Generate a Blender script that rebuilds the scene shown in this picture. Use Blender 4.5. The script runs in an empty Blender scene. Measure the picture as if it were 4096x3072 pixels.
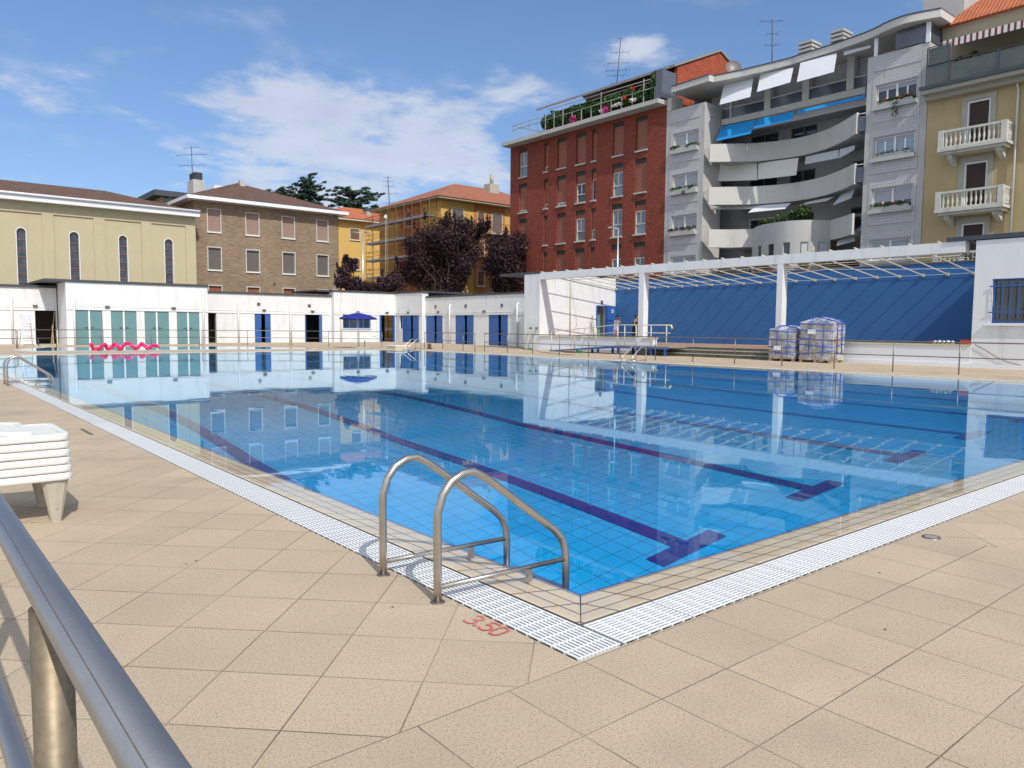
import bpy, bmesh, math, random
import numpy as np
from mathutils import Vector, Matrix
S = bpy.context.scene
C = S.collection
R = math.radians
random.seed(7)

# ------------------------------------------------------------------ camera
# pool edges run along X (away to the right) and Y (away to the left); deck is z = 0
EYE = 1.4
CAMM = Matrix([[0.77082657, 0.04123206, -0.6357093], [-0.63699441, 0.0624692, -0.76833308], [0.0080323, 0.99719482, 0.07441751]])
cam = bpy.data.cameras.new('camera')
camo = bpy.data.objects.new('camera', cam)
C.objects.link(camo)
M4 = CAMM.to_4x4(); M4.translation = (0, 0, EYE)
camo.matrix_world = M4
cam.lens = 26.72; cam.sensor_width = 36; cam.clip_start = 0.05; cam.clip_end = 3000
S.camera = camo

# ------------------------------------------------------------------ light
SUNV = Vector((-0.243, -0.98, 1.0)).normalized()
ELEV = math.asin(SUNV.z)
SUNROT = math.atan2(SUNV.x, SUNV.y)
sl = bpy.data.lights.new('sun', 'SUN'); sl.energy = 3.4; sl.angle = R(0.5); sl.color = (1, 0.965, 0.9)
slo = bpy.data.objects.new('sun', sl); C.objects.link(slo)
slo.rotation_euler = SUNV.to_track_quat('Z', 'Y').to_euler()

S.render.engine = 'CYCLES'
S.view_settings.view_transform = 'Standard'
S.view_settings.look = 'None'
S.view_settings.gamma = 1
S.view_settings.exposure = 0.0
S.cycles.max_bounces = 10; S.cycles.transparent_max_bounces = 12
S.cycles.sample_clamp_indirect = 6

# ------------------------------------------------------------------ node helper
class NT:
    def __init__(s, nt): s.t = nt
    def node(s, typ, **k):
        n = s.t.nodes.new(typ)
        for a, b in k.items(): setattr(n, a, b)
        return n
    def put(s, sock, v):
        if isinstance(v, bpy.types.NodeSocket): s.t.links.new(v, sock)
        elif v is not None:
            if hasattr(sock.default_value, '__len__'):
                v = tuple(v); n = len(sock.default_value)
                if len(v) < n: v = v + (1,)
                sock.default_value = v[:n]
            else: sock.default_value = v
    def m(s, op, a, b=None, c=None, clamp=False):
        n = s.node('ShaderNodeMath', operation=op, use_clamp=clamp)
        for i, v in enumerate((a, b, c)):
            if v is not None: s.put(n.inputs[i], v)
        return n.outputs[0]
    def vm(s, op, a, b=None):
        n = s.node('ShaderNodeVectorMath', operation=op)
        s.put(n.inputs[0], a)
        if b is not None: s.put(n.inputs[1], b)
        return n.outputs[0]
    def mix(s, f, a, b, mode='MIX'):
        n = s.node('ShaderNodeMix', data_type='RGBA', blend_type=mode)
        s.put(n.inputs[0], f); s.put(n.inputs[6], a); s.put(n.inputs[7], b)
        return n.outputs[2]
    def obj(s): return s.node('ShaderNodeTexCoord').outputs['Object']
    def sep(s, v):
        n = s.node('ShaderNodeSeparateXYZ'); s.put(n.inputs[0], v); return n.outputs
    def comb(s, x, y, z=0.0):
        n = s.node('ShaderNodeCombineXYZ')
        s.put(n.inputs[0], x); s.put(n.inputs[1], y); s.put(n.inputs[2], z); return n.outputs[0]
    def noise(s, vec, scale, detail=3, rough=0.5, dist=0.0):
        n = s.node('ShaderNodeTexNoise'); s.put(n.inputs['Vector'], vec)
        n.inputs['Scale'].default_value = scale; n.inputs['Detail'].default_value = detail
        n.inputs['Roughness'].default_value = rough; n.inputs['Distortion'].default_value = dist
        return n.outputs[0]
    def ramp(s, f, a, b, c0=0.0, c1=1.0):
        n = s.node('ShaderNodeMapRange'); s.put(n.inputs[0], f)
        n.inputs[1].default_value = a; n.inputs[2].default_value = b
        s.put(n.inputs[3], c0); s.put(n.inputs[4], c1)
        return n.outputs[0]
    def smooth(s, f, a, b):
        n = s.node('ShaderNodeMapRange', interpolation_type='SMOOTHSTEP'); s.put(n.inputs[0], f)
        n.inputs[1].default_value = a; n.inputs[2].default_value = b
        return n.outputs[0]
    def white(s, vec):
        n = s.node('ShaderNodeTexWhiteNoise', noise_dimensions='3D'); s.put(n.inputs['Vector'], vec); return n.outputs[0]
    def bump(s, h, dist, strength=1.0):
        n = s.node('ShaderNodeBump'); n.inputs['Strength'].default_value = strength
        n.inputs['Distance'].default_value = dist; s.put(n.inputs['Height'], h); return n.outputs[0]

def newmat(name):
    m = bpy.data.materials.new(name); m.use_nodes = True
    n = NT(m.node_tree); b = m.node_tree.nodes['Principled BSDF']
    return m, n, b

def mat(name, col, rough=0.7, metal=0.0, var=0.08, vs=1.5, bump=0.0, bs=40.0, spec=0.5, dirt=0.0, streak=False):
    """plain material: colour with soft large and fine variation, optional stains and bump"""
    m, n, b = newmat(name)
    o = n.obj()
    f1 = n.noise(o, vs, 4, 0.6); f2 = n.noise(o, vs * 17, 2)
    f = n.m('ADD', n.m('MULTIPLY', f1, 0.65), n.m('MULTIPLY', f2, 0.35))
    k = n.ramp(f, 0.3, 0.7, 1 - var, 1 + var)
    c = n.vm('MULTIPLY', n.node('ShaderNodeRGB').outputs[0], n.comb(k, k, k))
    m.node_tree.nodes['RGB'].outputs[0].default_value = (*col, 1)
    if dirt:
        v = n.vm('MULTIPLY', o, (0.9, 0.9, 0.12)) if streak else o
        d = n.smooth(n.noise(v, 1.3 if not streak else 2.6, 5, 0.65), 0.5, 0.74)
        c = n.mix(n.m('MULTIPLY', d, dirt), c, tuple(x * 0.45 for x in col))
    n.put(b.inputs['Base Color'], c)
    b.inputs['Roughness'].default_value = rough; b.inputs['Metallic'].default_value = metal
    b.inputs['Specular IOR Level'].default_value = spec
    if bump: n.put(b.inputs['Normal'], n.bump(n.noise(o, bs, 3), bump))
    return m

def uvz(n):
    """wall coordinates for faces along X or along Y: (x+y, z)"""
    p = n.sep(n.obj()); return n.m('ADD', p[0], p[1]), p[2]

def brick_mat(name, cols, mortar, bw, bh, ms=0.1, var=0.5, rough=0.85):
    m, n, b = newmat(name)
    u, z = uvz(n)
    row = n.m('FLOOR', n.m('DIVIDE', z, bh))
    uu = n.m('ADD', n.m('DIVIDE', u, bw), n.m('MULTIPLY', n.m('MODULO', row, 2.0), 0.5))
    cell = n.comb(n.m('FLOOR', uu), row)
    w = n.white(cell)
    cr = n.node('ShaderNodeValToRGB'); n.put(cr.inputs[0], w)
    cr.color_ramp.interpolation = 'CONSTANT'
    el = cr.color_ramp.elements
    el[0].position = 0.0; el[0].color = (*cols[0], 1); el[1].position = 0.9999; el[1].color = (*cols[-1], 1)
    for i, cc in enumerate(cols[1:], 1): e = el.new(i / len(cols)); e.color = (*cc, 1)
    fz = n.m('FRACT', n.m('DIVIDE', z, bh)); fu = n.m('FRACT', uu)
    mo = n.m('MAXIMUM', n.m('LESS_THAN', fz, ms * 1.2), n.m('LESS_THAN', fu, ms * bh / bw))
    k = n.ramp(n.noise(n.comb(u, z), 0.35, 4, 0.6), 0.3, 0.7, 1 - var * 0.3, 1 + var * 0.3)
    c = n.vm('MULTIPLY', n.mix(n.m('MULTIPLY', mo, 0.75), cr.outputs[0], mortar), n.comb(k, k, k))
    n.put(b.inputs['Base Color'], c); b.inputs['Roughness'].default_value = rough
    n.put(b.inputs['Normal'], n.bump(mo, -0.006))
    return m

# ------------------------------------------------------------------ world: Nishita sky with high cloud
w = bpy.data.worlds.new('World'); S.world = w; w.use_nodes = True
n = NT(w.node_tree); bg = w.node_tree.nodes['Background']
sk = n.node('ShaderNodeTexSky', sky_type='NISHITA'); sk.sun_disc = False
sk.sun_elevation = ELEV; sk.sun_rotation = SUNROT; sk.altitude = 120
sk.air_density = 1.0; sk.dust_density = 0.6; sk.ozone_density = 3.0
d = n.node('ShaderNodeTexCoord').outputs['Generated']
dx, dy, dz = n.sep(d)
zc = n.m('MAXIMUM', dz, 0.03)
px = n.m('DIVIDE', dx, n.m('ADD', zc, 0.12)); py = n.m('DIVIDE', dy, n.m('ADD', zc, 0.12))
pv = n.comb(px, py)
az = n.m('ARCTAN2', dy, dx)     # azimuth; the photo looks towards 50 degrees
c1 = n.noise(n.vm('MULTIPLY', pv, (1, 1, 1)), 2.3, 9, 0.56, 0.35)
c2 = n.noise(pv, 7.5, 6, 0.6, 0.2)
cf = n.m('ADD', n.m('MULTIPLY', c1, 0.75), n.m('MULTIPLY', c2, 0.25))
def blob(a0, e0, wa, we, amp):
    q = n.m('ADD', n.m('POWER', n.m('DIVIDE', n.m('SUBTRACT', az, R(a0)), R(wa)), 2.0),
            n.m('POWER', n.m('DIVIDE', n.m('SUBTRACT', n.m('ARCSINE', dz), R(e0)), R(we)), 2.0))
    return n.m('MULTIPLY', n.m('EXPONENT', n.m('MULTIPLY', q, -1.0)), amp)
CLOUDS = [(68, 15.6, 5.5, 1.9, .26), (61.5, 14.2, 6, 2.3, .25), (54.5, 12.6, 5, 2.4, .24), (64, 11.6, 9, 2.6, .17), (51, 17.8, 2.9, 1.5, .24), (40.4, 19.3, 3.2, 1.4, .21), (80.6, 13.7, 4.5, 1.3, .17), (75.5, 12.9, 4, 1.2, .16), (61.5, 21.6, 2.2, .9, .12), (50, 21.9, 3.5, .9, .12), (62, 8.5, 14, 3.5, .19), (28, 8, 8, 5, .15)]
cf = n.m('ADD', n.m('MULTIPLY', n.m('SUBTRACT', cf, 0.5), 1.45), 0.5)
cov = 0.0
for cb in CLOUDS: cov = n.m('ADD', cov, blob(*cb))
away = n.smooth(n.m('COSINE', n.m('SUBTRACT', az, R(50))), 0.55, -0.1)      # unseen cloud added behind the camera as neutral fill light
cov = n.m('ADD', cov, n.m('MULTIPLY', away, 0.30)); cov = n.m('ADD', cov, n.m('MULTIPLY', n.smooth(dz, 0.55, 0.8), 0.22))  # zenith term adds more out-of-view cloud for the same fill
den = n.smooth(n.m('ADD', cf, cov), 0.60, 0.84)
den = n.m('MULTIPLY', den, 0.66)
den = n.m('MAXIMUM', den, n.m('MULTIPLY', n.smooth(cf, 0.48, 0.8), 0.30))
shade = n.ramp(n.noise(n.vm('ADD', pv, (0.05, 0.09, 0)), 3.5, 6, 0.6), 0.3, 0.7, 0.86, 1.05)
ck = n.m('MULTIPLY', shade, n.m('ADD', 1.0, n.m('MULTIPLY', away, 0.5)))  # the added rear cloud is brightened to strengthen its fill
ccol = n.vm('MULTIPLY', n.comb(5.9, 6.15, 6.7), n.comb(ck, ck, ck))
hz_ = n.ramp(dz, 0.0, 0.34, 0.74, 1.0)
skyc = n.vm('MULTIPLY', n.vm('MULTIPLY', sk.outputs[0], (0.92, 1.00, 1.10)), n.comb(hz_, hz_, n.m('POWER', hz_, 0.75)))
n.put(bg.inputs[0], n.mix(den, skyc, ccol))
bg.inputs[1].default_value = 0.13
w.cycles.sampling_method = 'AUTOMATIC'

# ------------------------------------------------------------------ from photo pixels to places on known planes
FF = 1642 * 4096 / 2212.0
RG = {0: (0, 0, 1.0), 1: (0, 600, 1.8433), 2: (700, 600, 1.8433), 3: (1300, 600, 1.8433), 4: (1950, 150, 1.659), 5: (2600, 150, 1.659), 6: (3300, 0, 1.6595),
      7: (2000, 950, 2.011), 8: (3000, 950, 2.018), 9: (2650, 200, 3.318), 10: (3100, 0, 3.16), 11: (2800, 600, 3.16), 12: (3000, 1150, 4.424), 13: (2150, 1200, 4.022),
      14: (0, 1300, 1.8436), 15: (1400, 1750, 1.7464)}
def ray(r, x, y):
    a, b, s = RG[r]; return CAMM @ Vector((a + x / s - 2048, -(b + y / s - 1536), -FF))
def onx(r, x, y, X): d = ray(r, x, y) * 1.0; d *= X / d.x; return (X, d.y, d.z + EYE)
def ony(r, x, y, Y): d = ray(r, x, y) * 1.0; d *= Y / d.y; return (d.x, Y, d.z + EYE)
def onz(r, x, y, z=0.0): d = ray(r, x, y) * 1.0; d *= (z - EYE) / d.z; return (d.x, d.y, z)

class Fac:
    """a vertical facade: plane x = c (looking from -X) or y = c (looking from -Y)"""
    def __init__(s, ax, c): s.ax = ax; s.c = c
    def uz(s, r, x, y):
        p = onx(r, x, y, s.c) if s.ax == 'X' else ony(r, x, y, s.c)
        return (p[1], p[2]) if s.ax == 'X' else (p[0], p[2])
    def P(s, u, z, d=0.0): return (s.c - d, u, z) if s.ax == 'X' else (u, s.c - d, z)
    def rect(s, r, x0, y0, x1, y1):
        a = s.uz(r, x0, y0); b = s.uz(r, x1, y1)
        return (min(a[0], b[0]), max(a[0], b[0]), min(a[1], b[1]), max(a[1], b[1]))

# ------------------------------------------------------------------ mesh builder
BASE = {}
class MB:
    def __init__(s): s.v = []; s.f = []; s.mi = []; s.sm = []
    def add(s, vs, fs, mi=0, sm=False):
        o = len(s.v); s.v += [tuple(v) for v in vs]
        for f in fs: s.f.append([o + i for i in f]); s.mi.append(mi); s.sm.append(sm)
        return s
    def box(s, x0, x1, y0, y1, z0, z1, mi=0):
        if x0 > x1: x0, x1 = x1, x0
        if y0 > y1: y0, y1 = y1, y0
        if z0 > z1: z0, z1 = z1, z0
        return s.add([(x0, y0, z0), (x1, y0, z0), (x1, y1, z0), (x0, y1, z0), (x0, y0, z1), (x1, y0, z1), (x1, y1, z1), (x0, y1, z1)],
                     [(0, 3, 2, 1), (4, 5, 6, 7), (0, 1, 5, 4), (1, 2, 6, 5), (2, 3, 7, 6), (3, 0, 4, 7)], mi)
    def fbox(s, F, rc, d0, d1, mi=0):
        """box on facade F covering rc=(u0,u1,z0,z1) from depth d0 to d1 (positive = out of the wall)"""
        u0, u1, z0, z1 = rc
        a = F.P(u0, z0, d0); b = F.P(u1, z1, d1)
        return s.box(a[0], b[0], a[1], b[1], a[2], b[2], mi)
    def frame(s, F, rc, t, d0, d1, mi=0):
        u0, u1, z0, z1 = rc
        s.fbox(F, (u0, u0 + t, z0, z1), d0, d1, mi); s.fbox(F, (u1 - t, u1, z0, z1), d0, d1, mi)
        s.fbox(F, (u0 + t, u1 - t, z0, z0 + t), d0, d1, mi); s.fbox(F, (u0 + t, u1 - t, z1 - t, z1), d0, d1, mi)
        return s
    def quad(s, a, b, c, d, mi=0): return s.add([a, b, c, d], [(0, 1, 2, 3)], mi)
    def slab(s, pts, z0, z1, mi=0):
        """horizontal polygon extruded from z0 to z1"""
        k = len(pts)
        return s.add([(p[0], p[1], z0) for p in pts] + [(p[0], p[1], z1) for p in pts],
                     [list(range(k))[::-1], list(range(k, 2 * k))] + [(i, (i + 1) % k, k + (i + 1) % k, k + i) for i in range(k)], mi)
    def prism(s, poly, off, mi=0):
        """3-D polygon extruded by the vector off"""
        k = len(poly); off = Vector(off)
        return s.add([tuple(p) for p in poly] + [tuple(Vector(p) + off) for p in poly],
                     [list(range(k)), list(range(k, 2 * k))[::-1]] + [(i, k + i, k + (i + 1) % k, (i + 1) % k) for i in range(k)], mi)
    def ribbon(s, pts, z0, z1, t, mi=0):
        """curved wall: plan polyline pts, height z0..z1, thickness t away from the viewer"""
        n = len(pts); inner = []
        for i, p in enumerate(pts):
            a = Vector(pts[max(0, i - 1)][:2]); b = Vector(pts[min(n - 1, i + 1)][:2])
            d = (b - a).normalized(); nn = Vector((d.y, -d.x))
            if nn.x < 0: nn = -nn
            inner.append((p[0] + nn.x * t, p[1] + nn.y * t))
        vs = []
        for p, q in zip(pts, inner): vs += [(p[0], p[1], z0), (p[0], p[1], z1), (q[0], q[1], z1), (q[0], q[1], z0)]
        fs = []
        for i in range(n - 1):
            a = 4 * i; b = a + 4
            for k in range(4): fs.append((a + k, b + k, b + (k + 1) % 4, a + (k + 1) % 4))
        fs += [(0, 1, 2, 3), (4 * n - 1, 4 * n - 2, 4 * n - 3, 4 * n - 4)]
        return s.add(vs, fs, mi)
    def tube(s, pts, r, n=8, mi=0, caps=True):
        pts = [Vector(p) for p in pts]; rs = r if isinstance(r, (list, tuple)) else [r] * len(pts)
        vs = []; fs = []; up = None
        for i, p in enumerate(pts):
            t = (pts[min(i + 1, len(pts) - 1)] - pts[max(i - 1, 0)])
            if t.length < 1e-9: t = Vector((0, 0, 1))
            t.normalize()
            if up is None:
                up = Vector((0, 0, 1)) if abs(t.z) < 0.9 else Vector((0, 1, 0))
            a = (up - t * up.dot(t)).normalized(); b = t.cross(a); up = a
            for k in range(n):
                g = 2 * math.pi * k / n
                vs.append(p + (a * math.cos(g) + b * math.sin(g)) * rs[i])
        for i in range(len(pts) - 1):
            for k in range(n): fs.append((i * n + k, i * n + (k + 1) % n, (i + 1) * n + (k + 1) % n, (i + 1) * n + k))
        s.add(vs, fs, mi, True)
        if caps:
            o = len(s.v) - len(vs)
            s.f.append([o + k for k in range(n)][::-1]); s.mi.append(mi); s.sm.append(False)
            s.f.append([o + (len(pts) - 1) * n + k for k in range(n)]); s.mi.append(mi); s.sm.append(False)
        return s
    def bar(s, a, b, w, h=None, mi=0):
        """square-section bar from a to b"""
        a = Vector(a); b = Vector(b); t = (b - a).normalized(); h = h or w
        up = Vector((0, 0, 1)) if abs(t.z) < 0.95 else Vector((1, 0, 0))
        x = t.cross(up).normalized() * w / 2; y = x.cross(t).normalized() * h / 2
        vs = [a - x - y, a + x - y, a + x + y, a - x + y, b - x - y, b + x - y, b + x + y, b - x + y]
        return s.add(vs, [(0, 3, 2, 1), (4, 5, 6, 7), (0, 1, 5, 4), (1, 2, 6, 5), (2, 3, 7, 6), (3, 0, 4, 7)], mi)
    def lathe(s, cx, cy, prof, n=16, mi=0):
        vs = []; fs = []
        for r, z in prof:
            for k in range(n): g = 2 * math.pi * k / n; vs.append((cx + r * math.cos(g), cy + r * math.sin(g), z))
        for i in range(len(prof) - 1):
            for k in range(n): fs.append((i * n + k, i * n + (k + 1) % n, (i + 1) * n + (k + 1) % n, (i + 1) * n + k))
        return s.add(vs, fs, mi, True)
    def wall(s, F, rc, holes, t=0.3, mi=0, mr=None):
        """wall rectangle with rectangular holes and their reveals, front face at depth 0, going t into the wall"""
        u0, u1, z0, z1 = rc; mr = mi if mr is None else mr
        hs = [(max(a, u0), min(b, u1), max(c, z0), min(d, z1)) for a, b, c, d in holes]
        us = sorted(set([u0, u1] + [x for h in hs for x in h[:2]])); zs = sorted(set([z0, z1] + [x for h in hs for x in h[2:]]))
        for i in range(len(us) - 1):
            run = None
            for j in range(len(zs) - 1):
                cu = (us[i] + us[i + 1]) / 2; cz = (zs[j] + zs[j + 1]) / 2
                solid = not any(h[0] < cu < h[1] and h[2] < cz < h[3] for h in hs)
                if solid: s.quad(F.P(us[i], zs[j]), F.P(us[i + 1], zs[j]), F.P(us[i + 1], zs[j + 1]), F.P(us[i], zs[j + 1]), mi)
        for a, b, c, d in hs:
            for (p, q) in (((a, c), (a, d)), ((a, d), (b, d)), ((b, d), (b, c)), ((b, c), (a, c))):
                s.quad(F.P(p[0], p[1]), F.P(q[0], q[1]), F.P(q[0], q[1], -t), F.P(p[0], p[1], -t), mr)
        for (p, q) in (((u0, z0), (u0, z1)), ((u0, z1), (u1, z1)), ((u1, z1), (u1, z0))):
            s.quad(F.P(p[0], p[1]), F.P(q[0], q[1]), F.P(q[0], q[1], -t), F.P(p[0], p[1], -t), mi)
        return s
    def build(s, name, mats, parent=None, base=None, smooth=None):
        me = bpy.data.meshes.new(name)
        if parent is not None: b = BASE[parent.name]
        else:
            if base is None:
                xs = [v[0] for v in s.v]; ys = [v[1] for v in s.v]; zs = [v[2] for v in s.v]
                base = ((min(xs) + max(xs)) / 2, (min(ys) + max(ys)) / 2, min(zs))
            b = Vector(base)
        me.from_pydata([(v[0] - b[0], v[1] - b[1], v[2] - b[2]) for v in s.v], [], s.f)
        ml = mats if isinstance(mats, (list, tuple)) else [mats]
        for m_ in ml: me.materials.append(m_)
        me.polygons.foreach_set('material_index', s.mi)
        me.polygons.foreach_set('use_smooth', s.sm if smooth is None else [smooth] * len(s.f))
        me.update()
        o = bpy.data.objects.new(name, me); C.objects.link(o)
        if parent is not None: o.parent = parent
        else: o.location = b
        BASE[o.name] = Vector(b)
        return o

def tag(o, label=None, cat=None, group=None, kind=None):
    if label: o['label'] = label
    if cat: o['category'] = cat
    if group: o['group'] = group
    if kind: o['kind'] = kind
    return o
def thing(name, label, cat, base, group=None):
    o = bpy.data.objects.new(name, None); C.objects.link(o); o.location = base; o.empty_display_size = 0.2
    BASE[o.name] = Vector(base); return tag(o, label, cat, group)
def struct(name, mb, m, base=(0, 0, 0)):
    o = mb.build(name, m, base=base); o['kind'] = 'structure'; return o
def copy_tree(o, parent=None):
    c = o.copy(); C.objects.link(c); c.parent = parent
    BASE[c.name] = BASE[o.name]
    for ch in list(o.children): copy_tree(ch, c)
    return c
def fix(F, rc, g): u0, u1, z0, z1 = rc; return (u0 - g, u1 + g, z0 - g, z1 + g)
# ================================================================== materials
white = mat('white_render', (0.73, 0.73, 0.72), 0.85, var=0.045, bump=0.003, bs=60, dirt=0.28, streak=True)
white2 = mat('white_paint', (0.78, 0.78, 0.78), 0.5, var=0.02)
cap_m = mat('dark_roof_edge', (0.055, 0.062, 0.072), 0.6, var=0.15)
blue_wall = mat('blue_render', (0.034, 0.135, 0.34), 0.9, var=0.10, vs=0.7, bump=0.003, bs=80)
blue_door = mat('blue_painted_metal', (0.028, 0.105, 0.34), 0.45, var=0.08)
teal = mat('teal_painted_metal', (0.13, 0.25, 0.26), 0.5, var=0.08, vs=1.2)
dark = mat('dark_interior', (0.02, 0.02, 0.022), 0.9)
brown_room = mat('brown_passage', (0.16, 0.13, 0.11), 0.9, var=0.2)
steel = mat('brushed_steel', (0.50, 0.46, 0.41), 0.30, 0.95, var=0.16, vs=14, bump=0.0004, bs=300)
steel2 = mat('weathered_steel', (0.23, 0.20, 0.175), 0.42, 0.75, var=0.15, vs=6)
alu = mat('pale_aluminium', (0.62, 0.63, 0.64), 0.35, 0.8, var=0.08)
cream = mat('cream_stone_cap', (0.62, 0.53, 0.33), 0.8, var=0.1)
cream_steel = mat('cream_painted_steel', (0.56, 0.52, 0.42), 0.5, var=0.08)
glass_dark = mat('dark_window_glass', (0.03, 0.038, 0.045), 0.06, spec=0.9, var=0.2)
concrete = mat('pale_concrete', (0.47, 0.455, 0.425), 0.9, var=0.10, vs=0.8, bump=0.003, bs=50, dirt=0.35, streak=True)
conc_light = mat('light_balcony_concrete', (0.56, 0.54, 0.49), 0.88, var=0.07, vs=0.6, bump=0.002, bs=50, dirt=0.22, streak=True)
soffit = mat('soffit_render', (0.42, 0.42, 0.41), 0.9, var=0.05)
green = mat('green_leaves', (0.045, 0.11, 0.018), 0.6, var=0.5, vs=3)
pinkf = mat('pink_blossom', (0.55, 0.03, 0.22), 0.6, var=0.3, vs=5)
redf = mat('red_blossom', (0.55, 0.035, 0.03), 0.6, var=0.3, vs=5)
whitef = mat('white_blossom', (0.75, 0.7, 0.68), 0.6, var=0.2, vs=5)
terrac = mat('terracotta', (0.30, 0.10, 0.05), 0.85, var=0.15)

def roof_mat(name, c0, c1, w=0.22, ax=0):
    m, n, b = newmat(name); p = n.sep(n.obj())
    a = n.m('FRACT', n.m('DIVIDE', p[ax], w)); t = n.m('ABSOLUTE', n.m('SUBTRACT', a, 0.5))
    rr = n.m('FLOOR', n.m('DIVIDE', n.m('ADD', p[1 - ax], n.m('MULTIPLY', p[2], 0.6)), 0.33))
    wv = n.white(n.comb(n.m('FLOOR', n.m('DIVIDE', p[ax], w)), rr))
    f = n.m('ADD', n.m('MULTIPLY', wv, 0.5), n.m('MULTIPLY', n.noise(n.obj(), 0.8, 4), 0.6))
    c = n.mix(f, c0, c1); c = n.mix(n.m('MULTIPLY', n.m('LESS_THAN', t, 0.1), 0.6), c, tuple(x * 0.4 for x in c0))
    n.put(b.inputs['Base Color'], c); b.inputs['Roughness'].default_value = 0.9
    n.put(b.inputs['Normal'], n.bump(t, 0.08)); return m
roof_brown = roof_mat('brown_roof_tiles', (0.085, 0.045, 0.03), (0.18, 0.10, 0.065))
roof_red = roof_mat('orange_roof_tiles', (0.26, 0.085, 0.045), (0.44, 0.17, 0.09))
roof_redx = roof_mat('orange_roof_tiles_cross', (0.26, 0.085, 0.045), (0.44, 0.17, 0.09), ax=1)
roof_rede = roof_mat('bright_orange_roof_tiles', (0.40, 0.10, 0.04), (0.55, 0.17, 0.07), ax=1)

# ---- deck: washed-gravel slabs, square to the pool at the near end, turned 45 degrees along the left side
def deck_material():
    m, n, b = newmat('beige_gravel_slabs')
    o = n.obj(); x, y, z = n.sep(o); s = 0.413
    a1 = n.m('DIVIDE', n.m('SUBTRACT', x, 2.218), s); b1 = n.m('DIVIDE', n.m('SUBTRACT', y, 2.19), s)
    k = 1 / (s * math.sqrt(2))
    a2 = n.m('MULTIPLY', n.m('ADD', n.m('SUBTRACT', x, 1.59), n.m('SUBTRACT', y, 2.46)), k)
    b2 = n.m('MULTIPLY', n.m('SUBTRACT', n.m('SUBTRACT', y, 2.46), n.m('SUBTRACT', x, 1.59)), k)
    left = n.m('MULTIPLY', n.m('GREATER_THAN', y, 2.19), n.m('LESS_THAN', x, 2.25))
    far = n.m('GREATER_THAN', x, 5.52)
    sel = n.m('MAXIMUM', left, far)
    mixf = lambda p, q: n.m('ADD', n.m('MULTIPLY', p, n.m('SUBTRACT', 1.0, sel)), n.m('MULTIPLY', q, sel))
    a = mixf(a1, a2); bb = mixf(b1, b2)
    wob = n.m('MULTIPLY', n.m('SUBTRACT', n.noise(o, 9, 2), 0.5), 0.012)
    def line(v, wd):
        f = n.m('FRACT', n.m('ADD', v, wob)); e = n.m('MINIMUM', f, n.m('SUBTRACT', 1.0, f))
        return n.m('SUBTRACT', 1.0, n.smooth(e, wd * 0.4, wd))
    tone = n.white(n.comb(n.m('FLOOR', a), n.m('FLOOR', bb), sel))
    lw = n.ramp(n.noise(o, 1.3, 3), 0.35, 0.65, 0.25, 1.0)
    ln = n.m('MAXIMUM', line(a, 0.009), line(bb, 0.009))
    edge1 = n.m('MULTIPLY', n.m('SUBTRACT', 1.0, n.smooth(n.m('ABSOLUTE', n.m('SUBTRACT', y, 2.19)), 0.002, 0.005)), n.m('LESS_THAN', x, 2.2))
    ln = n.m('MAXIMUM', ln, n.m('MULTIPLY', edge1, 0.4))
    sp = n.noise(o, 115, 2, 0.75); sp2 = n.noise(o, 60, 2, 0.7)
    base = n.mix(n.ramp(n.noise(o, 0.9, 4, 0.6), 0.3, 0.7), (0.455, 0.362, 0.245), (0.54, 0.432, 0.297))
    kk = n.ramp(tone, 0, 1, 0.94, 1.05)
    c = n.vm('MULTIPLY', base, n.comb(kk, kk, kk))
    c = n.mix(n.m('MULTIPLY', n.smooth(sp, 0.52, 0.64), 0.68), c, (0.23, 0.18, 0.15))
    c = n.mix(n.m('MULTIPLY', n.smooth(sp2, 0.54, 0.70), 0.4), c, (0.30, 0.24, 0.20))
    c = n.mix(n.m('MULTIPLY', n.smooth(n.noise(n.vm('ADD', o, (7, 3, 0)), 240, 1), 0.62, 0.72), 0.45), c, (0.78, 0.72, 0.62))
    stain = n.smooth(n.noise(n.vm('ADD', o, (31, 11, 0)), 0.7, 6, 0.62), 0.52, 0.72)
    c = n.mix(n.m('MULTIPLY', stain, 0.34), c, (0.30, 0.23, 0.17))
    c = n.mix(n.m('MULTIPLY', ln, n.m('MULTIPLY', lw, 0.85)), c, (0.10, 0.065, 0.04))
    n.put(b.inputs['Base Color'], c); b.inputs['Roughness'].default_value = 0.9; b.inputs['Specular IOR Level'].default_value = 0.25
    h = n.m('SUBTRACT', n.m('MULTIPLY', sp, 0.25), ln)
    n.put(b.inputs['Normal'], n.bump(h, 0.0022, 0.9))
    return m
deck_m = deck_material()

def tile_mat(name, c0, c1, su, sv, joint, jc, rough=0.15, jw=0.03, cu=None, coat=False, off=(0, 0)):
    """rectangular tiles; cu picks (across, along) from x,y"""
    m, n, b = newmat(name); x, y, z = n.sep(n.obj())
    u, v = cu(n, x, y, z)
    a = n.m('DIVIDE', n.m('SUBTRACT', u, off[0]), su); bb = n.m('DIVIDE', n.m('SUBTRACT', v, off[1]), sv)
    def line(t, wd):
        f = n.m('FRACT', t); e = n.m('MINIMUM', f, n.m('SUBTRACT', 1.0, f)); return n.m('LESS_THAN', e, wd)
    ln = n.m('MAXIMUM', line(a, joint / su), line(bb, joint / sv))
    tone = n.white(n.comb(n.m('FLOOR', a), n.m('FLOOR', bb)))
    f = n.m('ADD', n.m('MULTIPLY', tone, 0.6), n.m('MULTIPLY', n.noise(n.obj(), 1.2, 4), 0.4))
    c = n.mix(n.m('MULTIPLY', ln, 0.9), n.mix(f, c0, c1), jc)
    n.put(b.inputs['Base Color'], c); b.inputs['Roughness'].default_value = rough
    return m
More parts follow.
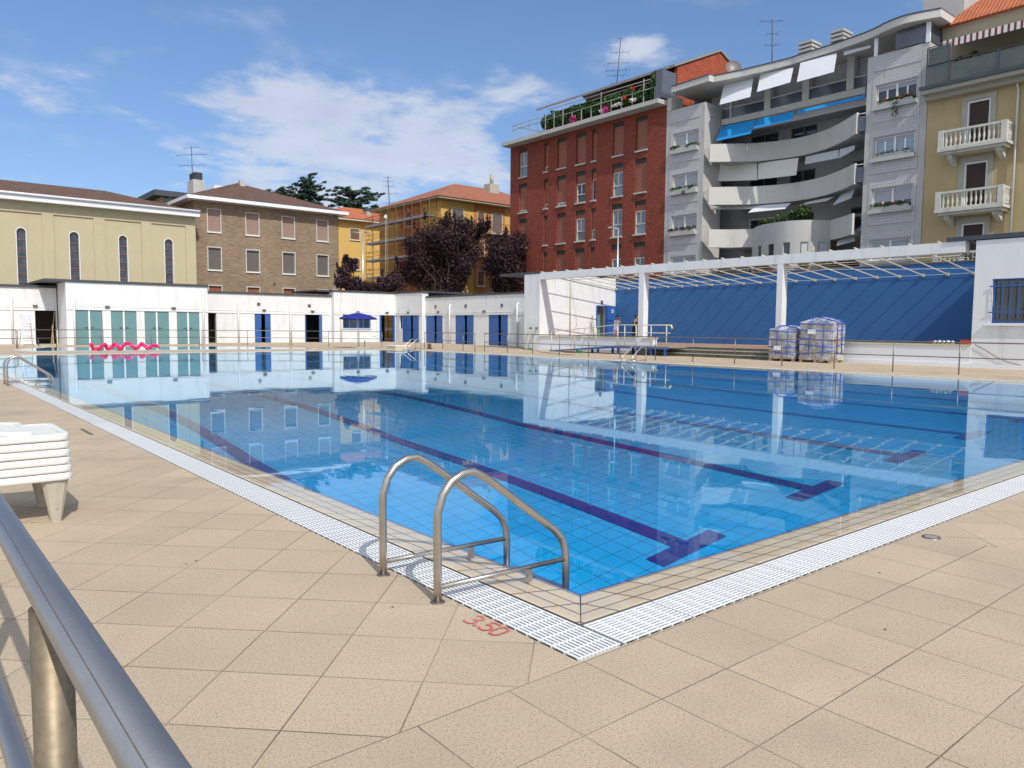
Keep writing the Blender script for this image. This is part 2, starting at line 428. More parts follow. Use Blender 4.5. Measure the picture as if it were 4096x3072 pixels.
def cu_xy(n, x, y, z): return x, y
def cu_wall(n, x, y, z): return n.m('ADD', x, y), z
def cu_cope(n, x, y, z):
    a = n.m('SUBTRACT', x, 2.5); b = n.m('SUBTRACT', y, 2.5)
    return n.m('MINIMUM', a, b), n.m('MAXIMUM', a, b)
cope_m = tile_mat('beige_coping_tiles', (0.66, 0.52, 0.345), (0.74, 0.60, 0.41), 0.1225, 0.245, 0.0058, (0.035, 0.03, 0.03), rough=0.5, cu=cu_cope, off=(-0.012, 0.02))
floor_m = tile_mat('blue_pool_tiles', (0.0008, 0.275, 0.60), (0.001, 0.325, 0.68), 0.245, 0.245, 0.0065, (0.002, 0.13, 0.24), cu=cu_xy)
pwall_m = tile_mat('blue_pool_wall_tiles', (0.010, 0.30, 0.68), (0.02, 0.36, 0.76), 0.245, 0.1225, 0.005, (0.01, 0.14, 0.28), cu=cu_wall)
lane_m = tile_mat('navy_lane_tiles', (0.002, 0.009, 0.17), (0.003, 0.015, 0.22), 0.125, 0.245, 0.005, (0.003, 0.008, 0.09), cu=cu_xy)
greytile = tile_mat('grey_mosaic_cladding', (0.50, 0.475, 0.475), (0.56, 0.535, 0.535), 0.17, 0.17, 0.010, (0.30, 0.27, 0.27), rough=0.6, cu=cu_wall)
lighttile = tile_mat('pale_mosaic_cladding', (0.50, 0.47, 0.44), (0.56, 0.52, 0.49), 0.17, 0.17, 0.008, (0.36, 0.33, 0.31), rough=0.6, cu=cu_wall)

def water_material():
    """clear water sheet: Fresnel-weighted mirror over a faintly tinted see-through layer"""
    m, n, b = newmat('pool_water'); m.node_tree.nodes.remove(b); out = m.node_tree.nodes['Material Output']
    o = n.obj()
    v = n.vm('MULTIPLY', o, (1.0, 0.8, 1.0))
    h = n.m('ADD', n.noise(v, 1.3, 2, 0.5, 0.3), n.m('MULTIPLY', n.noise(v, 5.0, 2, 0.5, 0.2), 0.14))
    patch = n.smooth(n.noise(n.vm('ADD', o, (4, 9, 0)), 0.22, 3), 0.35, 0.65)
    nb = n.bump(n.m('MULTIPLY', h, n.ramp(patch, 0, 1, 0.3, 1.0)), 0.0017)
    inc = n.node('ShaderNodeNewGeometry').outputs['Incoming']
    dt = n.node('ShaderNodeVectorMath', operation='DOT_PRODUCT'); n.put(dt.inputs[0], inc); n.put(dt.inputs[1], nb)
    one = n.m('SUBTRACT', 1.0, n.m('ABSOLUTE', dt.outputs['Value']), clamp=True)
    fr = n.m('ADD', 0.02, n.m('MULTIPLY', n.m('POWER', one, 5.0), 0.98), clamp=True)
    gl = n.node('ShaderNodeBsdfGlossy'); gl.inputs['Roughness'].default_value = 0.018; n.put(gl.inputs['Normal'], nb); gl.inputs['Color'].default_value = (0.70, 0.86, 0.95, 1)
    tr = n.node('ShaderNodeBsdfTransparent'); tr.inputs['Color'].default_value = (0.985, 0.992, 0.99, 1)
    mx = n.node('ShaderNodeMixShader'); n.put(mx.inputs[0], fr); n.t.links.new(tr.outputs[0], mx.inputs[1]); n.t.links.new(gl.outputs[0], mx.inputs[2])
    n.t.links.new(mx.outputs[0], out.inputs['Surface'])
    return m
water_m = water_material()

# ================================================================== ground, deck, pool
X0, Y0, X1, Y1 = 2.20, 2.20, 24.60, 39.95          # outer edge of the gratings
DX0, DX1, DY0, DY1 = -14.0, 39.5, -6.0, 61.5        # paved area
g = MB()
def ring(mb, o, i, z):
    (a, b, c, d), (e, f, gg, h) = o, i
    mb.quad((a, c, z), (b, c, z), (b, gg, z), (a, gg, z)); mb.quad((a, h, z), (b, h, z), (b, d, z), (a, d, z))
    mb.quad((a, gg, z), (e, gg, z), (e, h, z), (a, h, z)); mb.quad((f, gg, z), (b, gg, z), (b, h, z), (f, h, z))
ring(g, (-900, 1100, -900, 1100), (DX0, DX1, DY0, DY1), -0.03)
struct('ground', g, mat('dry_ground', (0.20, 0.19, 0.16), 0.95, var=0.2, vs=0.2))
dk = MB(); ring(dk, (DX0, DX1, DY0, DY1), (X0, X1, Y0, Y1), 0.0)
for a, b in (((X0, Y0), (X1, Y0)), ((X1, Y0), (X1, Y1)), ((X1, Y1), (X0, Y1)), ((X0, Y1), (X0, Y0))):
    dk.quad((a[0], a[1], -0.14), (b[0], b[1], -0.14), (b[0], b[1], 0), (a[0], a[1], 0))
deck = struct('pool_deck', dk, deck_m)
chan = MB(); I0, I1, J0, J1 = 2.495, 24.28, 2.495, 39.64
ring(chan, (X0, X1, Y0, Y1), (I0, I1, J0, J1), -0.14)
for a, b in (((I0, J0), (I1, J0)), ((I1, J0), (I1, J1)), ((I1, J1), (I0, J1)), ((I0, J1), (I0, J0))):
    chan.quad((a[0], a[1], -0.14), (b[0], b[1], -0.14), (b[0], b[1], -0.002), (a[0], a[1], -0.002))
struct('overflow_channel', chan, mat('grey_channel', (0.13, 0.13, 0.13), 0.7, var=0.2))
# sloping beige coping running down under the water
P0, P1, Q0, Q1 = 2.87, 23.93, 2.87, 39.28
cp = MB(); zt, zb = -0.002, -0.055
o = [(I0, J0), (I1, J0), (I1, J1), (I0, J1)]; i_ = [(P0, Q0), (P1, Q0), (P1, Q1), (P0, Q1)]
for k in range(4):
    a, b = o[k], o[(k + 1) % 4]; c, d = i_[(k + 1) % 4], i_[k]
    cp.quad((*a, zt), (*b, zt), (*c, zb), (*d, zb))
coping = struct('coping', cp, cope_m)
mi = MB().quad((I0 + 0.002, J0 - 0.001, zt + 0.001), (I0 + 0.008, J0 + 0.0, zt + 0.001), (P0 + 0.003, Q0 - 0.002, zb + 0.001), (P0 - 0.002, Q0 + 0.003, zb + 0.001))
struct('coping_joint', mi, dark)
FZ = [(Q0, -3.5), (11.4, -3.5), (15.4, -2.62), (21, -2.5), (28, -1.9), (Q1, -1.5)]
def fz(y):
    for (ya, za), (yb, zb2) in zip(FZ[:-1], FZ[1:]):
        if y <= yb: return za + (zb2 - za) * (y - ya) / (yb - ya)
    return FZ[-1][1]
def za(x, y, lift=0.0):
    """the basin floor rises gently away from the deep near corner, as water makes it look from the poolside"""
    D = -fz(y) - 0.012; H = EYE + 0.012; r = math.hypot(x, y); lo, hi = 0.0, r
    for _ in range(40):
        s_ = (lo + hi) / 2; si = s_ / math.hypot(s_, H) / 1.333; t = s_ + D * si / math.sqrt(1 - si * si)
        if t < r: lo = s_
        else: hi = s_
    return -0.012 - (r - s_) * H / max(s_, 0.01) + lift
pf = MB(); NXF = 42; xs = [P0 + (P1 - P0) * i / NXF for i in range(NXF + 1)]; ysf = sorted(set([Q0 + (Q1 - Q0) * i / 70 for i in range(71)] + [11.4, 15.4, 21, 28]))
pf.add([(x, y, za(x, y)) for y in ysf for x in xs], [(j * (NXF + 1) + i, j * (NXF + 1) + i + 1, (j + 1) * (NXF + 1) + i + 1, (j + 1) * (NXF + 1) + i) for j in range(len(ysf) - 1) for i in range(NXF)])
pool_floor = struct('pool_floor', pf, floor_m)
pw = MB()
for k in range(4):
    a, b = i_[k], i_[(k + 1) % 4]
    pw.quad((*a, -1.9), (*b, -1.9), (*b, zb), (*a, zb))
pool_wall = struct('pool_wall', pw, pwall_m)
pe = MB()
for (x0, y0, x1, y1) in ((P0, Q0, P1, Q0 + 0.02), (P0, Q0 + 0.02, P0 + 0.02, Q1)): pe.box(x0, x1, y0, y1, zb - 0.10, zb - 0.002)
struct('pool_edge_trim', pe, mat('violet_edge_tiles', (0.05, 0.07, 0.28), 0.3, var=0.2))
for lx in (4.22, 6.86, 9.63, 12.38, 15.05, 17.85, 20.5, 23.1):
    ln = MB(); ys = [5.3] + [y for y in ysf if 5.3 < y < 37] + [37.0]
    def q_(x0, x1, y0, y1, l): ln.quad((x0, y0, za(x0, y0, l)), (x1, y0, za(x1, y0, l)), (x1, y1, za(x1, y1, l)), (x0, y1, za(x0, y1, l)))
    for ya, yb in zip(ys[:-1], ys[1:]): q_(lx - .125, lx + .125, ya, yb, .006)
    for yc in (5.18, 37.12): q_(lx - .56, lx + .56, yc - .125, yc + .125, .008)
    struct('lane_marking', ln, lane_m)
wt = MB().quad((I0 - 0.001, J0 - 0.001, -0.006), (I1, J0 - 0.001, -0.006), (I1, J1, -0.006), (I0 - 0.001, J1, -0.006))
water = struct('pool_water', wt, water_m)
water.data.polygons[0].use_smooth = True

# shallow children's pool behind
kp = [(5.6, 44.6), (20.0, 42.9), (20.6, 43.6), (17.5, 49.5), (12, 51.3), (7.2, 51.3), (5.2, 47.5)]
kb = MB(); kb.slab(kp, 0.003, 0.012); struct('paddling_pool_edge', kb, mat('pale_pool_edge', (0.7, 0.7, 0.66), 0.7, var=0.1))
cx_ = sum(p[0] for p in kp) / 7; cy_ = sum(p[1] for p in kp) / 7
kin = [(cx_ + (p[0] - cx_) * 0.97, cy_ + (p[1] - cy_) * 0.95) for p in kp]
m, n, b = newmat('shallow_pool_water'); b.inputs['Base Color'].default_value = (0.10, 0.36, 0.52, 1); b.inputs['Roughness'].default_value = 0.02
n.put(b.inputs['Normal'], n.bump(n.noise(n.obj(), 2.5, 2), 0.004))
kw = MB().slab(kin, 0.013, 0.022); struct('paddling_pool_water', kw, m)

# ---- overflow gratings: ribs along the edge, short cross bars, joints every half metre
grate_m = mat('white_plastic_grating', (0.78, 0.78, 0.76), 0.5, var=0.03, dirt=0.08)
def grating(along, a0, a1, c0, c1, label, near, zt=0.002):
    """along='Y' or 'X': strip from a0 to a1 lengthwise, c0 to c1 across"""
    mb = MB(); n_ = 11; p = (c1 - c0) / n_
    def bx(l0, l1, s0, s1, z0, z1):
        if along == 'Y': mb.box(s0, s1, l0, l1, z0, z1)
        else: mb.box(l0, l1, s0, s1, z0, z1)
    L = a0; step = 0.5 if near else 2.0
    while L < a1 - 0.01:
        e = min(L + step, a1)
        for k in range(n_): bx(L + 0.004, e - 0.004, c0 + p * k + p * 0.21, c0 + p * k + p * 0.79, zt - 0.0035, zt)
        L = e
    q = a0 + 0.01; st = 0.083 if near else 0.25
    while q < a1:
        bx(q, q + 0.009, c0 + 0.002, c1 - 0.002, zt - 0.018, zt - 0.001); q += st
    return tag(mb.build('drain_grating', grate_m), label, 'grating', 'white gratings round the pool')
grating('Y', Y0 + 0.01, 12.0, 2.21, 2.475, 'white slatted overflow grating along the left pool edge, the near half beside the ladder', True)
grating('Y', 12.0, 39.6, 2.21, 2.475, 'white slatted overflow grating along the left pool edge, the far half beyond the lounger stack', False)
grating('X', 2.487, 12.0, 2.21, 2.475, 'white slatted overflow grating along the near right pool edge below the water corner', True)
grating('Y', 2.2, 39.9, 24.30, 24.58, 'white overflow grating along the far right pool edge under the long railing', False, 0.006)
grating('X', 2.2, 24.3, 39.66, 39.94, 'white overflow grating along the back pool edge by the pink inflatable', False, 0.006)

# ---- ladders
def ladder():
    r = thing('pool_ladder', 'x', 'pool ladder', (0, 0, 0), 'steel ladders over the pool edge')
    prof = [(0, -0.02), (0, 0.15), (-0.003, 0.40), (0.0, 0.46), (0.03, 0.55), (0.08, 0.61), (0.15, 0.645), (0.22, 0.65), (0.29, 0.615), (0.37, 0.56), (0.80, 0.245), (0.86, 0.185), (0.89, 0.12), (0.90, 0.05), (0.90, -0.4), (0.90, -1.3)]
    for s in (0.0, 0.546):
        h = MB().tube([(x, s, z) for x, z in prof], 0.0215, 14).build('handrail', steel, r)
        MB().tube([(0.0, s, 0.075), (0.89, s, 0.055)], 0.0145, 10).box(0.60, 0.63, s - 0.014, s + 0.014, -0.02, 0.05).build('cross_bar', steel, h)
        MB().lathe(0, s, [(0.0, 0.006), (0.036, 0.005), (0.04, 0.0)], 16).build('floor_flange', steel2, h)
    for z in (-0.14, -0.42, -0.70, -0.98): MB().box(0.86, 0.94, 0.01, 0.536, z - 0.012, z + 0.012).build('step', steel, r)
    return r
L1 = ladder(); L1.location = (2.125, 3.149, 0); L1['label'] = 'brushed steel pool ladder with two looped handrails in the foreground at the near pool corner'
for (x, y, rz, lb) in ((2.115, 20.3, 0, 'steel pool ladder at the far left of the picture, over the left pool edge'),
                       (24.72, 39.0, math.pi, 'smallest steel pool ladder, at the far corner before the blue cabin doors'),
                       (24.72, 21.6, math.pi, 'steel pool ladder on the far right edge in front of the ramp')):
    c = copy_tree(L1); c.location = (x, y, 0); c.rotation_euler = (0, 0, rz); c['label'] = lb

# ---- railings
def railing(pts, label, group, hh=1.03, mid=0.55, r=0.021, ext=(0, 0)):
    """pts: plan positions of the posts"""
    t = thing('railing', label, 'railing', (pts[0][0], pts[0][1], 0), group)
    line = [(p[0], p[1], hh) for p in pts]; ml = [(p[0], p[1], mid) for p in pts]
    MB().tube(line, r).build('top_rail', steel2, t); MB().tube(ml, r * 0.8).build('middle_rail', steel2, t)
    for p in pts: MB().tube([(p[0], p[1], 0), (p[0], p[1], hh - r * 0.6)], r).build('post', steel2, t)
    return t
def ppost(lst): return [onz(*q) for q in lst]
YS = [onx(7, x, 900, 26.4)[1] for x in (262, 478, 712, 967, 1250, 1553, 1890)] + [onx(8, x, 1000, 26.4)[1] for x in (258, 680, 1155, 1690)]
YS = [onx(3, x, 1400, 26.4)[1] for x in (1177, 1345)] + YS + [7.45, 5.4, 3.3, 1.2]
railing([(26.4, y) for y in YS], 'longest steel railing, along the right pool side from the pier to the right edge', 'steel railings round the deck')
railing([onz(3, 735, 1465)[:2], onz(3, 868, 1470)[:2], onz(3, 1018, 1478)[:2], onz(3, 1105, 1490)[:2]], 'short steel railing before the blue cabin doors, with a bent end', 'steel railings round the deck')
bk = [(-2.0, 50.2), (5.5, 50.2), (5.9, 51.0), (9.9, 53.6), (12.5, 54.6), (15.3, 54.2), (16.9, 53.9), (17.3, 53.6), (18.6, 52.6), (22.4, 50.2)]
def at_px(r, x, Y): p = ony(r, x, 1000, Y); return (p[0], Y)
railing([at_px(1, -900, 48), at_px(1, -300, 49.5), at_px(1, 103, 50.4)], 'steel railing at the far left, ending beside the stepladder', 'steel railings round the deck')
railing([at_px(1, 113, 50.6), at_px(1, 402, 52.2), at_px(1, 733, 53.4)], 'steel railing across the dark passage, left of the pink inflatable', 'steel railings round the deck')
railing([at_px(1, 748, 53.5), at_px(1, 1105, 53.6), at_px(1, 1462, 53.2)], 'steel railing in front of the teal doors', 'steel railings round the deck')
railing([at_px(2, 190, 53.1), at_px(2, 528, 51.8), at_px(2, 840, 50.0)], 'steel railing before the first open blue door', 'steel railings round the deck')
railing([at_px(2, 855, 49.9), at_px(2, 1128, 48.0), at_px(2, 1345, 46.2)], 'steel railing between the open blue door and the parasol', 'steel railings round the deck')
railing([at_px(3, 248, 46.0), at_px(3, 418, 45.2)], 'shortest steel railing, right of the parasol pole', 'steel railings round the deck')
# near railing beside the camera
t = thing('railing', 'thick steel railing very close at the bottom left corner', 'railing', (0.16, 1.16, 0))
near_steel = mat('satin_steel', (0.42, 0.41, 0.40), 0.42, 0.92, var=0.10, vs=9, bump=0.0002, bs=400)
near_post = mat('bronze_toned_steel', (0.22, 0.175, 0.115), 0.5, 0.6, var=0.35, vs=5)
tr = MB().tube([(0.16, -1.2, 1.03), (0.16, 5.2, 1.03)], 0.0225, 28).build('top_rail', near_steel, t)
MB().tube([(0.160 - 0.012, -1.2, 1.0485), (0.160 - 0.012, 5.2, 1.0485)], 0.0009, 6).build('weld_seam', steel2, tr)
MB().tube([(0.16, -1.2, 0.59), (0.16, 5.2, 0.59)], 0.019, 20).build('middle_rail', near_steel, t)
for y in (1.17, 3.2, 5.1, -0.9): MB().tube([(0.16, y, 0), (0.16, y, 1.018)], 0.026, 24).build('post', near_post, t)

# ---- painted depth figure 3.50
def digit_strokes():
    S3 = [(0, .9), (.15, 1), (.4, 1), (.55, .88), (.55, .66), (.42, .54), (.25, .52), (.42, .5), (.58, .38), (.58, .15), (.42, 0), (.15, 0), (0, .1)]
    S5 = [(.55, 1), (.08, 1), (.05, .55), (.2, .6), (.42, .58), (.57, .42), (.57, .18), (.42, 0), (.15, 0), (0, .1)]
    S0 = [(.15, 0), (0, .18), (0, .82), (.15, 1), (.4, 1), (.55, .82), (.55, .18), (.4, 0), (.15, 0)]
    return [(0, S3), (.78, [(.0, .07), (.11, .07)]), (1.13, S5), (1.90, S0)]
paint = mat('worn_red_paint', (0.60, 0.15, 0.12), 0.7, var=0.25, vs=40)
dg = MB(); org = Vector((2.078, 2.865)); ru = Vector((0.0, -1)); up_ = Vector((1.0, 0.0)); up_ = Vector((0.95, -0.12)); hgt = 0.098; wv = 0.105
ru = Vector((0.03, -1)); up_ = Vector((1.0, 0.05))
for ox, st in digit_strokes():
    P_ = [org + ru * (ox + a) * wv * 0.93 + up_ * b * hgt for a, b in st]
    hw = 0.0058 if len(st) > 2 else 0.0085
    for a, b in zip(P_[:-1], P_[1:]):
        dd = (b - a).normalized(); nn = Vector((-dd.y, dd.x)) * hw; a = a - dd * hw * 0.6; b = b + dd * hw * 0.6
        dg.add([(*(a + nn), 0.004), (*(b + nn), 0.004), (*(b - nn), 0.004), (*(a - nn), 0.004)], [(0, 3, 2, 1)])
for k, f in enumerate(dg.f):   # lift strokes slightly so none share a plane
    for v in f: x, y, z = dg.v[v]; dg.v[v] = (x, y, 0.003 + 0.00012 * k)
tag(dg.build('depth_marking', paint), 'red painted depth figure 3.50 on the beige slab beside the grating', 'depth marking')
# floor drain and small slot grating
grey_m = mat('dull_grey_metal', (0.28, 0.27, 0.26), 0.6, var=.15)
fd = thing('floor_drain', 'small round steel drain set in the slabs at the right', 'drain', (5.43, 2.086, 0))
MB().lathe(5.43, 2.086, [(0.0, 0.006), (0.045, 0.006)], 20).build('cover', grey_m, fd)
MB().lathe(5.43, 2.086, [(0.046, 0.007), (0.056, 0.007), (0.06, 0.0)], 20).build('ring', steel2, fd)
sg = MB()
for k in range(9): sg.box(1.97, 2.01, 10.72 + k * 0.08, 10.775 + k * 0.08, 0.0, 0.005)
tag(sg.build('slot_drain', steel2), 'short dark metal slot drain in the slabs left of the grating', 'drain')
# fallen leaves / specks
leafm = mat('dry_leaf', (0.12, 0.045, 0.02), 0.8)
def fleaf(x, y, s, a):
    v = [(0, -.5, .0), (.28, -.15, .12), (.22, .25, .2), (0, .55, .06), (-.25, .2, .16), (-.24, -.2, .1), (0, 0, .02)]
    c, d = math.cos(a), math.sin(a)
    return MB().add([(x + s * (p[0] * c - p[1] * d), y + s * (p[0] * d + p[1] * c), 0.002 + s * p[2]) for p in v], [(6, 0, 1), (6, 1, 2), (6, 2, 3), (6, 3, 4), (6, 4, 5), (6, 5, 0)])
for (r, x, y, lb) in ((15, 298, 1188, 'curled brown leaf on the slab left of the ladder posts'), (5, 0, 0, None), ):
    if lb: p = onz(r, x, y); tag(fleaf(p[0], p[1], 0.017, 0.6).build('fallen_leaf', leafm), lb, 'leaf')
for (x, y, lb) in ((744, 2257, 'small brown leaf on the slabs left of the near ladder'), (3520, 2292, 'brown leaf on the slabs right of the near right grating'), (785, 2245, 'tiny leaf bit next to the small brown leaf on the left slabs'), (3542, 2520, 'dark leaf speck on the slabs at the lower right')):
    p = onz(0, x, y); tag(fleaf(p[0], p[1], 0.020, x).build('fallen_leaf', leafm), lb, 'leaf')
# ================================================================== white changing-room building behind the pool
bh = thing('changing_rooms', 'long low white changing-room building with teal and blue doors behind the pool', 'building', (20, 60.5, 0))
F1 = Fac('Y', 60.5); F2 = Fac('Y', 57.5); F3 = Fac('Y', 60.0)
XE = ony(3, 520, 1200, 60.0)[0]                 # corner where the right wing turns
FE = Fac('X', XE)
YE = onx(3, 715, 1200, XE)[1]
XF = ony(3, 740, 1200, YE)[0]
FW = Fac('X', XF)
def leaf(F, rc, mt, d0=0.03, d1=0.08, handle=None, name='door'):
    o = MB().fbox(F, rc, d0, d1); u0, u1, z0, z1 = rc
    for zz in (z0 + (z1 - z0) * .47,): o.fbox(F, (u0 + .03, u1 - .03, zz, zz + .04), d1, d1 + .012)
    o = o.build(name, mt, bh)
    if handle:
        hu = u0 + (u1 - u0) * handle; zz = z0 + 1.1
        h = MB(); h.fbox(F, (hu - .02, hu + .02, zz - .13, zz + .1), d1, d1 + .012)
        s = -1 if handle > .5 else 1
        h.fbox(F, (min(hu, hu + s * .16), max(hu, hu + s * .16), zz + .02, zz + .05), d1 + .03, d1 + .05); h.fbox(F, (hu - .012, hu + .012, zz + .02, zz + .05), d1 + .012, d1 + .03)
        h.build('handle', cap_m, o)
    return o
ZT = {}
def top(F, r, x, y): return F.uz(r, x, y)[1]
# section A (far left, recessed) with the dark passage
zA = top(F1, 1, 200, 1012); uA1 = F2.uz(1, 480, 1200)[0]
pas = F1.rect(1, 256, 1178, 425, 1440); pas = (pas[0], uA1 - 0.0, -0.1, pas[3])
MB().wall(F1, (-12, uA1, -0.05, zA), [(pas[0], pas[1] - .06, -.1, pas[3])], 0.35).build('wall', white, bh)
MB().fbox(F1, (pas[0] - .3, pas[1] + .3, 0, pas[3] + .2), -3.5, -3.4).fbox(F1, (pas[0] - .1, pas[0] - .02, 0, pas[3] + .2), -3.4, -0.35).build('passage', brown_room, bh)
# section B with the teal doors, standing forward
rb = F2.rect(1, 480, 968, 1533, 1440); zB = (rb[3] + top(F2, 1, 1530, 1015)) / 2; uB0, uB1 = rb[0], F2.uz(1, 1533, 1200)[0]
teals = [(556, 1180, 762, 1438), (816, 1186, 1012, 1434), (1064, 1190, 1250, 1431), (1302, 1194, 1474, 1429)]
holes = []
ztd = np.mean([top(F2, 1, a, b) for a, b, c, d_ in teals])
for a, b_, c, d_ in teals:
    r_ = F2.rect(1, a, b_, c, d_); holes.append((r_[0], r_[1], -.1, ztd))
MB().wall(F2, (uB0, uB1, -.05, zB), holes, 0.3).build('wall', white, bh)
MB().box(uB0, uB0 + .3, 57.8, 60.85, -.05, zB).build('side_wall', white, bh)
for h in holes:
    mid = (h[0] + h[1]) / 2
    leaf(F2, (h[0] + .01, mid - .05, 0.02, ztd - .01), teal, -.10, -.05, .88)
    leaf(F2, (mid + .05, h[1] - .01, 0.02, ztd - .01), teal, -.10, -.05, .12)
    MB().fbox(F2, (mid - .05, mid + .05, 0, ztd), -.11, -.03).build('door_frame', white2, bh)
# section C
uC1 = F3.uz(3, 65, 1100)[0]
zC = top(F1, 2, 700, 1068)
cpas = F1.rect(2, 248, 1197, 308, 1420); cd1 = F1.rect(2, 586, 1203, 708, 1416); cd2 = F1.rect(2, 957, 1210, 1082, 1412)
zd = np.mean([cpas[3], cd1[3], cd2[3]])
hs = [(uB1 + .3, cpas[1], -.1, zd), (cd1[0], cd1[1], -.1, zd), (cd2[0], cd2[1], -.1, zd)]
MB().wall(F1, (uB1 - .3, uC1, -.05, zC), hs, 0.35).build('wall', white, bh)
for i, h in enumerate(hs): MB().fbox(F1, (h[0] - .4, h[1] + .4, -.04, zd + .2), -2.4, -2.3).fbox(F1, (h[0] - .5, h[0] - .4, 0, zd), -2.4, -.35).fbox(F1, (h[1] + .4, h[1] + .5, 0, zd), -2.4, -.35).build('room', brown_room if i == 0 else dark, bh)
w1 = cd1[1] - cd1[0]
leaf(F1, (cd1[0], cd1[0] + w1 * .42, .02, zd - .02), blue_door, -.08, -.03, .9); leaf(F1, (cd1[1] - w1 * .34, cd1[1], .02, zd - .02), blue_door, -.08, -.03, .1)
# second door: leaf swung inwards, the other one ajar
MB().box(cd2[0] + .01, cd2[0] + .06, 60.55, 61.9, .02, zd - .02).fbox(F1, (cd2[0], cd2[0] + .12, 0, zd), -.1, -.02).build('door', blue_door, bh)
MB().prism([(cd2[1], 60.5, .02), (cd2[1], 60.5, zd - .02), (cd2[1] - .42, 60.1, zd - .02), (cd2[1] - .42, 60.1, .02)], (0.03, -0.05, 0)).build('door', blue_door, bh)
# section D with the blue window and the dark doorway
zD = top(F3, 3, 520, 1062)
wn = F3.rect(3, 132, 1222, 338, 1317); dd = F3.rect(3, 402, 1218, 514, 1411)
wn = (wn[0], wn[1], wn[2], dd[3])
MB().wall(F3, (uC1, XE, -.05, zD), [wn, (dd[0], dd[1], -.1, dd[3])], .3).build('wall', white, bh)
MB().box(uC1, uC1 + .3, 60.3, 60.9, -.05, zD).build('side_wall', white, bh)
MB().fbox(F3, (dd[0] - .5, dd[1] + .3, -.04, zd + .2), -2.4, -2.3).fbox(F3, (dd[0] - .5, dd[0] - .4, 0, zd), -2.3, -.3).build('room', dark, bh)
for a, b_ in ((dd[0], dd[0] + .16), (dd[1] - .16, dd[1])): MB().fbox(F3, (a, b_, .0, dd[3] - .02), -.12, .06).build('door', blue_door, bh)
def window(F, rc, parent, fm, gm, d=-.18, t=.07, nm=1, bars=0, sill=None, name='window', open_=False):
    f = MB().frame(F, rc, t, d - .02, d + .05)
    for k in range(1, nm + 1):
        uu = rc[0] + (rc[1] - rc[0]) * k / (nm + 1); f.fbox(F, (uu - t / 2, uu + t / 2, rc[2] + t, rc[3] - t), d - .01, d + .045)
    f = f.build(name, fm, parent)
    MB().fbox(F, (rc[0] + t * .5, rc[1] - t * .5, rc[2] + t * .5, rc[3] - t * .5), d - .03, d - .012).build('pane', gm, f)
    if sill: MB().fbox(F, (rc[0] - .08, rc[1] + .08, rc[2] - .06, rc[2] - .002), -.2, .1).build('sill', sill, f)
    return f
window(F3, wn, bh, blue_door, glass_dark, nm=3, t=.09, sill=white2)
# section E and F (right wing, facing the pool)
zE = top(FE, 3, 520, 1062)
ew = FE.rect(3, 556, 1220, 571, 1318); ed = FE.rect(3, 571, 1218, 692, 1420); ed = (ed[0], ed[1], 0, dd[3])
ew = (ed[1], max(ew[1], ed[1] + .5), ew[2], dd[3])
MB().wall(FE, (YE, 60.0, -.05, zE), [(ed[0], ew[1], ew[2], dd[3]), (ed[0], ed[1], -.1, dd[3])], .3).box(XE + .003, XF + .3, YE - .003, YE + .3, -.05, zE).build('wall', white, bh)
window(FE, ew, bh, blue_door, glass_dark, t=.06)
def pair(F, rc, gap=.16, tgap=.08):
    u0, u1, z0, z1 = rc; L = u1 - u0
    # larger u = further left in the picture
    leaf(F, (u1 - L * .50, u1, .02, z1 - .02), blue_door, -.06, -.01, .1)
    leaf(F, (u0, u0 + L * .36, .02, z1 - .02), blue_door, -.06, -.01, .9)
    MB().fbox(F, (u1 - L * .50 - tgap - .1, u1 - L * .5, 0.02, z1 - .1), -.5, -.46).build('inner_door', teal, bh)
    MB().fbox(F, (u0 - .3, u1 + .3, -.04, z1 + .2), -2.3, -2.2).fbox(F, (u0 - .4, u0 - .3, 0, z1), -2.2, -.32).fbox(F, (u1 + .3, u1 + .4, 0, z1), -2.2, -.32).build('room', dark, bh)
pair(FE, ed)
fds = [FW.rect(3, 745, 1215, 866, 1420), FW.rect(3, 962, 1213, 1095, 1428), FW.rect(3, 1207, 1212, 1347, 1440)]
zF = np.mean([q[3] for q in fds]); zFt = FW.uz(3, 1100, 1075)[1]
YF0 = 37.6
MB().wall(FW, (YF0, YE, -.05, zFt), [(q[0], q[1], -.1, zF) for q in fds], .3).build('wall', white, bh)
for q in fds: pair(FW, (q[0], q[1], 0, zF))
# roofs with dark edges
MB().box(-12, uB0 - .05, 60.5 - .12, 66, zA, zA + .16).build('roof', cap_m, bh)
MB().box(uB0 - 1.2, uB1 + .05, 57.42, 66.2, zB, zB + .17).build('roof', cap_m, bh)
MB().box(uB1 + .05, uC1, 60.4, 66, zC, zC + .15).build('roof', cap_m, bh)
MB().slab([(uC1 - 1.2, 60.7), (uC1 - .06, 60.7), (uC1 - .06, 59.93), (XE - .06, 59.93), (XE - .06, YE - .1), (XF + 5, YE - .1), (XF + 5, 66), (uC1 - 1.2, 66)], zD, zD + .15).build('roof', cap_m, bh)
MB().box(XF - .07, XF + 5, YF0, YE - .12, zFt, zFt + .15).build('roof', cap_m, bh)
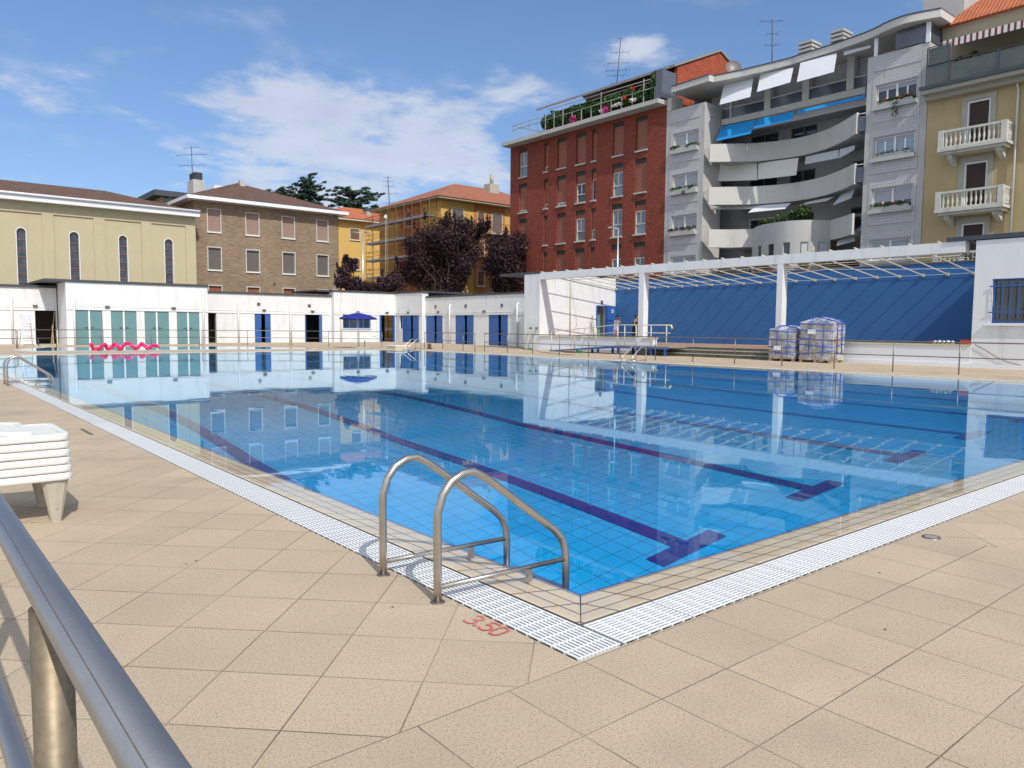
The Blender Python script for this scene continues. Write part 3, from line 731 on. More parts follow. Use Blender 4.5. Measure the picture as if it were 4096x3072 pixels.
# horizontal conduit and small lamps under the eaves, drainpipes, air vents
for F, u0, u1, rr, px_, py_ in ((F1, -12, uB0 - .1, 1, 250, 1158), (F2, uB0, uB1, 1, 1000, 1162), (F1, uB1 + .1, uC1 - .1, 2, 650, 1187), (F3, uC1, XE, 3, 450, 1199), (FE, YE, 60, 3, 620, 1200), (FW, YF0, YE, 3, 1100, 1196)):
    z = F.uz(rr, px_, py_)[1]; MB().fbox(F, (u0, u1, z - .02, z + .015), .0, .03).build('conduit', white2, bh)
    MB().fbox(F, (u0, u1, z - .22, z - .15), .0, .05).build('string_course', white, bh)
for F, r, x, y in ((F1, 1, 258, 1150), (F2, 1, 790, 1157), (F2, 1, 1278, 1167), (F1, 2, 655, 1182), (F1, 2, 1012, 1190), (F3, 3, 240, 1195), (F3, 3, 455, 1200), (FE, 3, 615, 1198), (FW, 3, 836, 1195), (FW, 3, 1177, 1191)):
    u, z = F.uz(r, x, y); MB().fbox(F, (u - .14, u + .14, z - .05, z + .08), .0, .13).fbox(F, (u - .1, u + .1, z - .09, z - .05), .02, .11).build('wall_lamp', steel2, bh)
for F, r, x, y0_ in ((F1, 1, 80, 1090), (F2, 1, 541, 1098), (F2, 1, 1492, 1045), (F1, 2, 462, 1133), (F1, 2, 845, 1138), (F3, 2, 1219, 1148), (FW, 3, 928, 1146), (FW, 3, 1427, 1132)):
    u, z = F.uz(r, x, y0_); p0 = F.P(u, z, -.02); p1 = F.P(u, z, .13); p2 = F.P(u, .0, .13)
    MB().tube([p0, F.P(u, z, .09), F.P(u, z - .05, .13), p2], .075, 10).build('drainpipe', white2, bh)
for F, r, x, y in ((F1, 2, 616, 1137), (F1, 2, 989, 1149), (FW, 3, 816, 1155), (FW, 3, 1038, 1150), (FW, 3, 1305, 1146)):
    u, z = F.uz(r, x, y); MB().frame(F, (u - .13, u + .13, z - .13, z + .13), .05, 0.002, .03).fbox(F, (u - .09, u + .09, z - .09, z + .09), .0, .012).build('air_vent', steel2, bh)
for F, r, x, y in ((F1, 2, 352, 1366), (F1, 2, 1106, 1364), (F3, 3, 364, 1363), (FW, 3, 1386, 1388)):
    u, z = F.uz(r, x, y); MB().fbox(F, (u - .18, u + .18, z - .13, z + .13), 0, .04).fbox(F, (u - .14, u + .14, z - .09, z + .09), .04, .05).build('meter_box', white2, bh)

# ================================================================== pavilion on the right: pier block, lit wall, pergola, blue wall, right-hand wing
pv_ = thing('pool_pavilion', 'white and deep blue terrace pavilion with concrete frame and slanting pergola bars', 'building', (35, 24, 0))
XP, XB, YL = 32.0, 38.97, 36.0
ZP, ZTB = 4.78, 0.50
MB().box(XP, XP + .45, YL, 37.5, -.02, ZP).build('pier', white, pv_)
MB().box(XP + .452, XP + .75, YL + .302, 37.5, -.02, ZP).build('side_wall', white, pv_); MB().box(XB - .3, XF + 5, YL + .302, 37.5, -.02, ZP).build('side_wall', white, pv_)
MB().box(XP - .02, XF + 5, YL + .0, 40, ZP + .002, ZP + .14).build('roof_edge', cap_m, pv_)
FL = Fac('Y', YL)
dr = FL.rect(13, 945, 85, 1108, 575); dr = (dr[0], dr[1], ZTB, dr[3])
MB().wall(FL, (XP + .452, XB + .0, -.05, 4.86), [dr], .3).build('wall', white, pv_)
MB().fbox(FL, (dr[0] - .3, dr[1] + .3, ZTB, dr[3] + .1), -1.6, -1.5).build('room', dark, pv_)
MB().fbox(FL, (dr[1] - .5, dr[1] - .1, ZTB, dr[3] - .05), -.6, -.5).build('inner_door', teal, pv_)
MB().frame(FL, (dr[0], dr[1], ZTB - .2, dr[3]), .07, -.1, .02).build('door_frame', blue_door, pv_)
dl = MB().fbox(FL, (dr[1] + .0, XB - .02, ZTB + .03, dr[3] - .03), .03, .09); dl.fbox(FL, (dr[1] + .05, XB - .08, ZTB + 1.25, ZTB + 1.31), .09, .11)
dl = dl.build('door', blue_door, pv_)
MB().fbox(FL, (dr[1] + .35, XB - .25, dr[3] - .5, dr[3] - .22), .092, .097).build('notice', mat('grey_notice', (.35, .38, .42), .6, var=.3, vs=20), dl)
v = FL.uz(13, 1033, 38); MB().fbox(FL, (v[0] - .1, v[0] + .1, v[1] - .12, v[1] + .12), 0, .03).build('air_vent', steel2, pv_)
# blue wall with its pale top rails
MB().box(XB, XB + .35, 10.6, YL - .0, ZTB - .1, 4.62).build('blue_wall', blue_wall, pv_)
MB().box(XB - .04, XB + .4, 10.6, YL, 4.625, 4.69).tube([(XB + .1, 10.6, 4.80), (XB + .1, YL, 4.80)], .025, 8).build('wall_coping', steel2, pv_)
# beam and posts
BZ0, BZ1 = 4.41, 4.83
MB().box(XP, XP + .42, 11.6, YL - .002, BZ0, BZ1).build('beam', white, pv_)
yp1 = onx(7, 1112, 600, XP)[1], onx(7, 1152, 600, XP)[1]; yp2 = onx(8, 212, 500, XP)[1], onx(8, 258, 500, XP)[1]
for a, b_ in (yp1, yp2): MB().box(XP + .002, XP + .40, b_, a, ZTB - .5, BZ0 - .002).build('post', white, pv_)
YR = 11.22
caps = [(2515, 1152), (2562, 1150), (2620, 1150), (2670, 1149), (2730, 1146), (2790, 1142), (2850, 1139), (2910, 1135), (2975, 1134), (3040, 1131), (3110, 1129), (3183, 1127), (3256, 1121), (3336, 1118), (3419, 1114), (3505, 1110), (3596, 1106), (3693, 1101), (3794, 1096), (3895, 1091)]
barm = mat('cream_pergola_steel', (0.50, 0.47, 0.37), .5, var=.1)
for i in range(23):
    y = 35.88 - i * 1.109
    if y < YR - .05: continue
    br = MB().bar((XP - .02, y, 4.885), (XB - .03, y, 4.065), .035, .05)
    br.box(XB - .09, XB - .001, y - .07, y + .07, 3.99, 4.13)
    br.build('pergola_bar', barm, pv_)
cab = []
for i in range(45):
    tt = i / 44 * (YL - YR); cab.append((XB - .05 - .9 * 0, YL - tt, 4.10 - .05 * math.sin(math.pi * ((tt / 1.109) % 1.0))))
MB().tube(cab, .009, 5).build('cable', white2, pv_)
zz = onx(7, 790, 345, 34.8)[2]
MB().tube([(34.6, YL - .05, 4.50), (34.6, YR + .05, 4.52)], .018, 6).tube([(34.6, YL - .08, 4.5), (34.62, YL - .08, 0.6)], .03, 6).build('tie_rod', barm, pv_)
sag = [(36.6, YL - k * (YL - YR) / 30, 4.42 - .30 * abs(math.sin(math.pi * 1.5 * k / 30))) for k in range(31)]
MB().tube(sag, .012, 5).build('cable', white2, pv_)
# terrace floor, low walls, steps
MB().box(XP + .3, XB, YR, YL, .1, ZTB).build('terrace_floor', mat('red_clinker_floor', (0.42, 0.22, 0.14), .85, var=.12, vs=4), pv_)
bl = mat('pale_blue_white_wall', (0.72, 0.73, 0.74), .9, var=.03, bump=.003)
MB().box(XP - .02, XP + .28, 26.75, YL - .002, -.02, .84).build('low_wall', bl, pv_)
MB().box(XP - .07, XP + .34, 27.92, YL - .004, .842, .90).box(XP - .07, XP + .34, 26.70, 27.50, .842, .90).build('wall_cap', cream, pv_)
MB().box(XP - .02, XP + .28, YR, 17.95, -.02, .82).build('low_wall', bl, pv_)
MB().box(XP - .06, XP + .34, YR + .02, 18.0, .822, .88).build('wall_cap', cream, pv_)
MB().box(XP - .10, XP - .022, 2, 17.95, -.02, .16).build('plinth', white2, pv_); MB().box(XP - .10, XP - .022, 26.75, YL, -.02, .16).build('plinth', white2, pv_)
st = mat('dark_stone_riser', (0.13, 0.125, 0.10), .95, var=.6, vs=3, bump=.02, bs=8)
MB().box(31.25, 32.3, 18.0, 26.7, -.02, .14).box(31.62, 32.3, 18.0, 26.7, .145, .31).box(31.98, 32.32, 18.0, 26.7, .315, .47).build('steps', st, pv_)
MB().box(31.22, 31.64, 18.0, 26.68, .142, .17).box(31.58, 32.0, 18.0, 26.68, .312, .34).box(31.95, 32.45, 18.0, 26.68, .472, .505).build('step_edge', mat('pale_step_edge', (.42, .38, .3), .9, var=.15), pv_)
# right-hand wing with the barred window
FR = Fac('X', XP)
wr = FR.rect(8, 1957, 335, 2175, 692); wr2 = (5.6, wr[1], wr[2], wr[3])
ZR = FR.uz(8, 1900, 40)[1]
zc_ = FR.uz(8, 1590, 60)[1]
wo = (8.25, wr[1], wr[2], wr[3])
MB().wall(FR, (-3, YR, -.05, 4.80), [wo], .30).build('wall', white, pv_); MB().box(XP + .31, 39.4, YR - .35, YR - .003, -.05, 4.80).build('wall', white, pv_)
MB().box(XP - .05, 40, -3, FR.uz(8, 1590, 60)[0], 4.835, 5.0).build('roof_edge', cap_m, pv_)
wf = window(FR, wo, pv_, blue_door, glass_dark, nm=1, t=.07, d=-.22, name='window')
MB().fbox(FR, (wo[0] - .1, wo[1] + .15, wo[2] - .09, wo[2] - .002), -.2, .12).build('sill', white2, wf)
gb = MB()
for zz in (wo[2] + .38, wo[3] - .30): gb.fbox(FR, (wo[0] - .1, wo[1] + .05, zz, zz + .045), .03, .07)
for k in range(9):
    yy = wo[0] + (wo[1] - wo[0]) * (k + .5) / 9; gb.fbox(FR, (yy - .011, yy + .011, wo[2] + .15, wo[3] - .12), .055, .075)
gb.build('window_grille', blue_door, pv_)
# ---- ramp with its handrails
rp = thing('access_ramp', 'blue steel access ramp with tall cream handrails before the low white wall', 'ramp', (30.9, 29, 0))
XR0, XR1 = 30.45, 31.75
rampf = mat('grey_ramp_deck', (.27, .25, .21), .9, var=.15)
MB().prism([(XR0, 33.3, .01), (XR0, 28.0, .42), (XR0, 28.0, .47), (XR0, 33.3, .05)], (XR1 - XR0, 0, 0)).box(XR0, XR1 + .25, 24.5, 28.0, .42, .47).build('deck', rampf, rp)
MB().prism([(XR0 - .06, 33.3, -.0), (XR0 - .06, 28.0, .33), (XR0 - .06, 28.0, .45), (XR0 - .06, 33.3, .06)], (.055, 0, 0)).box(XR0 - .06, XR0 - .005, 24.45, 28.0, .34, .45).build('side_beam', blue_door, rp)
for y, h in ((31.0, .2), (29.4, .30), (27.9, .34), (26.6, .34), (25.6, .34), (24.7, .34)):
    for x in (XR0 + .02, XR1 - .08): MB().box(x - .05, x + .05, y - .05, y + .05, 0, h).build('leg', blue_door, rp)
def rz(y): return .03 if y > 33.3 else (.03 + (33.3 - y) / 5.3 * .42 if y > 28 else .45)
for x in (XR0 - .03,):
    ys = [33.15, 31.2, 29.5, 27.9, 27.4, 26.6, 25.6, 24.6]
    tp = [(x, y, rz(y) + 1.12) for y in (33.35, 28.0, 24.35)]; mp = [(x, y, rz(y) + .72) for y in (32.4, 28.0, 24.35)]
    MB().tube([(x, 33.38, rz(33) + 1.04), (x, 33.42, rz(33) + 1.09)] + tp, .024, 8).build('top_rail', cream_steel, rp)
    MB().tube(mp, .019, 8).build('middle_rail', cream_steel, rp)
    for y in ys: MB().tube([(x, y, rz(y) - .02), (x, y, rz(y) + 1.11)], .03 if y != 27.9 else .04, 8).build('post', cream_steel, rp)
MB().tube([(XR0 - .03, 24.35, 1.57), (XR0 - .03, 24.28, 1.49), (XR0 - .03, 24.25, 1.40)], .05, 8).build('yellow_end_cap', mat('yellow_foam', (.65, .6, .2), .8), rp)
# ================================================================== foliage
def leaf_mesh(blobs, n, size, seed, shell=0.55, flat=0.0):
    """n small four-sided leaf tufts spread through ellipsoidal clumps (cx,cy,cz,rx,ry,rz)"""
    rg = np.random.default_rng(seed); B = np.array(blobs, float)
    wgt = (B[:, 3] * B[:, 4] * B[:, 5]) ** (2 / 3.0); idx = rg.choice(len(B), n, p=wgt / wgt.sum())
    d = rg.normal(size=(n, 3)); d /= np.linalg.norm(d, axis=1)[:, None]
    rr = (shell + (1 - shell) * rg.random(n)) * (0.82 + 0.30 * rg.random(n))
    c = B[idx, :3] + d * B[idx, 3:6] * rr[:, None]
    nr = rg.normal(size=(n, 3)) * 0.8 + d; nr[:, 2] += flat; nr /= np.linalg.norm(nr, axis=1)[:, None]
    t = np.cross(nr, rg.normal(size=(n, 3))); t /= np.linalg.norm(t, axis=1)[:, None]; b = np.cross(nr, t)
    s = size * (0.55 + 0.9 * rg.random(n))[:, None]
    V = np.stack([c - t * s, c - b * s * 0.5 + nr * s * 0.15, c + t * s, c + b * s * 0.5 + nr * s * 0.15], 1).reshape(-1, 3)
    return V
def leaves(name, m, blobs, n, size, seed, parent=None, base=None, shell=0.55, flat=0.0):
    V = leaf_mesh(blobs, n, size, seed, shell, flat)
    b = np.array(BASE[parent.name] if parent is not None else (base or (0, 0, 0)))
    me = bpy.data.meshes.new(name); k = len(V)
    me.vertices.add(k); me.vertices.foreach_set('co', (V - b).ravel())
    me.loops.add(k); me.loops.foreach_set('vertex_index', np.arange(k))
    me.polygons.add(k // 4); me.polygons.foreach_set('loop_start', np.arange(0, k, 4)); me.polygons.foreach_set('loop_total', np.full(k // 4, 4))
    me.materials.append(m); me.update(); me.validate()
    o = bpy.data.objects.new(name, me); C.objects.link(o)
    if parent is not None: o.parent = parent
    else: o.location = Vector(b)
    BASE[o.name] = Vector(b); return o
def leaf_mat(name, c0, c1, c2):
    m, n, b = newmat(name)
    g_ = n.node('ShaderNodeNewGeometry'); r_ = g_.outputs['Random Per Island']
    f = n.m('ADD', n.m('MULTIPLY', r_, 0.6), n.m('MULTIPLY', n.noise(n.obj(), 1.1, 3), 0.5))
    c = n.mix(n.smooth(f, 0.25, 0.6), c0, c1); c = n.mix(n.smooth(f, 0.62, 0.85), c, c2)
    n.put(b.inputs['Base Color'], c); b.inputs['Roughness'].default_value = 0.6; b.inputs['Specular IOR Level'].default_value = 0.3
    return m
plum_m = leaf_mat('dark_purple_leaves', (0.015, 0.008, 0.011), (0.038, 0.017, 0.022), (0.085, 0.040, 0.042))
cedar_m = leaf_mat('blue_green_needles', (0.020, 0.048, 0.032), (0.05, 0.095, 0.062), (0.11, 0.17, 0.12))
green_m = leaf_mat('balcony_leaves', (0.014, 0.04, 0.008), (0.04, 0.10, 0.018), (0.12, 0.19, 0.04))
bark = mat('dark_bark', (0.06, 0.045, 0.04), 0.95, var=.3, vs=6)
def limb(mb, a, b, r0, r1, seed):
    rg = random.Random(seed); a = Vector(a); b = Vector(b); L = (b - a).length; pts = []
    for i in range(7):
        t = i / 6; p = a.lerp(b, t); w = math.sin(math.pi * t) * L * .07
        pts.append(p + Vector((rg.uniform(-w, w), rg.uniform(-w, w), rg.uniform(-w, w) * .4 + w * .4)))
    mb.tube(pts, [r0 + (r1 - r0) * i / 6 for i in range(7)], 6)

# ================================================================== brown brick house
brn = brick_mat('tan_brown_brickwork', [(0.26, 0.175, 0.105), (0.30, 0.205, 0.12), (0.23, 0.155, 0.095), (0.32, 0.235, 0.14), (0.265, 0.195, 0.12), (0.30, 0.195, 0.125), (0.28, 0.215, 0.14), (0.245, 0.17, 0.12)], (0.26, 0.21, 0.15), 0.36, 0.085, ms=.08)
shut = mat('taupe_roller_shutter', (0.33, 0.21, 0.17), .7, var=.06)
shut2 = mat('grey_roller_shutter', (0.14, 0.115, 0.10), .7, var=.06)
FB = Fac('Y', 67.0)
oldwhite = mat('offwhite_window_frame', (0.56, 0.54, 0.48), .6, var=.08)
bl_ = thing('brick_house', 'brown brick house with white framed shuttered windows and hipped brown roof', 'house', (22, 67, 0))
fr = FB.rect(2, 90, 329, 1282, 478); ue0, ue1 = Fac('Y', 66.0).rect(2, 90, 340, 1282, 470)[:2]
ze = (Fac('Y', 66.0).uz(2, 90, 352)[1] + Fac('Y', 66.0).uz(2, 1282, 478)[1]) / 2
uL = FB.uz(2, 140, 500)[0]; uR = FB.uz(2, 1206, 600)[0]
rows = [[(232, 427, 341, 577), (516, 456, 622, 600), (784, 484, 884, 627), (1040, 511, 1130, 647)],
        [(236, 710, 346, 856), (520, 729, 627, 871), (788, 749, 888, 887), (1041, 769, 1134, 899)],
        [(242, 992, 351, 1142), (526, 1003, 630, 1146), (791, 1015, 889, 1150), (1043, 1026, 1135, 1156)]]
wins = []
for r_, row in enumerate(rows):
    q = [FB.rect(2, *w_) for w_ in row]; z1 = np.mean([a[3] for a in q]); z0 = z1 - 2.0
    wins.append([(a[0], a[1], z0, z1) for a in q])
MB().wall(FB, (uL, uR, 0, ze + .1), [w_ for row in wins for w_ in row], .25).box(uL, uL + .3, 67.25, 79, 0, ze + .1).box(uR - .3, uR, 67.25, 79, 0, ze + .1).build('wall', brn, bl_)
for r_, row in enumerate(wins):
    for w_ in row:
        f = MB().frame(FB, w_, .075, -.20, .05).build('window', oldwhite, bl_)
        s = MB().fbox(FB, (w_[0] + .09, w_[1] - .09, w_[2] + .09, w_[3] - .09), -.22, -.14)
        for k in range(18):
            zz = w_[2] + .1 + k * (w_[3] - w_[2] - .2) / 18; s.fbox(FB, (w_[0] + .1, w_[1] - .1, zz, zz + .06), -.14, -.13)
        s.build('shutter', shut if r_ == 0 else shut2 if r_ == 1 else terrac, f)
        MB().fbox(FB, (w_[0] - .03, w_[1] + .03, w_[2] - .06, w_[2] - .002), -.2, .1).build('sill', white2, f)
RY1 = 79.0
MB().box(ue0, ue1, 66.0, RY1 + 1, ze, ze + .28).build('eaves', white2, bl_)
ap = FB; apx = ony(2, 492, 247, 72.5)
def hip(mb, x0, x1, y0, y1, z, ra, rb_, t=.18):
    """hipped roof: eave rectangle and two ridge points"""
    c = [(x0, y0, z), (x1, y0, z), (x1, y1, z), (x0, y1, z)]
    mb.add([*c, ra, rb_], [(0, 1, 5, 4) if ra[0] != rb_[0] or True else 0, (1, 2, 5), (2, 3, 4, 5), (3, 0, 4), (0, 3, 2, 1)])
    return mb
hip(MB(), ue0 + .5, ue1 - .4, 66.6, RY1 + .5, ze + .45, (apx[0] - .4, 72.5, apx[2]), (apx[0] + .4, 73, apx[2])).build('roof', roof_brown, bl_)
MB().box(ue0 + .5, ue1 - .4, 66.6, RY1 + .5, ze + .28, ze + .45).build('roof_edge', cap_m, bl_)
ch = ony(2, 163, 225, 69.5); cw = ony(2, 120, 225, 69.5)[0], ony(2, 205, 225, 69.5)[0]
ct = ony(2, 163, 180, 69.5)[2]
cb_ = MB().box(cw[0], cw[1], 69.0, 70.6, ze + .3, ch[2]).build('chimney', concrete, bl_)
cc = MB()
for k in range(5): cc.box(cw[0] + .15, cw[1] - .15, 69.1, 70.5, ch[2] + .08 + k * (ct - ch[2]) / 5, ch[2] + .22 + k * (ct - ch[2]) / 5)
cc.box(cw[0] + .4, cw[1] - .4, 69.4, 70.2, ch[2], ct); cc.build('chimney_cap', cap_m, cb_)
va = ony(2, 492, 228, 72.5); MB().box(va[0] - .25, va[0] + .25, 72.3, 72.8, apx[2] - .3, va[2] + .05).build('chimney', concrete, bl_)
rv = ony(2, 330, 262, 74.5); MB().box(ony(2, 288, 262, 74.5)[0], ony(2, 395, 262, 74.5)[0], 74.5, 76, rv[2] - 1.5, rv[2]).build('roof_vent', white2, bl_)
mk = FB.rect(2, 1158, 1028, 1198, 1046); MB().fbox(FB, mk, .01, .12).build('cable_box', white2, bl_)
mk = FB.rect(2, 727, 979, 741, 993); MB().fbox(FB, mk, .0, .05).build('air_vent', cap_m, bl_)
def antenna(base, toppt, parent, arms, r=.028):
    a = Vector(base); t_ = Vector(toppt); mb = MB().tube([a, t_], r, 6); H = (t_ - a).length; d = (t_ - a).normalized()
    for f_, L, k in arms:
        c = a + (t_ - a) * f_
        u = Vector((.77, -.64, .05)).normalized()
        mb.tube([c - u * L, c + u * L], .016, 5)
        for j in range(k):
            p = c - u * L + u * (2 * L * j / max(1, k - 1)); v_ = Vector((.5, .6, .35 if j % 2 else -.2)).normalized() * .32
            mb.tube([p - v_, p + v_], .010, 4)
    return mb.build('antenna', cap_m, parent)
antenna(ony(2, 128, 180, 70), ony(2, 120, -22, 70), bl_, [(.97, .7, 5), (.72, 1.3, 8), (.33, 1.1, 7)])
# flat-roofed stair tower to the left behind
tr_ = ony(1, 1150, 330, 72.0), ony(1, 1410, 290, 72.0)
ochre = mat('ochre_render', (0.42, 0.36, 0.20), .9, var=.08, vs=.7)
tw = MB().box(tr_[0][0] + .4, tr_[1][0] + 1.5, 72, 78, 0, ony(1, 1200, 345, 72)[2]).build('stair_tower', ochre, bl_)
MB().box(tr_[0][0] - .3, tr_[1][0] + 1.8, 71.3, 78.5, ony(1, 1200, 345, 72)[2], ony(1, 1200, 305, 72)[2]).build('stair_tower_roof', cap_m, bl_)
Ft = Fac('Y', 72.0); wr_ = Ft.rect(1, 1205, 335, 1248, 385); MB().frame(Ft, wr_, .1, .0, .06).fbox(Ft, (wr_[0] + .1, wr_[1] - .1, wr_[2] + .1, wr_[3] - .1), .0, .03).build('window', glass_dark, bl_)

# ================================================================== church hall
FC = Fac('Y', 66.0)
chh = thing('church_hall', 'beige church hall with four tall round-arched windows and brown tiled roof', 'church', (8, 66, 0))
chw = mat('beige_render', (0.50, 0.43, 0.27), .92, var=.07, vs=.8, bump=.004, bs=30, dirt=.12, streak=True)
uC = FC.uz(1, 1442, 700)[0]; zg = (Fac('Y', 65.3).uz(1, 0, 355)[1] + Fac('Y', 65.3).uz(1, 1470, 490)[1]) / 2
# (arched windows cut as rectangles filled by an arched spandrel)
aw = [(113, 568, 209, 1000), (505, 598, 596, 970), (870, 628, 950, 985), (1208, 655, 1285, 998)]
hl = []
ztop = np.mean([FC.uz(1, (a + c) / 2, b_)[1] for a, b_, c, d_ in aw])
for a, b_, c, d_ in aw: r_ = FC.rect(1, a, b_, c, d_); hl.append((r_[0], r_[1], 2.5, ztop))
hl = [(hl[0][0] - 2 * (hl[1][0] - hl[0][0]), hl[0][0] - 2 * (hl[1][0] - hl[0][0]) + 1.4, 2.5, ztop), (hl[0][0] - (hl[1][0] - hl[0][0]), hl[0][0] - (hl[1][0] - hl[0][0]) + 1.4, 2.5, ztop)] + hl
zband = (FC.uz(1, 0, 442)[1] + FC.uz(1, 1440, 570)[1]) / 2
wmb = MB().wall(FC, (-16, uC, 0, zg), hl, .35).box(uC - .3, uC, 66.35, 80, 0, zg)
for u0, u1, z0, z1 in hl:     # arch spandrels
    r_ = (u1 - u0) / 2; cu_, cz_ = (u0 + u1) / 2, z1 - r_
    for sgn in (-1, 1):
        pts = [(cu_ + sgn * r_, z1)] + [(cu_ + sgn * r_ * math.cos(t_), cz_ + r_ * math.sin(t_)) for t_ in [math.pi / 2 * k / 8 for k in range(9)]]
        wmb.prism([FC.P(u, z, .0) for u, z in pts], (0, .3, 0))
wmb.build('wall', chw, chh)
# pilasters and upper band stand proud
pil = [(-2.2, -1.2)] + [tuple(sorted((FC.uz(1, a, 700)[0], FC.uz(1, b_, 700)[0]))) for a, b_ in ((312, 398), (692, 774), (1042, 1117), (1368, 1441))]
pl = MB().fbox(FC, (-16, uC, zband, zg), .002, .10)
for a, b_ in pil: pl.fbox(FC, (a, b_, 0, zband - .002), .002, .10)
pl.build('pilasters', chw, chh)
stained = mat('leaded_church_glass', (0.05, 0.055, 0.07), .25, var=.9, vs=2.5, spec=.8)
for u0, u1, z0, z1 in hl:
    r_ = (u1 - u0) / 2; cu_, cz_ = (u0 + u1) / 2, z1 - r_
    arch = [(u0, z0), (u0, cz_)] + [(cu_ - r_ * math.cos(t_), cz_ + r_ * math.sin(t_)) for t_ in [math.pi * k / 12 for k in range(13)]] + [(u1, cz_), (u1, z0)]
    f = MB(); k = len(arch)
    inn = [(cu_ + (a - cu_) * .86, min(z, cz_ + (z - cz_) * .86) if z > cz_ else z) for a, z in arch]
    for i in range(k - 1):
        a, b_, c, d_ = arch[i], arch[i + 1], inn[i + 1], inn[i]
        f.prism([FC.P(*a, .03), FC.P(*b_, .03), FC.P(*c, .03), FC.P(*d_, .03)], (0, .3, 0))
    zz = z0
    while zz < cz_ + .2: f.fbox(FC, (u0 + .1, u1 - .1, zz, zz + .05), -.21, -.17, 1); zz += .62
    f = f.build('window', [white2, terrac], chh)
    MB().prism([FC.P(*p, -.22) for p in inn], (0, .04, 0)).build('pane', stained, f)
ug = Fac('Y', 65.3).uz(1, 1472, 480)[0]
MB().box(-16, ug, 65.25, 66.3, zg - .02, zg + .38).build('cornice', white2, chh)
MB().tube([(-16, 65.18, zg + .42), (ug, 65.18, zg + .42)], .10, 8).build('gutter', white2, chh)
hz_ = ony(1, 770, 300, 71.5)
MB().add([(-16, 65.3, zg + .45), (ug - .3, 65.3, zg + .45), (ug - .3, 79, zg + .45), (-16, 79, zg + .45), (-16, 71.5, hz_[2]), (hz_[0], 71.5, hz_[2])],
         [(0, 1, 5, 4), (1, 2, 5), (2, 3, 4, 5), (0, 4, 3)]).build('roof', roof_brown, chh)

# ================================================================== red brick block
redb = brick_mat('dark_red_brickwork', [(0.225, 0.044, 0.022), (0.245, 0.049, 0.024), (0.205, 0.040, 0.021), (0.235, 0.047, 0.024), (0.265, 0.060, 0.03), (0.185, 0.036, 0.021)], (0.19, 0.045, 0.03), 0.25, 0.07, ms=.08, var=.3)
gab = brick_mat('orange_red_brickwork', [(0.33, 0.055, 0.02), (0.38, 0.07, 0.026), (0.30, 0.05, 0.02), (0.36, 0.085, 0.035)], (0.30, 0.10, 0.05), 0.26, 0.085, ms=.08)
XG = 47.0; FG = Fac('X', XG)
rd = thing('red_brick_block', 'tall dark red brick apartment block with narrow windows and planted roof terrace', 'apartment block', (XG, 48, 0))
uB_ = 38.48; uT = 57.3
lint = mat('dark_green_lintel', (0.035, 0.042, 0.036), .8, var=.2)
rshut = mat('salmon_roller_shutter', (0.27, 0.095, 0.062), .75, var=.07, vs=1.0)
oldwhite = mat('offwhite_window_frame', (0.62, 0.60, 0.52), .6, var=.08)
W = [(215, 742, 265, 935, 757, 1), (380, 693, 403, 905, 852, 0), (466, 672, 523, 882, 862, 0), (590, 640, 650, 855, 833, 0), (694, 610, 722, 838, 826, 0), (830, 573, 902, 802, 780, 0), (985, 530, 1058, 770, 745, 0),
     (208, 978, 262, 1170, 1138, 0), (376, 947, 399, 1148, 1100, 0), (462, 922, 519, 1130, 1088, 0), (587, 895, 648, 1112, 962, 1), (692, 875, 720, 1098, 937, 1), (830, 843, 896, 1072, 885, 1), (978, 812, 1052, 1045, 1045, 0),
     (206, 1212, 258, 1405, 1405, 0), (372, 1188, 396, 1395, 1395, 0), (458, 1172, 516, 1380, 1380, 0), (583, 1150, 644, 1362, 1195, 2), (688, 1140, 713, 1355, 1270, 0), (826, 1112, 890, 1340, 1135, 2), (975, 1088, 1047, 1322, 1143, 2),
     (204, 1446, 257, 1640, 1640, 0), (370, 1430, 395, 1640, 1640, 0), (455, 1412, 513, 1612, 1612, 0), (580, 1402, 640, 1605, 1605, 0), (683, 1390, 711, 1602, 1602, 0), (820, 1378, 886, 1590, 1465, 2), (972, 1360, 1042, 1575, 1455, 2)]
cols = {}
for i, w_ in enumerate(W):     # true every column and row
    cols.setdefault(i % 7, []).append(FG.rect(4, w_[0], w_[1], w_[2], w_[3])[:2])
zr = []
for r_ in range(4):
    q = [FG.rect(4, *W[r_ * 7 + k][:4]) for k in range(7)]; zr.append((np.mean([a[3] for a in q[:]]), ))
ztops = [z[0] for z in zr]; pitch = (ztops[0] - ztops[3]) / 3
hole = []
for i in range(28):
    cu0 = np.mean([c_[0] for c_ in cols[i % 7]]); cu1 = np.mean([c_[1] for c_ in cols[i % 7]]); zt_ = ztops[0] - pitch * (i // 7)
    hole.append((cu0, cu1, zt_ - pitch + .62, zt_))
extra = [(h[0], h[1], h[2] - pitch, h[3] - pitch) for h in hole[21:]]
MB().wall(FG, (uB_, uT, 0, 18.45), hole + extra, .32).box(XG + .32, XG + 13, uT - .3, uT, 0, 18.45).box(XG + .32, XG + 13, uB_, uB_ + .3, 0, 18.45).build('wall', redb, rd)
glint = mat('pale_reflecting_glass', (0.16, 0.19, 0.22), .12, var=.5, vs=1.2, spec=.9)
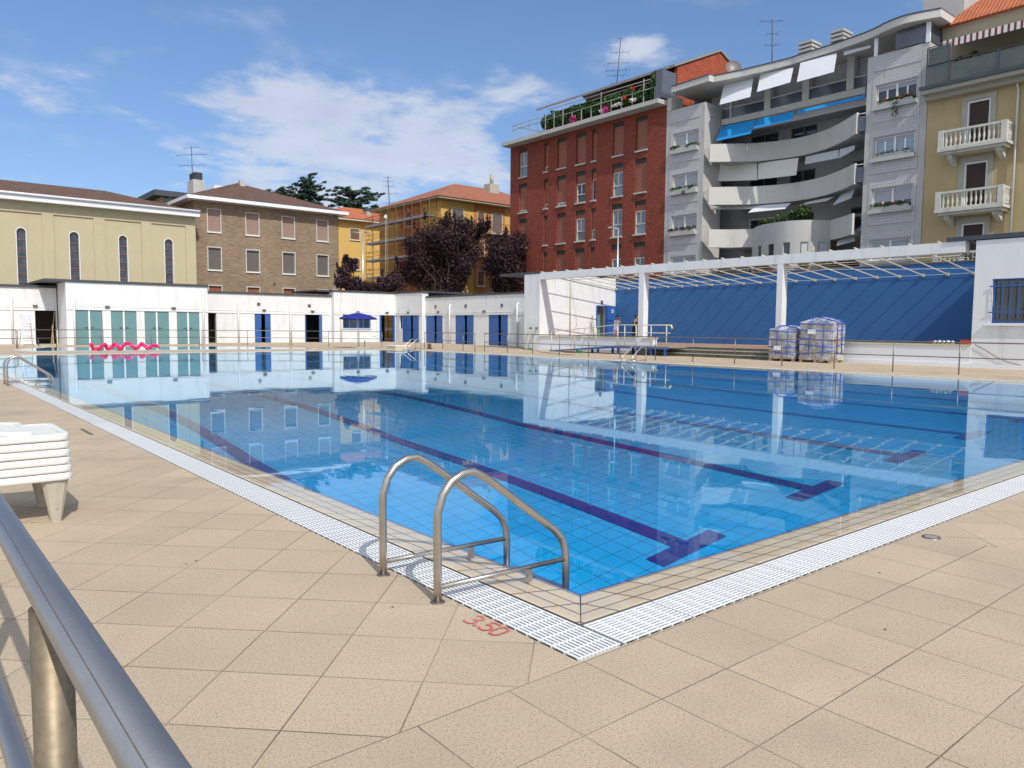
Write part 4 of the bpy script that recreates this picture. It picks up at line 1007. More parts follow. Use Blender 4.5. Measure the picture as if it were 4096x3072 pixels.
for i, h in enumerate(hole + extra):
    u0, u1, z0, z1 = h; j = min(i, 27); w_ = W[j]
    o = MB().fbox(FG, (u0 + .003, u1 - .003, z1 - .30, z1 - .003), -.26, -.10).build('window', lint, rd)
    zs = min(z1 - .32, FG.uz(4, w_[2], w_[4])[1]) if i < 28 else z0 + .02
    zs = max(zs, z0 + .02)
    if z1 - .30 - zs > .08:
        s = MB().fbox(FG, (u0 + .02, u1 - .02, zs, z1 - .302), -.24, -.16).build('shutter', rshut, o)
    if zs - z0 > .12:
        f = MB().frame(FG, (u0 + .03, u1 - .03, z0 + .03, zs - .01), .065, -.26, -.15)
        if w_[5] and u1 - u0 > .8:
            mid = (u0 + u1) / 2; zm = z0 + (zs - z0) * .45
            f.fbox(FG, (u0 + .09, u1 - .09, zm - .04, zm + .04), -.25, -.155); f.fbox(FG, (mid - .04, mid + .04, zm + .04, zs - .075), -.25, -.155)
        f.build('frame', oldwhite, o)
        MB().fbox(FG, (u0 + .08, u1 - .08, z0 + .08, zs - .06), -.25, -.22).build('pane', glint if (w_[5] == 2 or i % 3 == 0) else glass_dark, o)
    MB().fbox(FG, (u0 - .04, u1 + .04, z0 - .10, z0 + .02), -.3, .12).build('sill', concrete, o)
cz0 = onx(4, 92, 716, 46.0)[2]
MB().box(45.95, XG + 13, uB_ + .003, onx(4, 92, 712, 45.95)[1], 18.46, 18.78).build('cornice', concrete, rd)
# penthouse with pitched roof and brick gable
ge = (48.0, 21.75); ga = (53.56, 24.07); gr_ = (60, 21.4)
yE = onx(4, 335, 495, 48.0)[1]
MB().prism([(ge[0] + .2, uB_ + .02, 18.79), (ge[0] + .2, uB_ + .02, ge[1] - .15), (ga[0], uB_ + .02, ga[1] - .2), (gr_[0], uB_ + .02, gr_[1] - .2), (gr_[0], uB_ + .02, 18.79)], (0, .3, 0)).build('gable', gab, rd)
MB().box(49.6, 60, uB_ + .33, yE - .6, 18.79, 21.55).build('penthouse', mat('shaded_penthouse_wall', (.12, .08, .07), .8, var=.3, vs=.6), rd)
rfm = mat('grey_fibre_roof', (0.26, 0.245, 0.23), .9, var=.15)
MB().prism([(ge[0] - .3, uB_ - .12, ge[1] - .1), (ga[0], uB_ - .12, ga[1] + .05), (gr_[0], uB_ - .12, gr_[1]), (gr_[0], uB_ - .12, gr_[1] - .16), (ga[0], uB_ - .12, ga[1] - .14), (ge[0] - .3, uB_ - .12, ge[1] - .30)], (0, yE - uB_, 0)).build('roof', rfm, rd)
MB().prism([(49.6, uB_ + .5, 21.4), (46.9, uB_ + .5, 20.55), (46.9, uB_ + .5, 20.50), (49.6, uB_ + .5, 21.35)], (0, 12.2, 0)).build('awning', mat('dusty_awning', (.36, .28, .24), .8, var=.15), rd)
railm = mat('dull_pale_railing', (.36, .36, .35), .5, var=.1)
gl = MB(); yt = onx(4, 168, 640, 46.4)[1]
for k in range(16):
    y = uB_ + .7 + (yt - uB_ - .7) * k / 15; hh = 1.1 if k < 9 else 1.5
    gl.box(46.38, 46.44, y - .03, y + .03, 18.78, 18.78 + (1.95 if k in (1, 5, 9) else hh))
gl.tube([(46.41, uB_ + .7, 19.85), (46.41, yt, 19.85)], .03, 6).tube([(46.41, uB_ + 13, 20.25), (46.41, yt, 20.25), (50, yt, 20.25)], .03, 6).tube([(46.41, yt, 18.8), (46.41, yt, 20.25)], .03, 6)
for k in range(7): gl.tube([(47.2, yt - .3 - k * .5, 18.8), (47.2, yt - .3 - k * .5, 19.7)], .02, 5)
gl.tube([(46.2, uB_ + 1, 20.45), (46.5, uB_ + 13, 20.75)], .03, 6)
gl.build('terrace_railing', railm, rd)
scr = mat('smoked_glass_screen', (0.07, 0.08, 0.10), .25, var=.5, vs=.8, spec=.9)
MB().box(46.3, 46.36, uB_ - .05, uB_ + .55, 18.9, 21.0).box(46.36, 48.0, uB_ - .03, uB_ + .0, 18.9, 21.0).build('terrace_screen', scr, rd)
antenna((50, onx(4, 855, 298, 50)[1], 22), onx(4, 885, 0, 50), rd, [(.98, .3, 2), (.72, .8, 7), (.52, .9, 7), (.38, 1.0, 8), (.28, .9, 6), (.14, .5, 3)], .035)
# terrace plants, each clump its own thing
pots = [(uB_ + .9, .75, 1.35, green_m, 'tall palm-like plant beside the smoked glass screen on the red block terrace'), (uB_ + 2.3, .8, .75, green_m, 'leafy bush second from the right on the red block terrace'),
        (uB_ + 3.8, .9, .85, green_m, 'mixed green bush under the white post on the red block terrace'), (uB_ + 5.7, 1.0, .75, green_m, 'broad green bush in the middle of the red block terrace'),
        (uB_ + 7.8, 1.0, .65, green_m, 'dark green bush left of the middle of the red block terrace'), (uB_ + 9.9, 1.0, .8, green_m, 'light green bush left of the white flowers on the red block terrace'),
        (uB_ + 12.0, 1.1, .8, green_m, 'bush with a pink flowering clump on the red block terrace'), (uB_ + 13.6, .8, .75, green_m, 'leftmost green bush on the red block terrace')]
for i, (y, ry, hh, m_, lb) in enumerate(pots):
    hh = max(hh, .95) * 1.25
    p = thing('terrace_plant', lb, 'plant', (46.9, y, 18.79), 'plants on the roof terrace of the red block')
    MB().box(46.65, 47.2, y - ry * .7, y + ry * .7, 18.79, 19.08).build('planter', terrac, p)
    leaves('foliage', m_, [(46.85 + random.uniform(-.1, .2), y + random.uniform(-ry, ry) * .6, 19.15 + hh * random.uniform(.3, .8), .45, ry * .62, hh * .48) for _ in range(7)], 2200, .10, 40 + i, p, flat=.3)
    MB().tube([(46.9, y, 19.0), (46.9, y, 19.1 + hh * .6)], .03, 5).build('stem', bark, p)
for i, (r, x, y, m_, lb) in enumerate(((4, 568, 540, pinkf, 'magenta flowers hanging at the left of the red block terrace'), (4, 783, 478, pinkf, 'magenta flowers hanging in the middle of the red block terrace'), (4, 760, 490, whitef, 'white flowers left of the magenta clump on the red block terrace'), (4, 865, 445, whitef, 'row of white flowers right of the magenta clump on the red block terrace'), (4, 965, 415, whitef, 'white flowers near the white post on the red block terrace'), (4, 910, 400, redf, 'red flowers above the white row on the red block terrace'), (4, 965, 335, redf, 'small red flower high on the red block terrace'))):
    q = onx(r, x, y, 46.35); rr_ = (.42, .42, .28, .62, .35, .2, .12)[i]
    fo = leaves('flower_clump', m_, [(q[0], q[1], q[2], .2, rr_, .32 if i < 2 else .16)], 220, .075, 70 + i, base=q, shell=.2)
    tag(fo, lb, 'flowers', 'flowers on the roof terrace of the red block')
# ================================================================== grey apartment block with curved balconies
gy = thing('grey_apartment_block', 'grey concrete apartment block with curved balconies between two tiled towers', 'apartment block', (XG, 29, 0))
UA, UBt, UC_, UD = 38.46, 34.94, 23.0, 19.45      # towers: UA..UBt left, UC_..UD right
PZ = 3.08
lw_ = FG.rect(9, 150, 1120, 472, 1258); lw_ = (lw_[0], lw_[1], FG.uz(9, 300, 1318)[1], (FG.uz(9, 160, 1125)[1] + FG.uz(9, 470, 1050)[1]) / 2)
rw_ = FG.rect(10, 1285, 1090, 1790, 1240); rw_ = (rw_[0], rw_[1], (FG.uz(10, 1300, 1360)[1] + FG.uz(10, 1780, 1245)[1]) / 2, (FG.uz(10, 1290, 1090)[1] + FG.uz(10, 1790, 975)[1]) / 2)
ZTT = 17.93
def tower(ua, ub, wrc, n=5):
    lo, hi = min(ua, ub), max(ua, ub)
    hs = [(wrc[0], wrc[1], wrc[2] - PZ * k, wrc[3] - PZ * k) for k in range(n)]
    MB().wall(FG, (lo, hi, 0, ZTT), hs, .3).build('tower_wall', concrete, gy)
    zt_ = wrc[3] + .42
    pn = MB()
    pn.wall(Fac('X', XG - .025), (lo + .38, hi - .38, zt_ + .45, ZTT - .35), [], .02)
    for k in range(n):
        z1 = zt_ - PZ * k; pn.wall(Fac('X', XG - .025), (lo + .38, hi - .38, z1 - PZ + .5, z1), [(wrc[0] - .08, wrc[1] + .08, wrc[2] - PZ * k - .22, wrc[3] - PZ * k + .06)], .02)
    pn.build('tile_panel', greytile, gy)
    return hs
hl_ = tower(UA, UBt, lw_); hr_ = tower(UC_, UD, rw_)
MB().box(XG + .30, 49.2, UBt - .0, UBt + .3, 0, ZTT).build('tower_side', concrete, gy); MB().box(XG + .3, 60, UD, UD + .3, 0, ZTT).build('tower_side', concrete, gy); MB().box(XG + .3, 49, UC_ - .3, UC_, 0, ZTT).build('tower_side', concrete, gy)
tsp = MB()
Fs = Fac('Y', UBt - .02)
for k in range(-1, 5):
    z1 = lw_[3] + .42 - PZ * k; tsp.fbox(Fs, (XG + .42, 48.9, z1 - PZ + .5, min(z1, ZTT - .6)), -.018, .0)
tsp.build('tile_panel', lighttile, gy)
wshut = mat('white_roller_shutter', (0.50, 0.51, 0.53), .6, var=.05)
curt = mat('pale_curtain_glass', (0.27, 0.35, 0.42), .2, var=.12, vs=2.5, spec=.8)
def twin(hs, modes, lpos):
    for k, h in enumerate(hs):
        u0, u1, z0, z1 = h; md = modes[k]; mid = (u0 + u1) / 2
        o = MB().frame(FG, (u0 + .01, u1 - .01, z0 + .01, z1 - .01), .07, -.27, -.12)
        o.fbox(FG, (mid - .06, mid + .06, z0 + .08, z1 - .08), -.26, -.12); o = o.build('window', white2, gy)
        zs = {'c': z0 + .08, 'o': z1 - .32, 'h': z0 + (z1 - z0) * .38, 'g': z1 - .25}[md]
        s = MB(); zz = zs
        while zz < z1 - .09:
            for a, b_ in ((u0 + .08, mid - .07), (mid + .07, u1 - .08)): s.fbox(FG, (a, b_, zz, min(zz + .05, z1 - .08)), -.22, -.185)
            zz += .065
        s.build('shutter', wshut, o)
        if md != 'c':
            p = MB()
            for a, b_ in ((u0 + .08, mid - .07), (mid + .07, u1 - .08)):
                p.fbox(FG, (a, b_, z0 + .08, zs), -.25, -.225)
            p.build('pane', curt if md == 'g' else glass_dark, o)
            q = MB()
            for a, b_ in ((u0 + .08, mid - .07), (mid + .07, u1 - .08)):
                c_ = (a + b_) / 2; q.fbox(FG, (c_ - .05, c_ + .05, z0 + .08, zs), -.222, -.16)
            q.build('mullion', white2, o)
        MB().fbox(FG, (u0 - .1, u1 + .1, z0 - .24, z0 - .003), -.28, .30).build('sill', concrete, o)
twin(hl_, 'cchcc', 0); twin(hr_, 'oghcc', 1)
def fbox_plant(rc, k, m2, lb, wide=1.0, droop=0.0, n=750, seed=0, part=None):
    u0, u1, z0, _ = rc; um = (u0 + u1) / 2; hw = (u1 - u0) / 2 * wide
    p = thing('flower_box', lb, 'flower box', (XG - .2, um, z0), 'flower boxes on the grey block towers')
    MB().box(XG - .27, XG - .03, um - hw, um + hw, z0 + .002, z0 + .16).build('box', concrete, p)
    bl2 = [(XG - .17, um + hw * random.uniform(-.95, .95), z0 + .19 + random.uniform(-.03, .05), .17, .30, .15) for _ in range(11)]
    if droop: bl2 += [(XG - .3, um - hw * .1, z0 - .1 - droop * j, .08, .2, .18) for j in range(3)]
    leaves('foliage', green_m, bl2, n, .06, seed, p)
    if m2: leaves('flowers', m2, [(XG - .2, um + hw * q_, z0 + .28, .1, .2, .09) for q_ in (-.7, -.2, .5)], 90, .05, seed + 1, p, shell=.2)
fbox_plant(hl_[0], 0, None, 'flower box with yellowish low plants on the upper window of the left grey tower', 1.05, seed=90)
fbox_plant(hl_[1], 1, None, 'flower box with bright trailing plants on the second window down of the left grey tower', 1.05, .06, seed=91)
fbox_plant(hl_[2], 2, pinkf, 'flower box with round bushes and pink flowers under the half-open left tower window', 1.0, seed=92)
fbox_plant(hl_[4], 4, redf, 'flower box just above the pergola on the left grey tower', 1.0, seed=93)
fbox_plant(hr_[0], 0, redf, 'flower box with red geraniums and a trailing vine, topmost on the right grey tower', .85, .28, seed=94)
fbox_plant(hr_[1], 1, None, 'flower box with a few thin plants under the curtained window of the right grey tower', .9, seed=95, n=160)
fbox_plant(hr_[2], 2, redf, 'flower box with red and yellow flowers on the half-shuttered window of the right grey tower', .9, seed=96)
fbox_plant(hr_[4], 4, redf, 'flower box seen through the pergola bars on the right grey tower', 1.0, seed=97)
# recessed back wall with dark doors
FBk = Fac('X', 51.4)
bw = MB(); hb = []
for k in range(5):
    zf = 13.6 - PZ * k
    for a, b_, c in ((33.9, 31.6, 2.3), (30.6, 28.6, 2.3), (25.9, 23.9, 2.3)): hb.append((b_, a, zf + .1, zf + c))
bw.wall(FBk, (UD, UA, 0, 19.3), hb, .25).build('recess_wall', mat('grey_recess_tiles', (.40, .385, .37), .8, var=.1), gy)
for h in hb:
    o = MB().frame(FBk, h, .09, -.2, -.06); m_ = (h[0] + h[1]) / 2; o.fbox(FBk, (m_ - .06, m_ + .06, h[2] + .09, h[3] - .09), -.19, -.07)
    o = o.build('balcony_door', white2 if (h[2] < 8 and h[0] > 31) else shut2, gy); MB().fbox(FBk, (h[0] + .09, h[1] - .09, h[2] + .09, h[3] - .09), -.24, -.19).build('pane', glass_dark, o)
def smooth_curve(pts, n=24):
    """Catmull-Rom through plan points"""
    P = [Vector(p[:2]) for p in pts]; P = [P[0] * 2 - P[1]] + P + [P[-1] * 2 - P[-2]]; out = []
    for i in range(1, len(P) - 2):
        for k in range(n // (len(P) - 3)):
            t = k / (n // (len(P) - 3)); a, b_, c, d_ = P[i - 1:i + 3]
            out.append(0.5 * ((2 * b_) + (c - a) * t + (2 * a - 5 * b_ + 4 * c - d_) * t * t + (3 * b_ - a - 3 * c + d_) * t ** 3))
    return [(p.x, p.y) for p in out] + [tuple(P[-2])]
cv = smooth_curve([(46.85, 34.30), (47.9, 33.2), (49.0, 32.0), (49.75, 30.2), (49.85, 28.6), (49.35, 26.9), (48.2, 25.1), (46.85, 23.5)], 42)
def slab_to_back(mb, cv, z0, z1):
    mb.slab([(x + .16, y) for x, y in cv] + [(51.38, cv[-1][1]), (51.38, cv[0][1])], z0, z1)
for k, zb_ in enumerate((13.50, 10.43)):
    b_ = MB().ribbon(cv, zb_, zb_ + 1.27, .14).build('balcony_parapet', conc_light, gy)
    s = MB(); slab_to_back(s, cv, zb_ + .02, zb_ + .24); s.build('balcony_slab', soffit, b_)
    gg = MB(); gg.box(46.9, 46.95, UC_ - .0, 23.5, zb_ + .1, zb_ + 1.0); gg.build('glass_panel', scr, gy)
    MB().tube([(46.92, UC_, zb_ + 1.15), (46.92, 23.5, zb_ + 1.15)], .025, 6).tube([(47.0, 34.45, zb_ + .2), (47.0, 34.45, zb_ + 1.0), (47.1, UBt, zb_ + 1.0)], .025, 6).build('handrail', white2, gy)
# third level: side parapets and the bulging middle bay
zb_ = 7.34
cl = smooth_curve([(46.75, 34.15), (47.9, 33.2), (48.85, 31.85)], 10); crr = smooth_curve([(48.75, 25.95), (47.9, 24.8), (46.82, 23.5)], 10)
bay = smooth_curve([(48.9, 31.9), (47.9, 30.9), (47.3, 29.9), (46.98, 28.6), (47.05, 27.6), (47.7, 26.6), (48.8, 25.9)], 36)
for c_ in (cl, crr):
    b_ = MB().ribbon(c_, zb_, zb_ + 1.3, .14).build('balcony_parapet', conc_light, gy)
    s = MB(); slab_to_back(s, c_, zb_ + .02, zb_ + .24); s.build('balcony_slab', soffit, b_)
MB().ribbon(bay, zb_ - .12, zb_ + 1.3, .2).build('bay_wall', concrete, gy)
s = MB(); slab_to_back(s, bay, zb_ + .3, zb_ + .5); s.build('balcony_slab', soffit, gy)
# window band in the bay: piers between narrow windows
L_ = [0.0]
for p, q in zip(bay[:-1], bay[1:]): L_.append(L_[-1] + math.dist(p, q))
def bay_at(s_):
    for i in range(len(bay) - 1):
        if L_[i + 1] >= s_: t = (s_ - L_[i]) / (L_[i + 1] - L_[i]); return (bay[i][0] + (bay[i + 1][0] - bay[i][0]) * t, bay[i][1] + (bay[i + 1][1] - bay[i][1]) * t)
    return bay[-1]
ws = []
for a, b_ in ((732, 775), (860, 930), (1045, 1135), (1268, 1368), (1495, 1600)):
    best = []
    for px_ in (a, b_):
        dq = ray(11, px_, 1250); best.append(min(np.linspace(0, L_[-1], 200), key=lambda s_: abs(bay_at(s_)[0] / bay_at(s_)[1] - dq.x / dq.y)))
    ws.append(tuple(best))
edges = [0] + [e for w_ in ws for e in w_] + [L_[-1]]
for lvl in range(2):
    zt_ = zb_ - .12 - lvl * PZ
    for i in range(0, len(edges), 2):
        a, b_ = edges[i], edges[i + 1]
        if b_ - a < .05: continue
        MB().ribbon([bay_at(a + (b_ - a) * k / 4) for k in range(5)], zt_ - 1.6, zt_ + .0, .2).build('bay_pier', concrete, gy)
    for i, (a, b_) in enumerate(ws):
        pts = [bay_at(a), bay_at(b_)]
        pts = [(p[0] + .1, p[1]) for p in pts]
        MB().ribbon(pts, zt_ - 1.6, zt_, .03).build('bay_window', wshut if i > 2 and lvl == 0 else glass_dark, gy)
    if lvl == 0: MB().ribbon(bay, zt_ - PZ, zt_ - 1.6, .2).build('bay_wall', concrete, gy)
s = MB(); s.slab([(46.9, 34.2)] + [(48.9, 31.9)] + [(51.3, 31.9), (51.3, 34.2)], 4.2, 5.4); s.build('low_balcony', conc_light, gy)
for (r, x, y, n_, sz, lb) in ((11, 1130, 830, 1800, .9, 'big dark green bush on the bulging grey balcony'), (11, 830, 905, 300, .35, 'small plant at the left end of the bulging grey balcony')):
    q = onx(r, x, y, 47.9); p = thing('balcony_plant', lb, 'plant', (q[0], q[1], zb_ + .5))
    leaves('foliage', green_m, [(q[0] + random.uniform(-.2, .2), q[1] + random.uniform(-1, 1) * sz * 1.3, q[2] + random.uniform(-.25, .25) * sz, .4 * sz + .1, .55 * sz, .42 * sz) for _ in range(7)], n_, .09, 5 + int(x), p)
    MB().tube([(q[0], q[1], zb_ + .5), (q[0], q[1], q[2])], .04, 5).build('stem', bark, p)
for i, (r, x, y) in enumerate(((11, 745, 1480), (11, 870, 1480), (11, 1310, 1450), (11, 1550, 1440))):
    q = onx(r, x, y, 47.0); p = thing('window_plant', ('leftmost narrow green plant', 'second narrow green plant', 'wider bright green plant', 'green plant farthest right')[i] + ' on the grey bay sills above the blue wall', 'plant', (q[0], q[1], q[2] - .3), 'plants on the grey bay sill')
    leaves('foliage', green_m, [(q[0], q[1] + random.uniform(-.3, .3), q[2], .2, .35 if i > 1 else .18, .25) for _ in range(4)], 350, .07, 60 + i, p)
    MB().box(q[0] - .1, q[0] + .1, q[1] - .3, q[1] + .3, q[2] - .35, q[2] - .2).build('pot', terrac, p)
# top storey: pillars, glass parapets, beam, big roof slab with waved front
zt4 = 16.55
ed4 = [onz(9, 782, 1000, zt4), onz(9, 1250, 903, zt4), onz(10, 250, 1378, zt4), onz(10, 800, 1252, zt4), onz(10, 1140, 1180, zt4)]
ed4 = smooth_curve([(min(max(p[0], 46.8), 49.3), p[1]) for p in ed4], 16)
MB().ribbon(ed4, zt4, zt4 + .42, .35).build('top_beam', conc_light, gy)
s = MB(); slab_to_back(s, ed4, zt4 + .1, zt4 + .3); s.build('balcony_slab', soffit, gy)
MB().ribbon([(x + .1, y) for x, y in ed4], zt4 + .45, zt4 + 1.12, .03).build('glass_parapet', scr, gy)
MB().tube([(x + .1, y, zt4 + 1.18) for x, y in ed4], .035, 6).build('handrail', white2, gy)
def edx(y):
    for a, b_ in zip(ed4[:-1], ed4[1:]):
        if (a[1] - y) * (b_[1] - y) <= 0: return a[0] + (b_[0] - a[0]) * (y - a[1]) / (b_[1] - a[1] + 1e-9)
    return ed4[0][0] if y > ed4[0][1] else ed4[-1][0]
for r, a, b_, yy in ((9, 790, 770, 850), (9, 1212, 1290, 700), (10, 222, 305, 1000), (10, 778, 868, 900)):
    ya = onx(r, a, yy, 47.8)[1]; yb_ = onx(r, b_, yy, 47.8)[1]
    MB().box(edx(ya) - .03, edx(ya) + .45, min(ya, yb_), max(ya, yb_), zt4 + .425, 19.1).build('pillar', conc_light, gy)
ZRF = 19.52
rp_ = [(9, 120, 490), (9, 620, 330), (9, 680, 345), (9, 1050, 270), (9, 1659, 120), (10, 300, 700), (10, 700, 575), (10, 900, 505), (10, 1200, 395), (10, 1400, 295), (10, 1600, 215), (10, 1800, 165), (10, 2100, 110)]
rc_ = [onz(*q, ZRF)[:2] for q in rp_]; rc_ = rc_[:3] + smooth_curve(rc_[3:], 48)
MB().slab(rc_ + [(60, 18.8), (60, UA + .0)], ZRF - .42, ZRF).build('roof_slab', conc_light, gy)
MB().slab([(x - .04, y) for x, y in rc_] + [(60, 18.8), (60, UA + .0)], ZRF + .003, ZRF + .07).build('roof_edge', cap_m, gy)
MB().box(49.9, 60, UD + .1, UA - .1, 16.0, 19.08).build('top_storey_wall', greytile, gy)
Fw = Fac('X', 49.9)
for rr, a, b_, c, d_ in ((9, 430, 640, 650, 690), (10, 1605, 520, 1810, 600)):
    r_ = Fw.rect(rr, a, b_, c, d_); MB().frame(Fw, (r_[0], r_[1], r_[2] - .3, r_[3] + .3), .08, .0, .05).fbox(Fw, (r_[0] + .08, r_[1] - .08, r_[2] - .22, r_[3]), 0, .02).build('window', glint, gy)
MB().prism([(46.98, UA - .02, 17.95), (46.98, UA - .02, 18.9), (47.5, UA - .02, 19.1), (48.4, UA - .02, 19.1), (48.4, UA - .02, 17.95)], (0, -.4, 0)).build('end_fin', conc_light, gy)
for (a, b_) in (((47.2, 22.7), (47.2, 22.6)), ((46.95, 19.6), (46.95, 19.5))):
    MB().box(a[0], a[0] + .12, b_[1] - .06, a[1] + .06, 17.93, 19.05).build('white_post', white2, gy)
MB().box(47.0, 47.05, 19.65, 21.4, 18.0, 19.0).box(47.0, 49.0, 19.46, 19.50, 18.0, 19.0).build('glass_screen', scr, gy)
# awnings (cloth sheets with a little thickness)
def awning(pts, m_, name='awning'):
    """pts: (region, x, y, X) corners: top-left, top-right, bottom-right, bottom-left"""
    P = [Vector(onx(r, x, y, X)) for r, x, y, X in pts]; nn = (P[1] - P[0]).cross(P[3] - P[0]).normalized() * .03
    return MB().prism(P, nn).build(name, m_, gy)
wcl = mat('white_awning_cloth', (.70, .71, .72), .8, var=.03); ccl = mat('cream_awning_cloth', (.72, .70, .62), .8, var=.04); gcl = mat('grey_white_awning_cloth', (.52, .53, .52), .8, var=.05)
bcl = mat('bright_blue_awning_cloth', (.008, .26, .60), .75, var=.06)
awning([(9, 818, 450, 48.0), (9, 1205, 372, 48.0), (9, 1162, 622, 47.2), (9, 757, 726, 47.2)], wcl)
awning([(9, 1300, 322, 47.9), (10, 232, 850, 47.7), (10, 190, 1040, 47.0), (9, 1252, 556, 47.1)], wcl)
awning([(10, 322, 792, 47.6), (10, 782, 668, 47.5), (10, 742, 908, 46.8), (10, 276, 1036, 46.9)], wcl)
awning([(10, 870, 650, 47.5), (10, 1210, 570, 47.3), (10, 1210, 600, 47.2), (10, 870, 700, 47.4)], gcl)
awning([(9, 785, 1015, 48.6), (9, 1245, 920, 48.4), (9, 1170, 1108, 47.5), (9, 712, 1206, 47.6)], bcl)
awning([(9, 1262, 915, 48.3), (5, 958, 490, 48.0), (5, 940, 547, 47.3), (5, 690, 602, 47.4)], bcl)
awning([(5, 975, 486, 47.9), (5, 1428, 378, 47.5), (5, 1428, 398, 47.3), (5, 975, 506, 47.7)], bcl)
awning([(11, 214, 172, 49.0), (11, 722, 168, 49.6), (11, 726, 380, 49.5), (11, 210, 396, 48.8)], ccl)
awning([(11, 736, 165, 49.6), (11, 1245, 98, 49.6), (11, 1216, 316, 49.2), (11, 732, 372, 49.3)], ccl)
awning([(11, 1335, 85, 49.5), (11, 1755, -5, 48.9), (11, 1750, 100, 48.5), (11, 1325, 180, 49.2)], gcl)
awning([(11, 1768, -10, 48.7), (11, 1960, -65, 48.0), (11, 1950, -5, 47.6), (11, 1756, 105, 48.3)], gcl)
awning([(11, 172, 715, 48.2), (11, 700, 705, 49.3), (11, 700, 745, 49.2), (11, 172, 752, 48.1)], gcl)
awning([(11, 712, 702, 49.4), (11, 1150, 670, 49.5), (11, 1070, 742, 48.3), (11, 608, 790, 48.3)], wcl)
awning([(11, 1360, 655, 49.5), (11, 1710, 585, 49.2), (11, 1600, 640, 48.2), (11, 1255, 700, 48.4)], gcl)
awning([(11, 1790, 560, 49.0), (11, 1965, 480, 48.2), (11, 1910, 605, 47.5), (11, 1675, 700, 48.2)], gcl)
awning([(11, 1740, 1150, 48.6), (11, 1960, 1080, 48.0), (11, 1955, 1150, 47.6), (11, 1725, 1212, 48.2)], gcl)
for (r, x0, x1, y0, y1, yy) in ((10, 310, 455, 618, 700, 0), (10, 715, 852, 475, 560, 0)):
    a = onx(r, x0, y0, 51); b_ = onx(r, x1, y1, 51); ya, yb_ = sorted((a[1], b_[1])); z1 = a[2]
    cb2 = MB().box(51, 52.2, ya, yb_, ZRF, z1 - .6).build('chimney', concrete, gy); q = MB()
    for k in range(4): q.box(50.9, 52.3, ya - .08, yb_ + .08, z1 - .6 + k * .28, z1 - .44 + k * .28)
    q.box(51.2, 52, ya + .2, yb_ - .2, z1 - .6, z1 + .3).build('chimney_cap', concrete, cb2)
MB().box(49.2, 56, UD - .9, UD + 1.4, ZRF, ZRF + 4).build('lift_tower', lighttile, gy)
antenna((50, onx(5, 812, 160, 50)[1], ZRF), onx(5, 812, -120, 50), gy, [(.97, .8, 6), (.75, .4, 3), (.55, .5, 4)], .04)
dsh = onx(9, 935, 255, 53)
dd_ = MB().lathe(0, 0, [(0.02, 0), (.4, .08), (.65, .22)], 18).build('satellite_dish', steel2, gy)
dd_.location = Vector(dsh) - BASE[gy.name]; dd_.rotation_euler = (R(10), R(-70), R(40))
for v_ in dd_.data.vertices: v_.co += BASE[gy.name]

# ================================================================== tan house at the right
tn = thing('tan_house', 'tan rendered old apartment house with stone balustrade balconies at the right edge', 'apartment block', (XG, 14, 0))
tanw = mat('tan_render', (0.47, 0.36, 0.185), .92, var=.08, vs=.5, bump=.004, bs=30, dirt=.25, streak=True)
FT = Fac('X', XG + .05); y1_ = 19.44
dsh1 = [(950, 665, 1095, 856), (930, 1090, 1067, 1276), (905, 1500, 1052, 1690)]
Q = [FT.rect(6, *q) for q in dsh1]; tu0 = np.mean([q[0] for q in Q]); tu1 = np.mean([q[1] for q in Q])
zt0 = np.mean([FT.uz(6, (a + c) / 2, (b_ + b_ - 25) / 2)[1] + i * 3.35 for i, (a, b_, c, d_) in enumerate(dsh1)])
th = [(tu0, tu1, zt0 - 2.55 - 3.35 * i, zt0 - 3.35 * i) for i in range(4)]
# second window column further right, just beyond the frame
th2 = [(a - 5.2, b_ - 5.2, c, d_) for a, b_, c, d_ in th]
MB().wall(FT, (2, y1_, 0, 14.75), th + th2, .3).build('wall', tanw, tn)
stone = mat('grey_stone_surround', (.40, .38, .31), .9, var=.1)
brsh = mat('dark_brown_shutter', (.055, .03, .025), .7, var=.1)
def baluster_balcony(u0, u1, zfloor):
    s = MB().box(XG - 1.15, XG + .05, u0, u1, zfloor - .16, zfloor).box(XG - 1.0, XG + .05, u0 + .12, u1 - .12, zfloor - .30, zfloor - .162).build('balcony', oldst, tn)
    for yc in (u0 + .5, u1 - .5): MB().prism([(XG + .04, yc - .14, zfloor - .302), (XG - .85, yc - .14, zfloor - .302), (XG - .7, yc - .14, zfloor - .5), (XG + .04, yc - .14, zfloor - .85)], (0, .28, 0)).build('bracket', oldst, s)
    r_ = MB().box(XG - 1.12, XG - .94, u0 + .05, u1 - .05, zfloor + .86, zfloor + .98).box(XG - 1.1, XG - .96, u0 + .04, u1 - .04, zfloor + .002, zfloor + .10)
    for yy in (u0 + .02, u1 - .30): r_.box(XG - 1.14, XG - .9, yy, yy + .28, zfloor + .001, zfloor + 1.0)
    for yy in (u0 + .04, u1 - .18): r_.box(XG - .93, XG + .04, yy, yy + .14, zfloor + .862, zfloor + .975)
    r_.build('balustrade', oldst, s)
    n_ = 12; c = MB()
    for k in range(n_):
        yy = u0 + .42 + (u1 - u0 - .84) * k / (n_ - 1); c.lathe(XG - 1.03, yy, [(.06, zfloor + .10), (.035, zfloor + .2), (.07, zfloor + .38), (.04, zfloor + .62), (.065, zfloor + .86)], 8)
    for side in (u0 + .11, u1 - .11):
        for k in range(4): c.lathe(XG - .75 + k * .2, side, [(.06, zfloor + .10), (.035, zfloor + .2), (.07, zfloor + .38), (.04, zfloor + .62), (.065, zfloor + .86)], 8)
    c.build('balusters', oldst, s)
oldst = mat('weathered_white_stone', (.58, .56, .49), .85, var=.12, vs=4, dirt=.4)
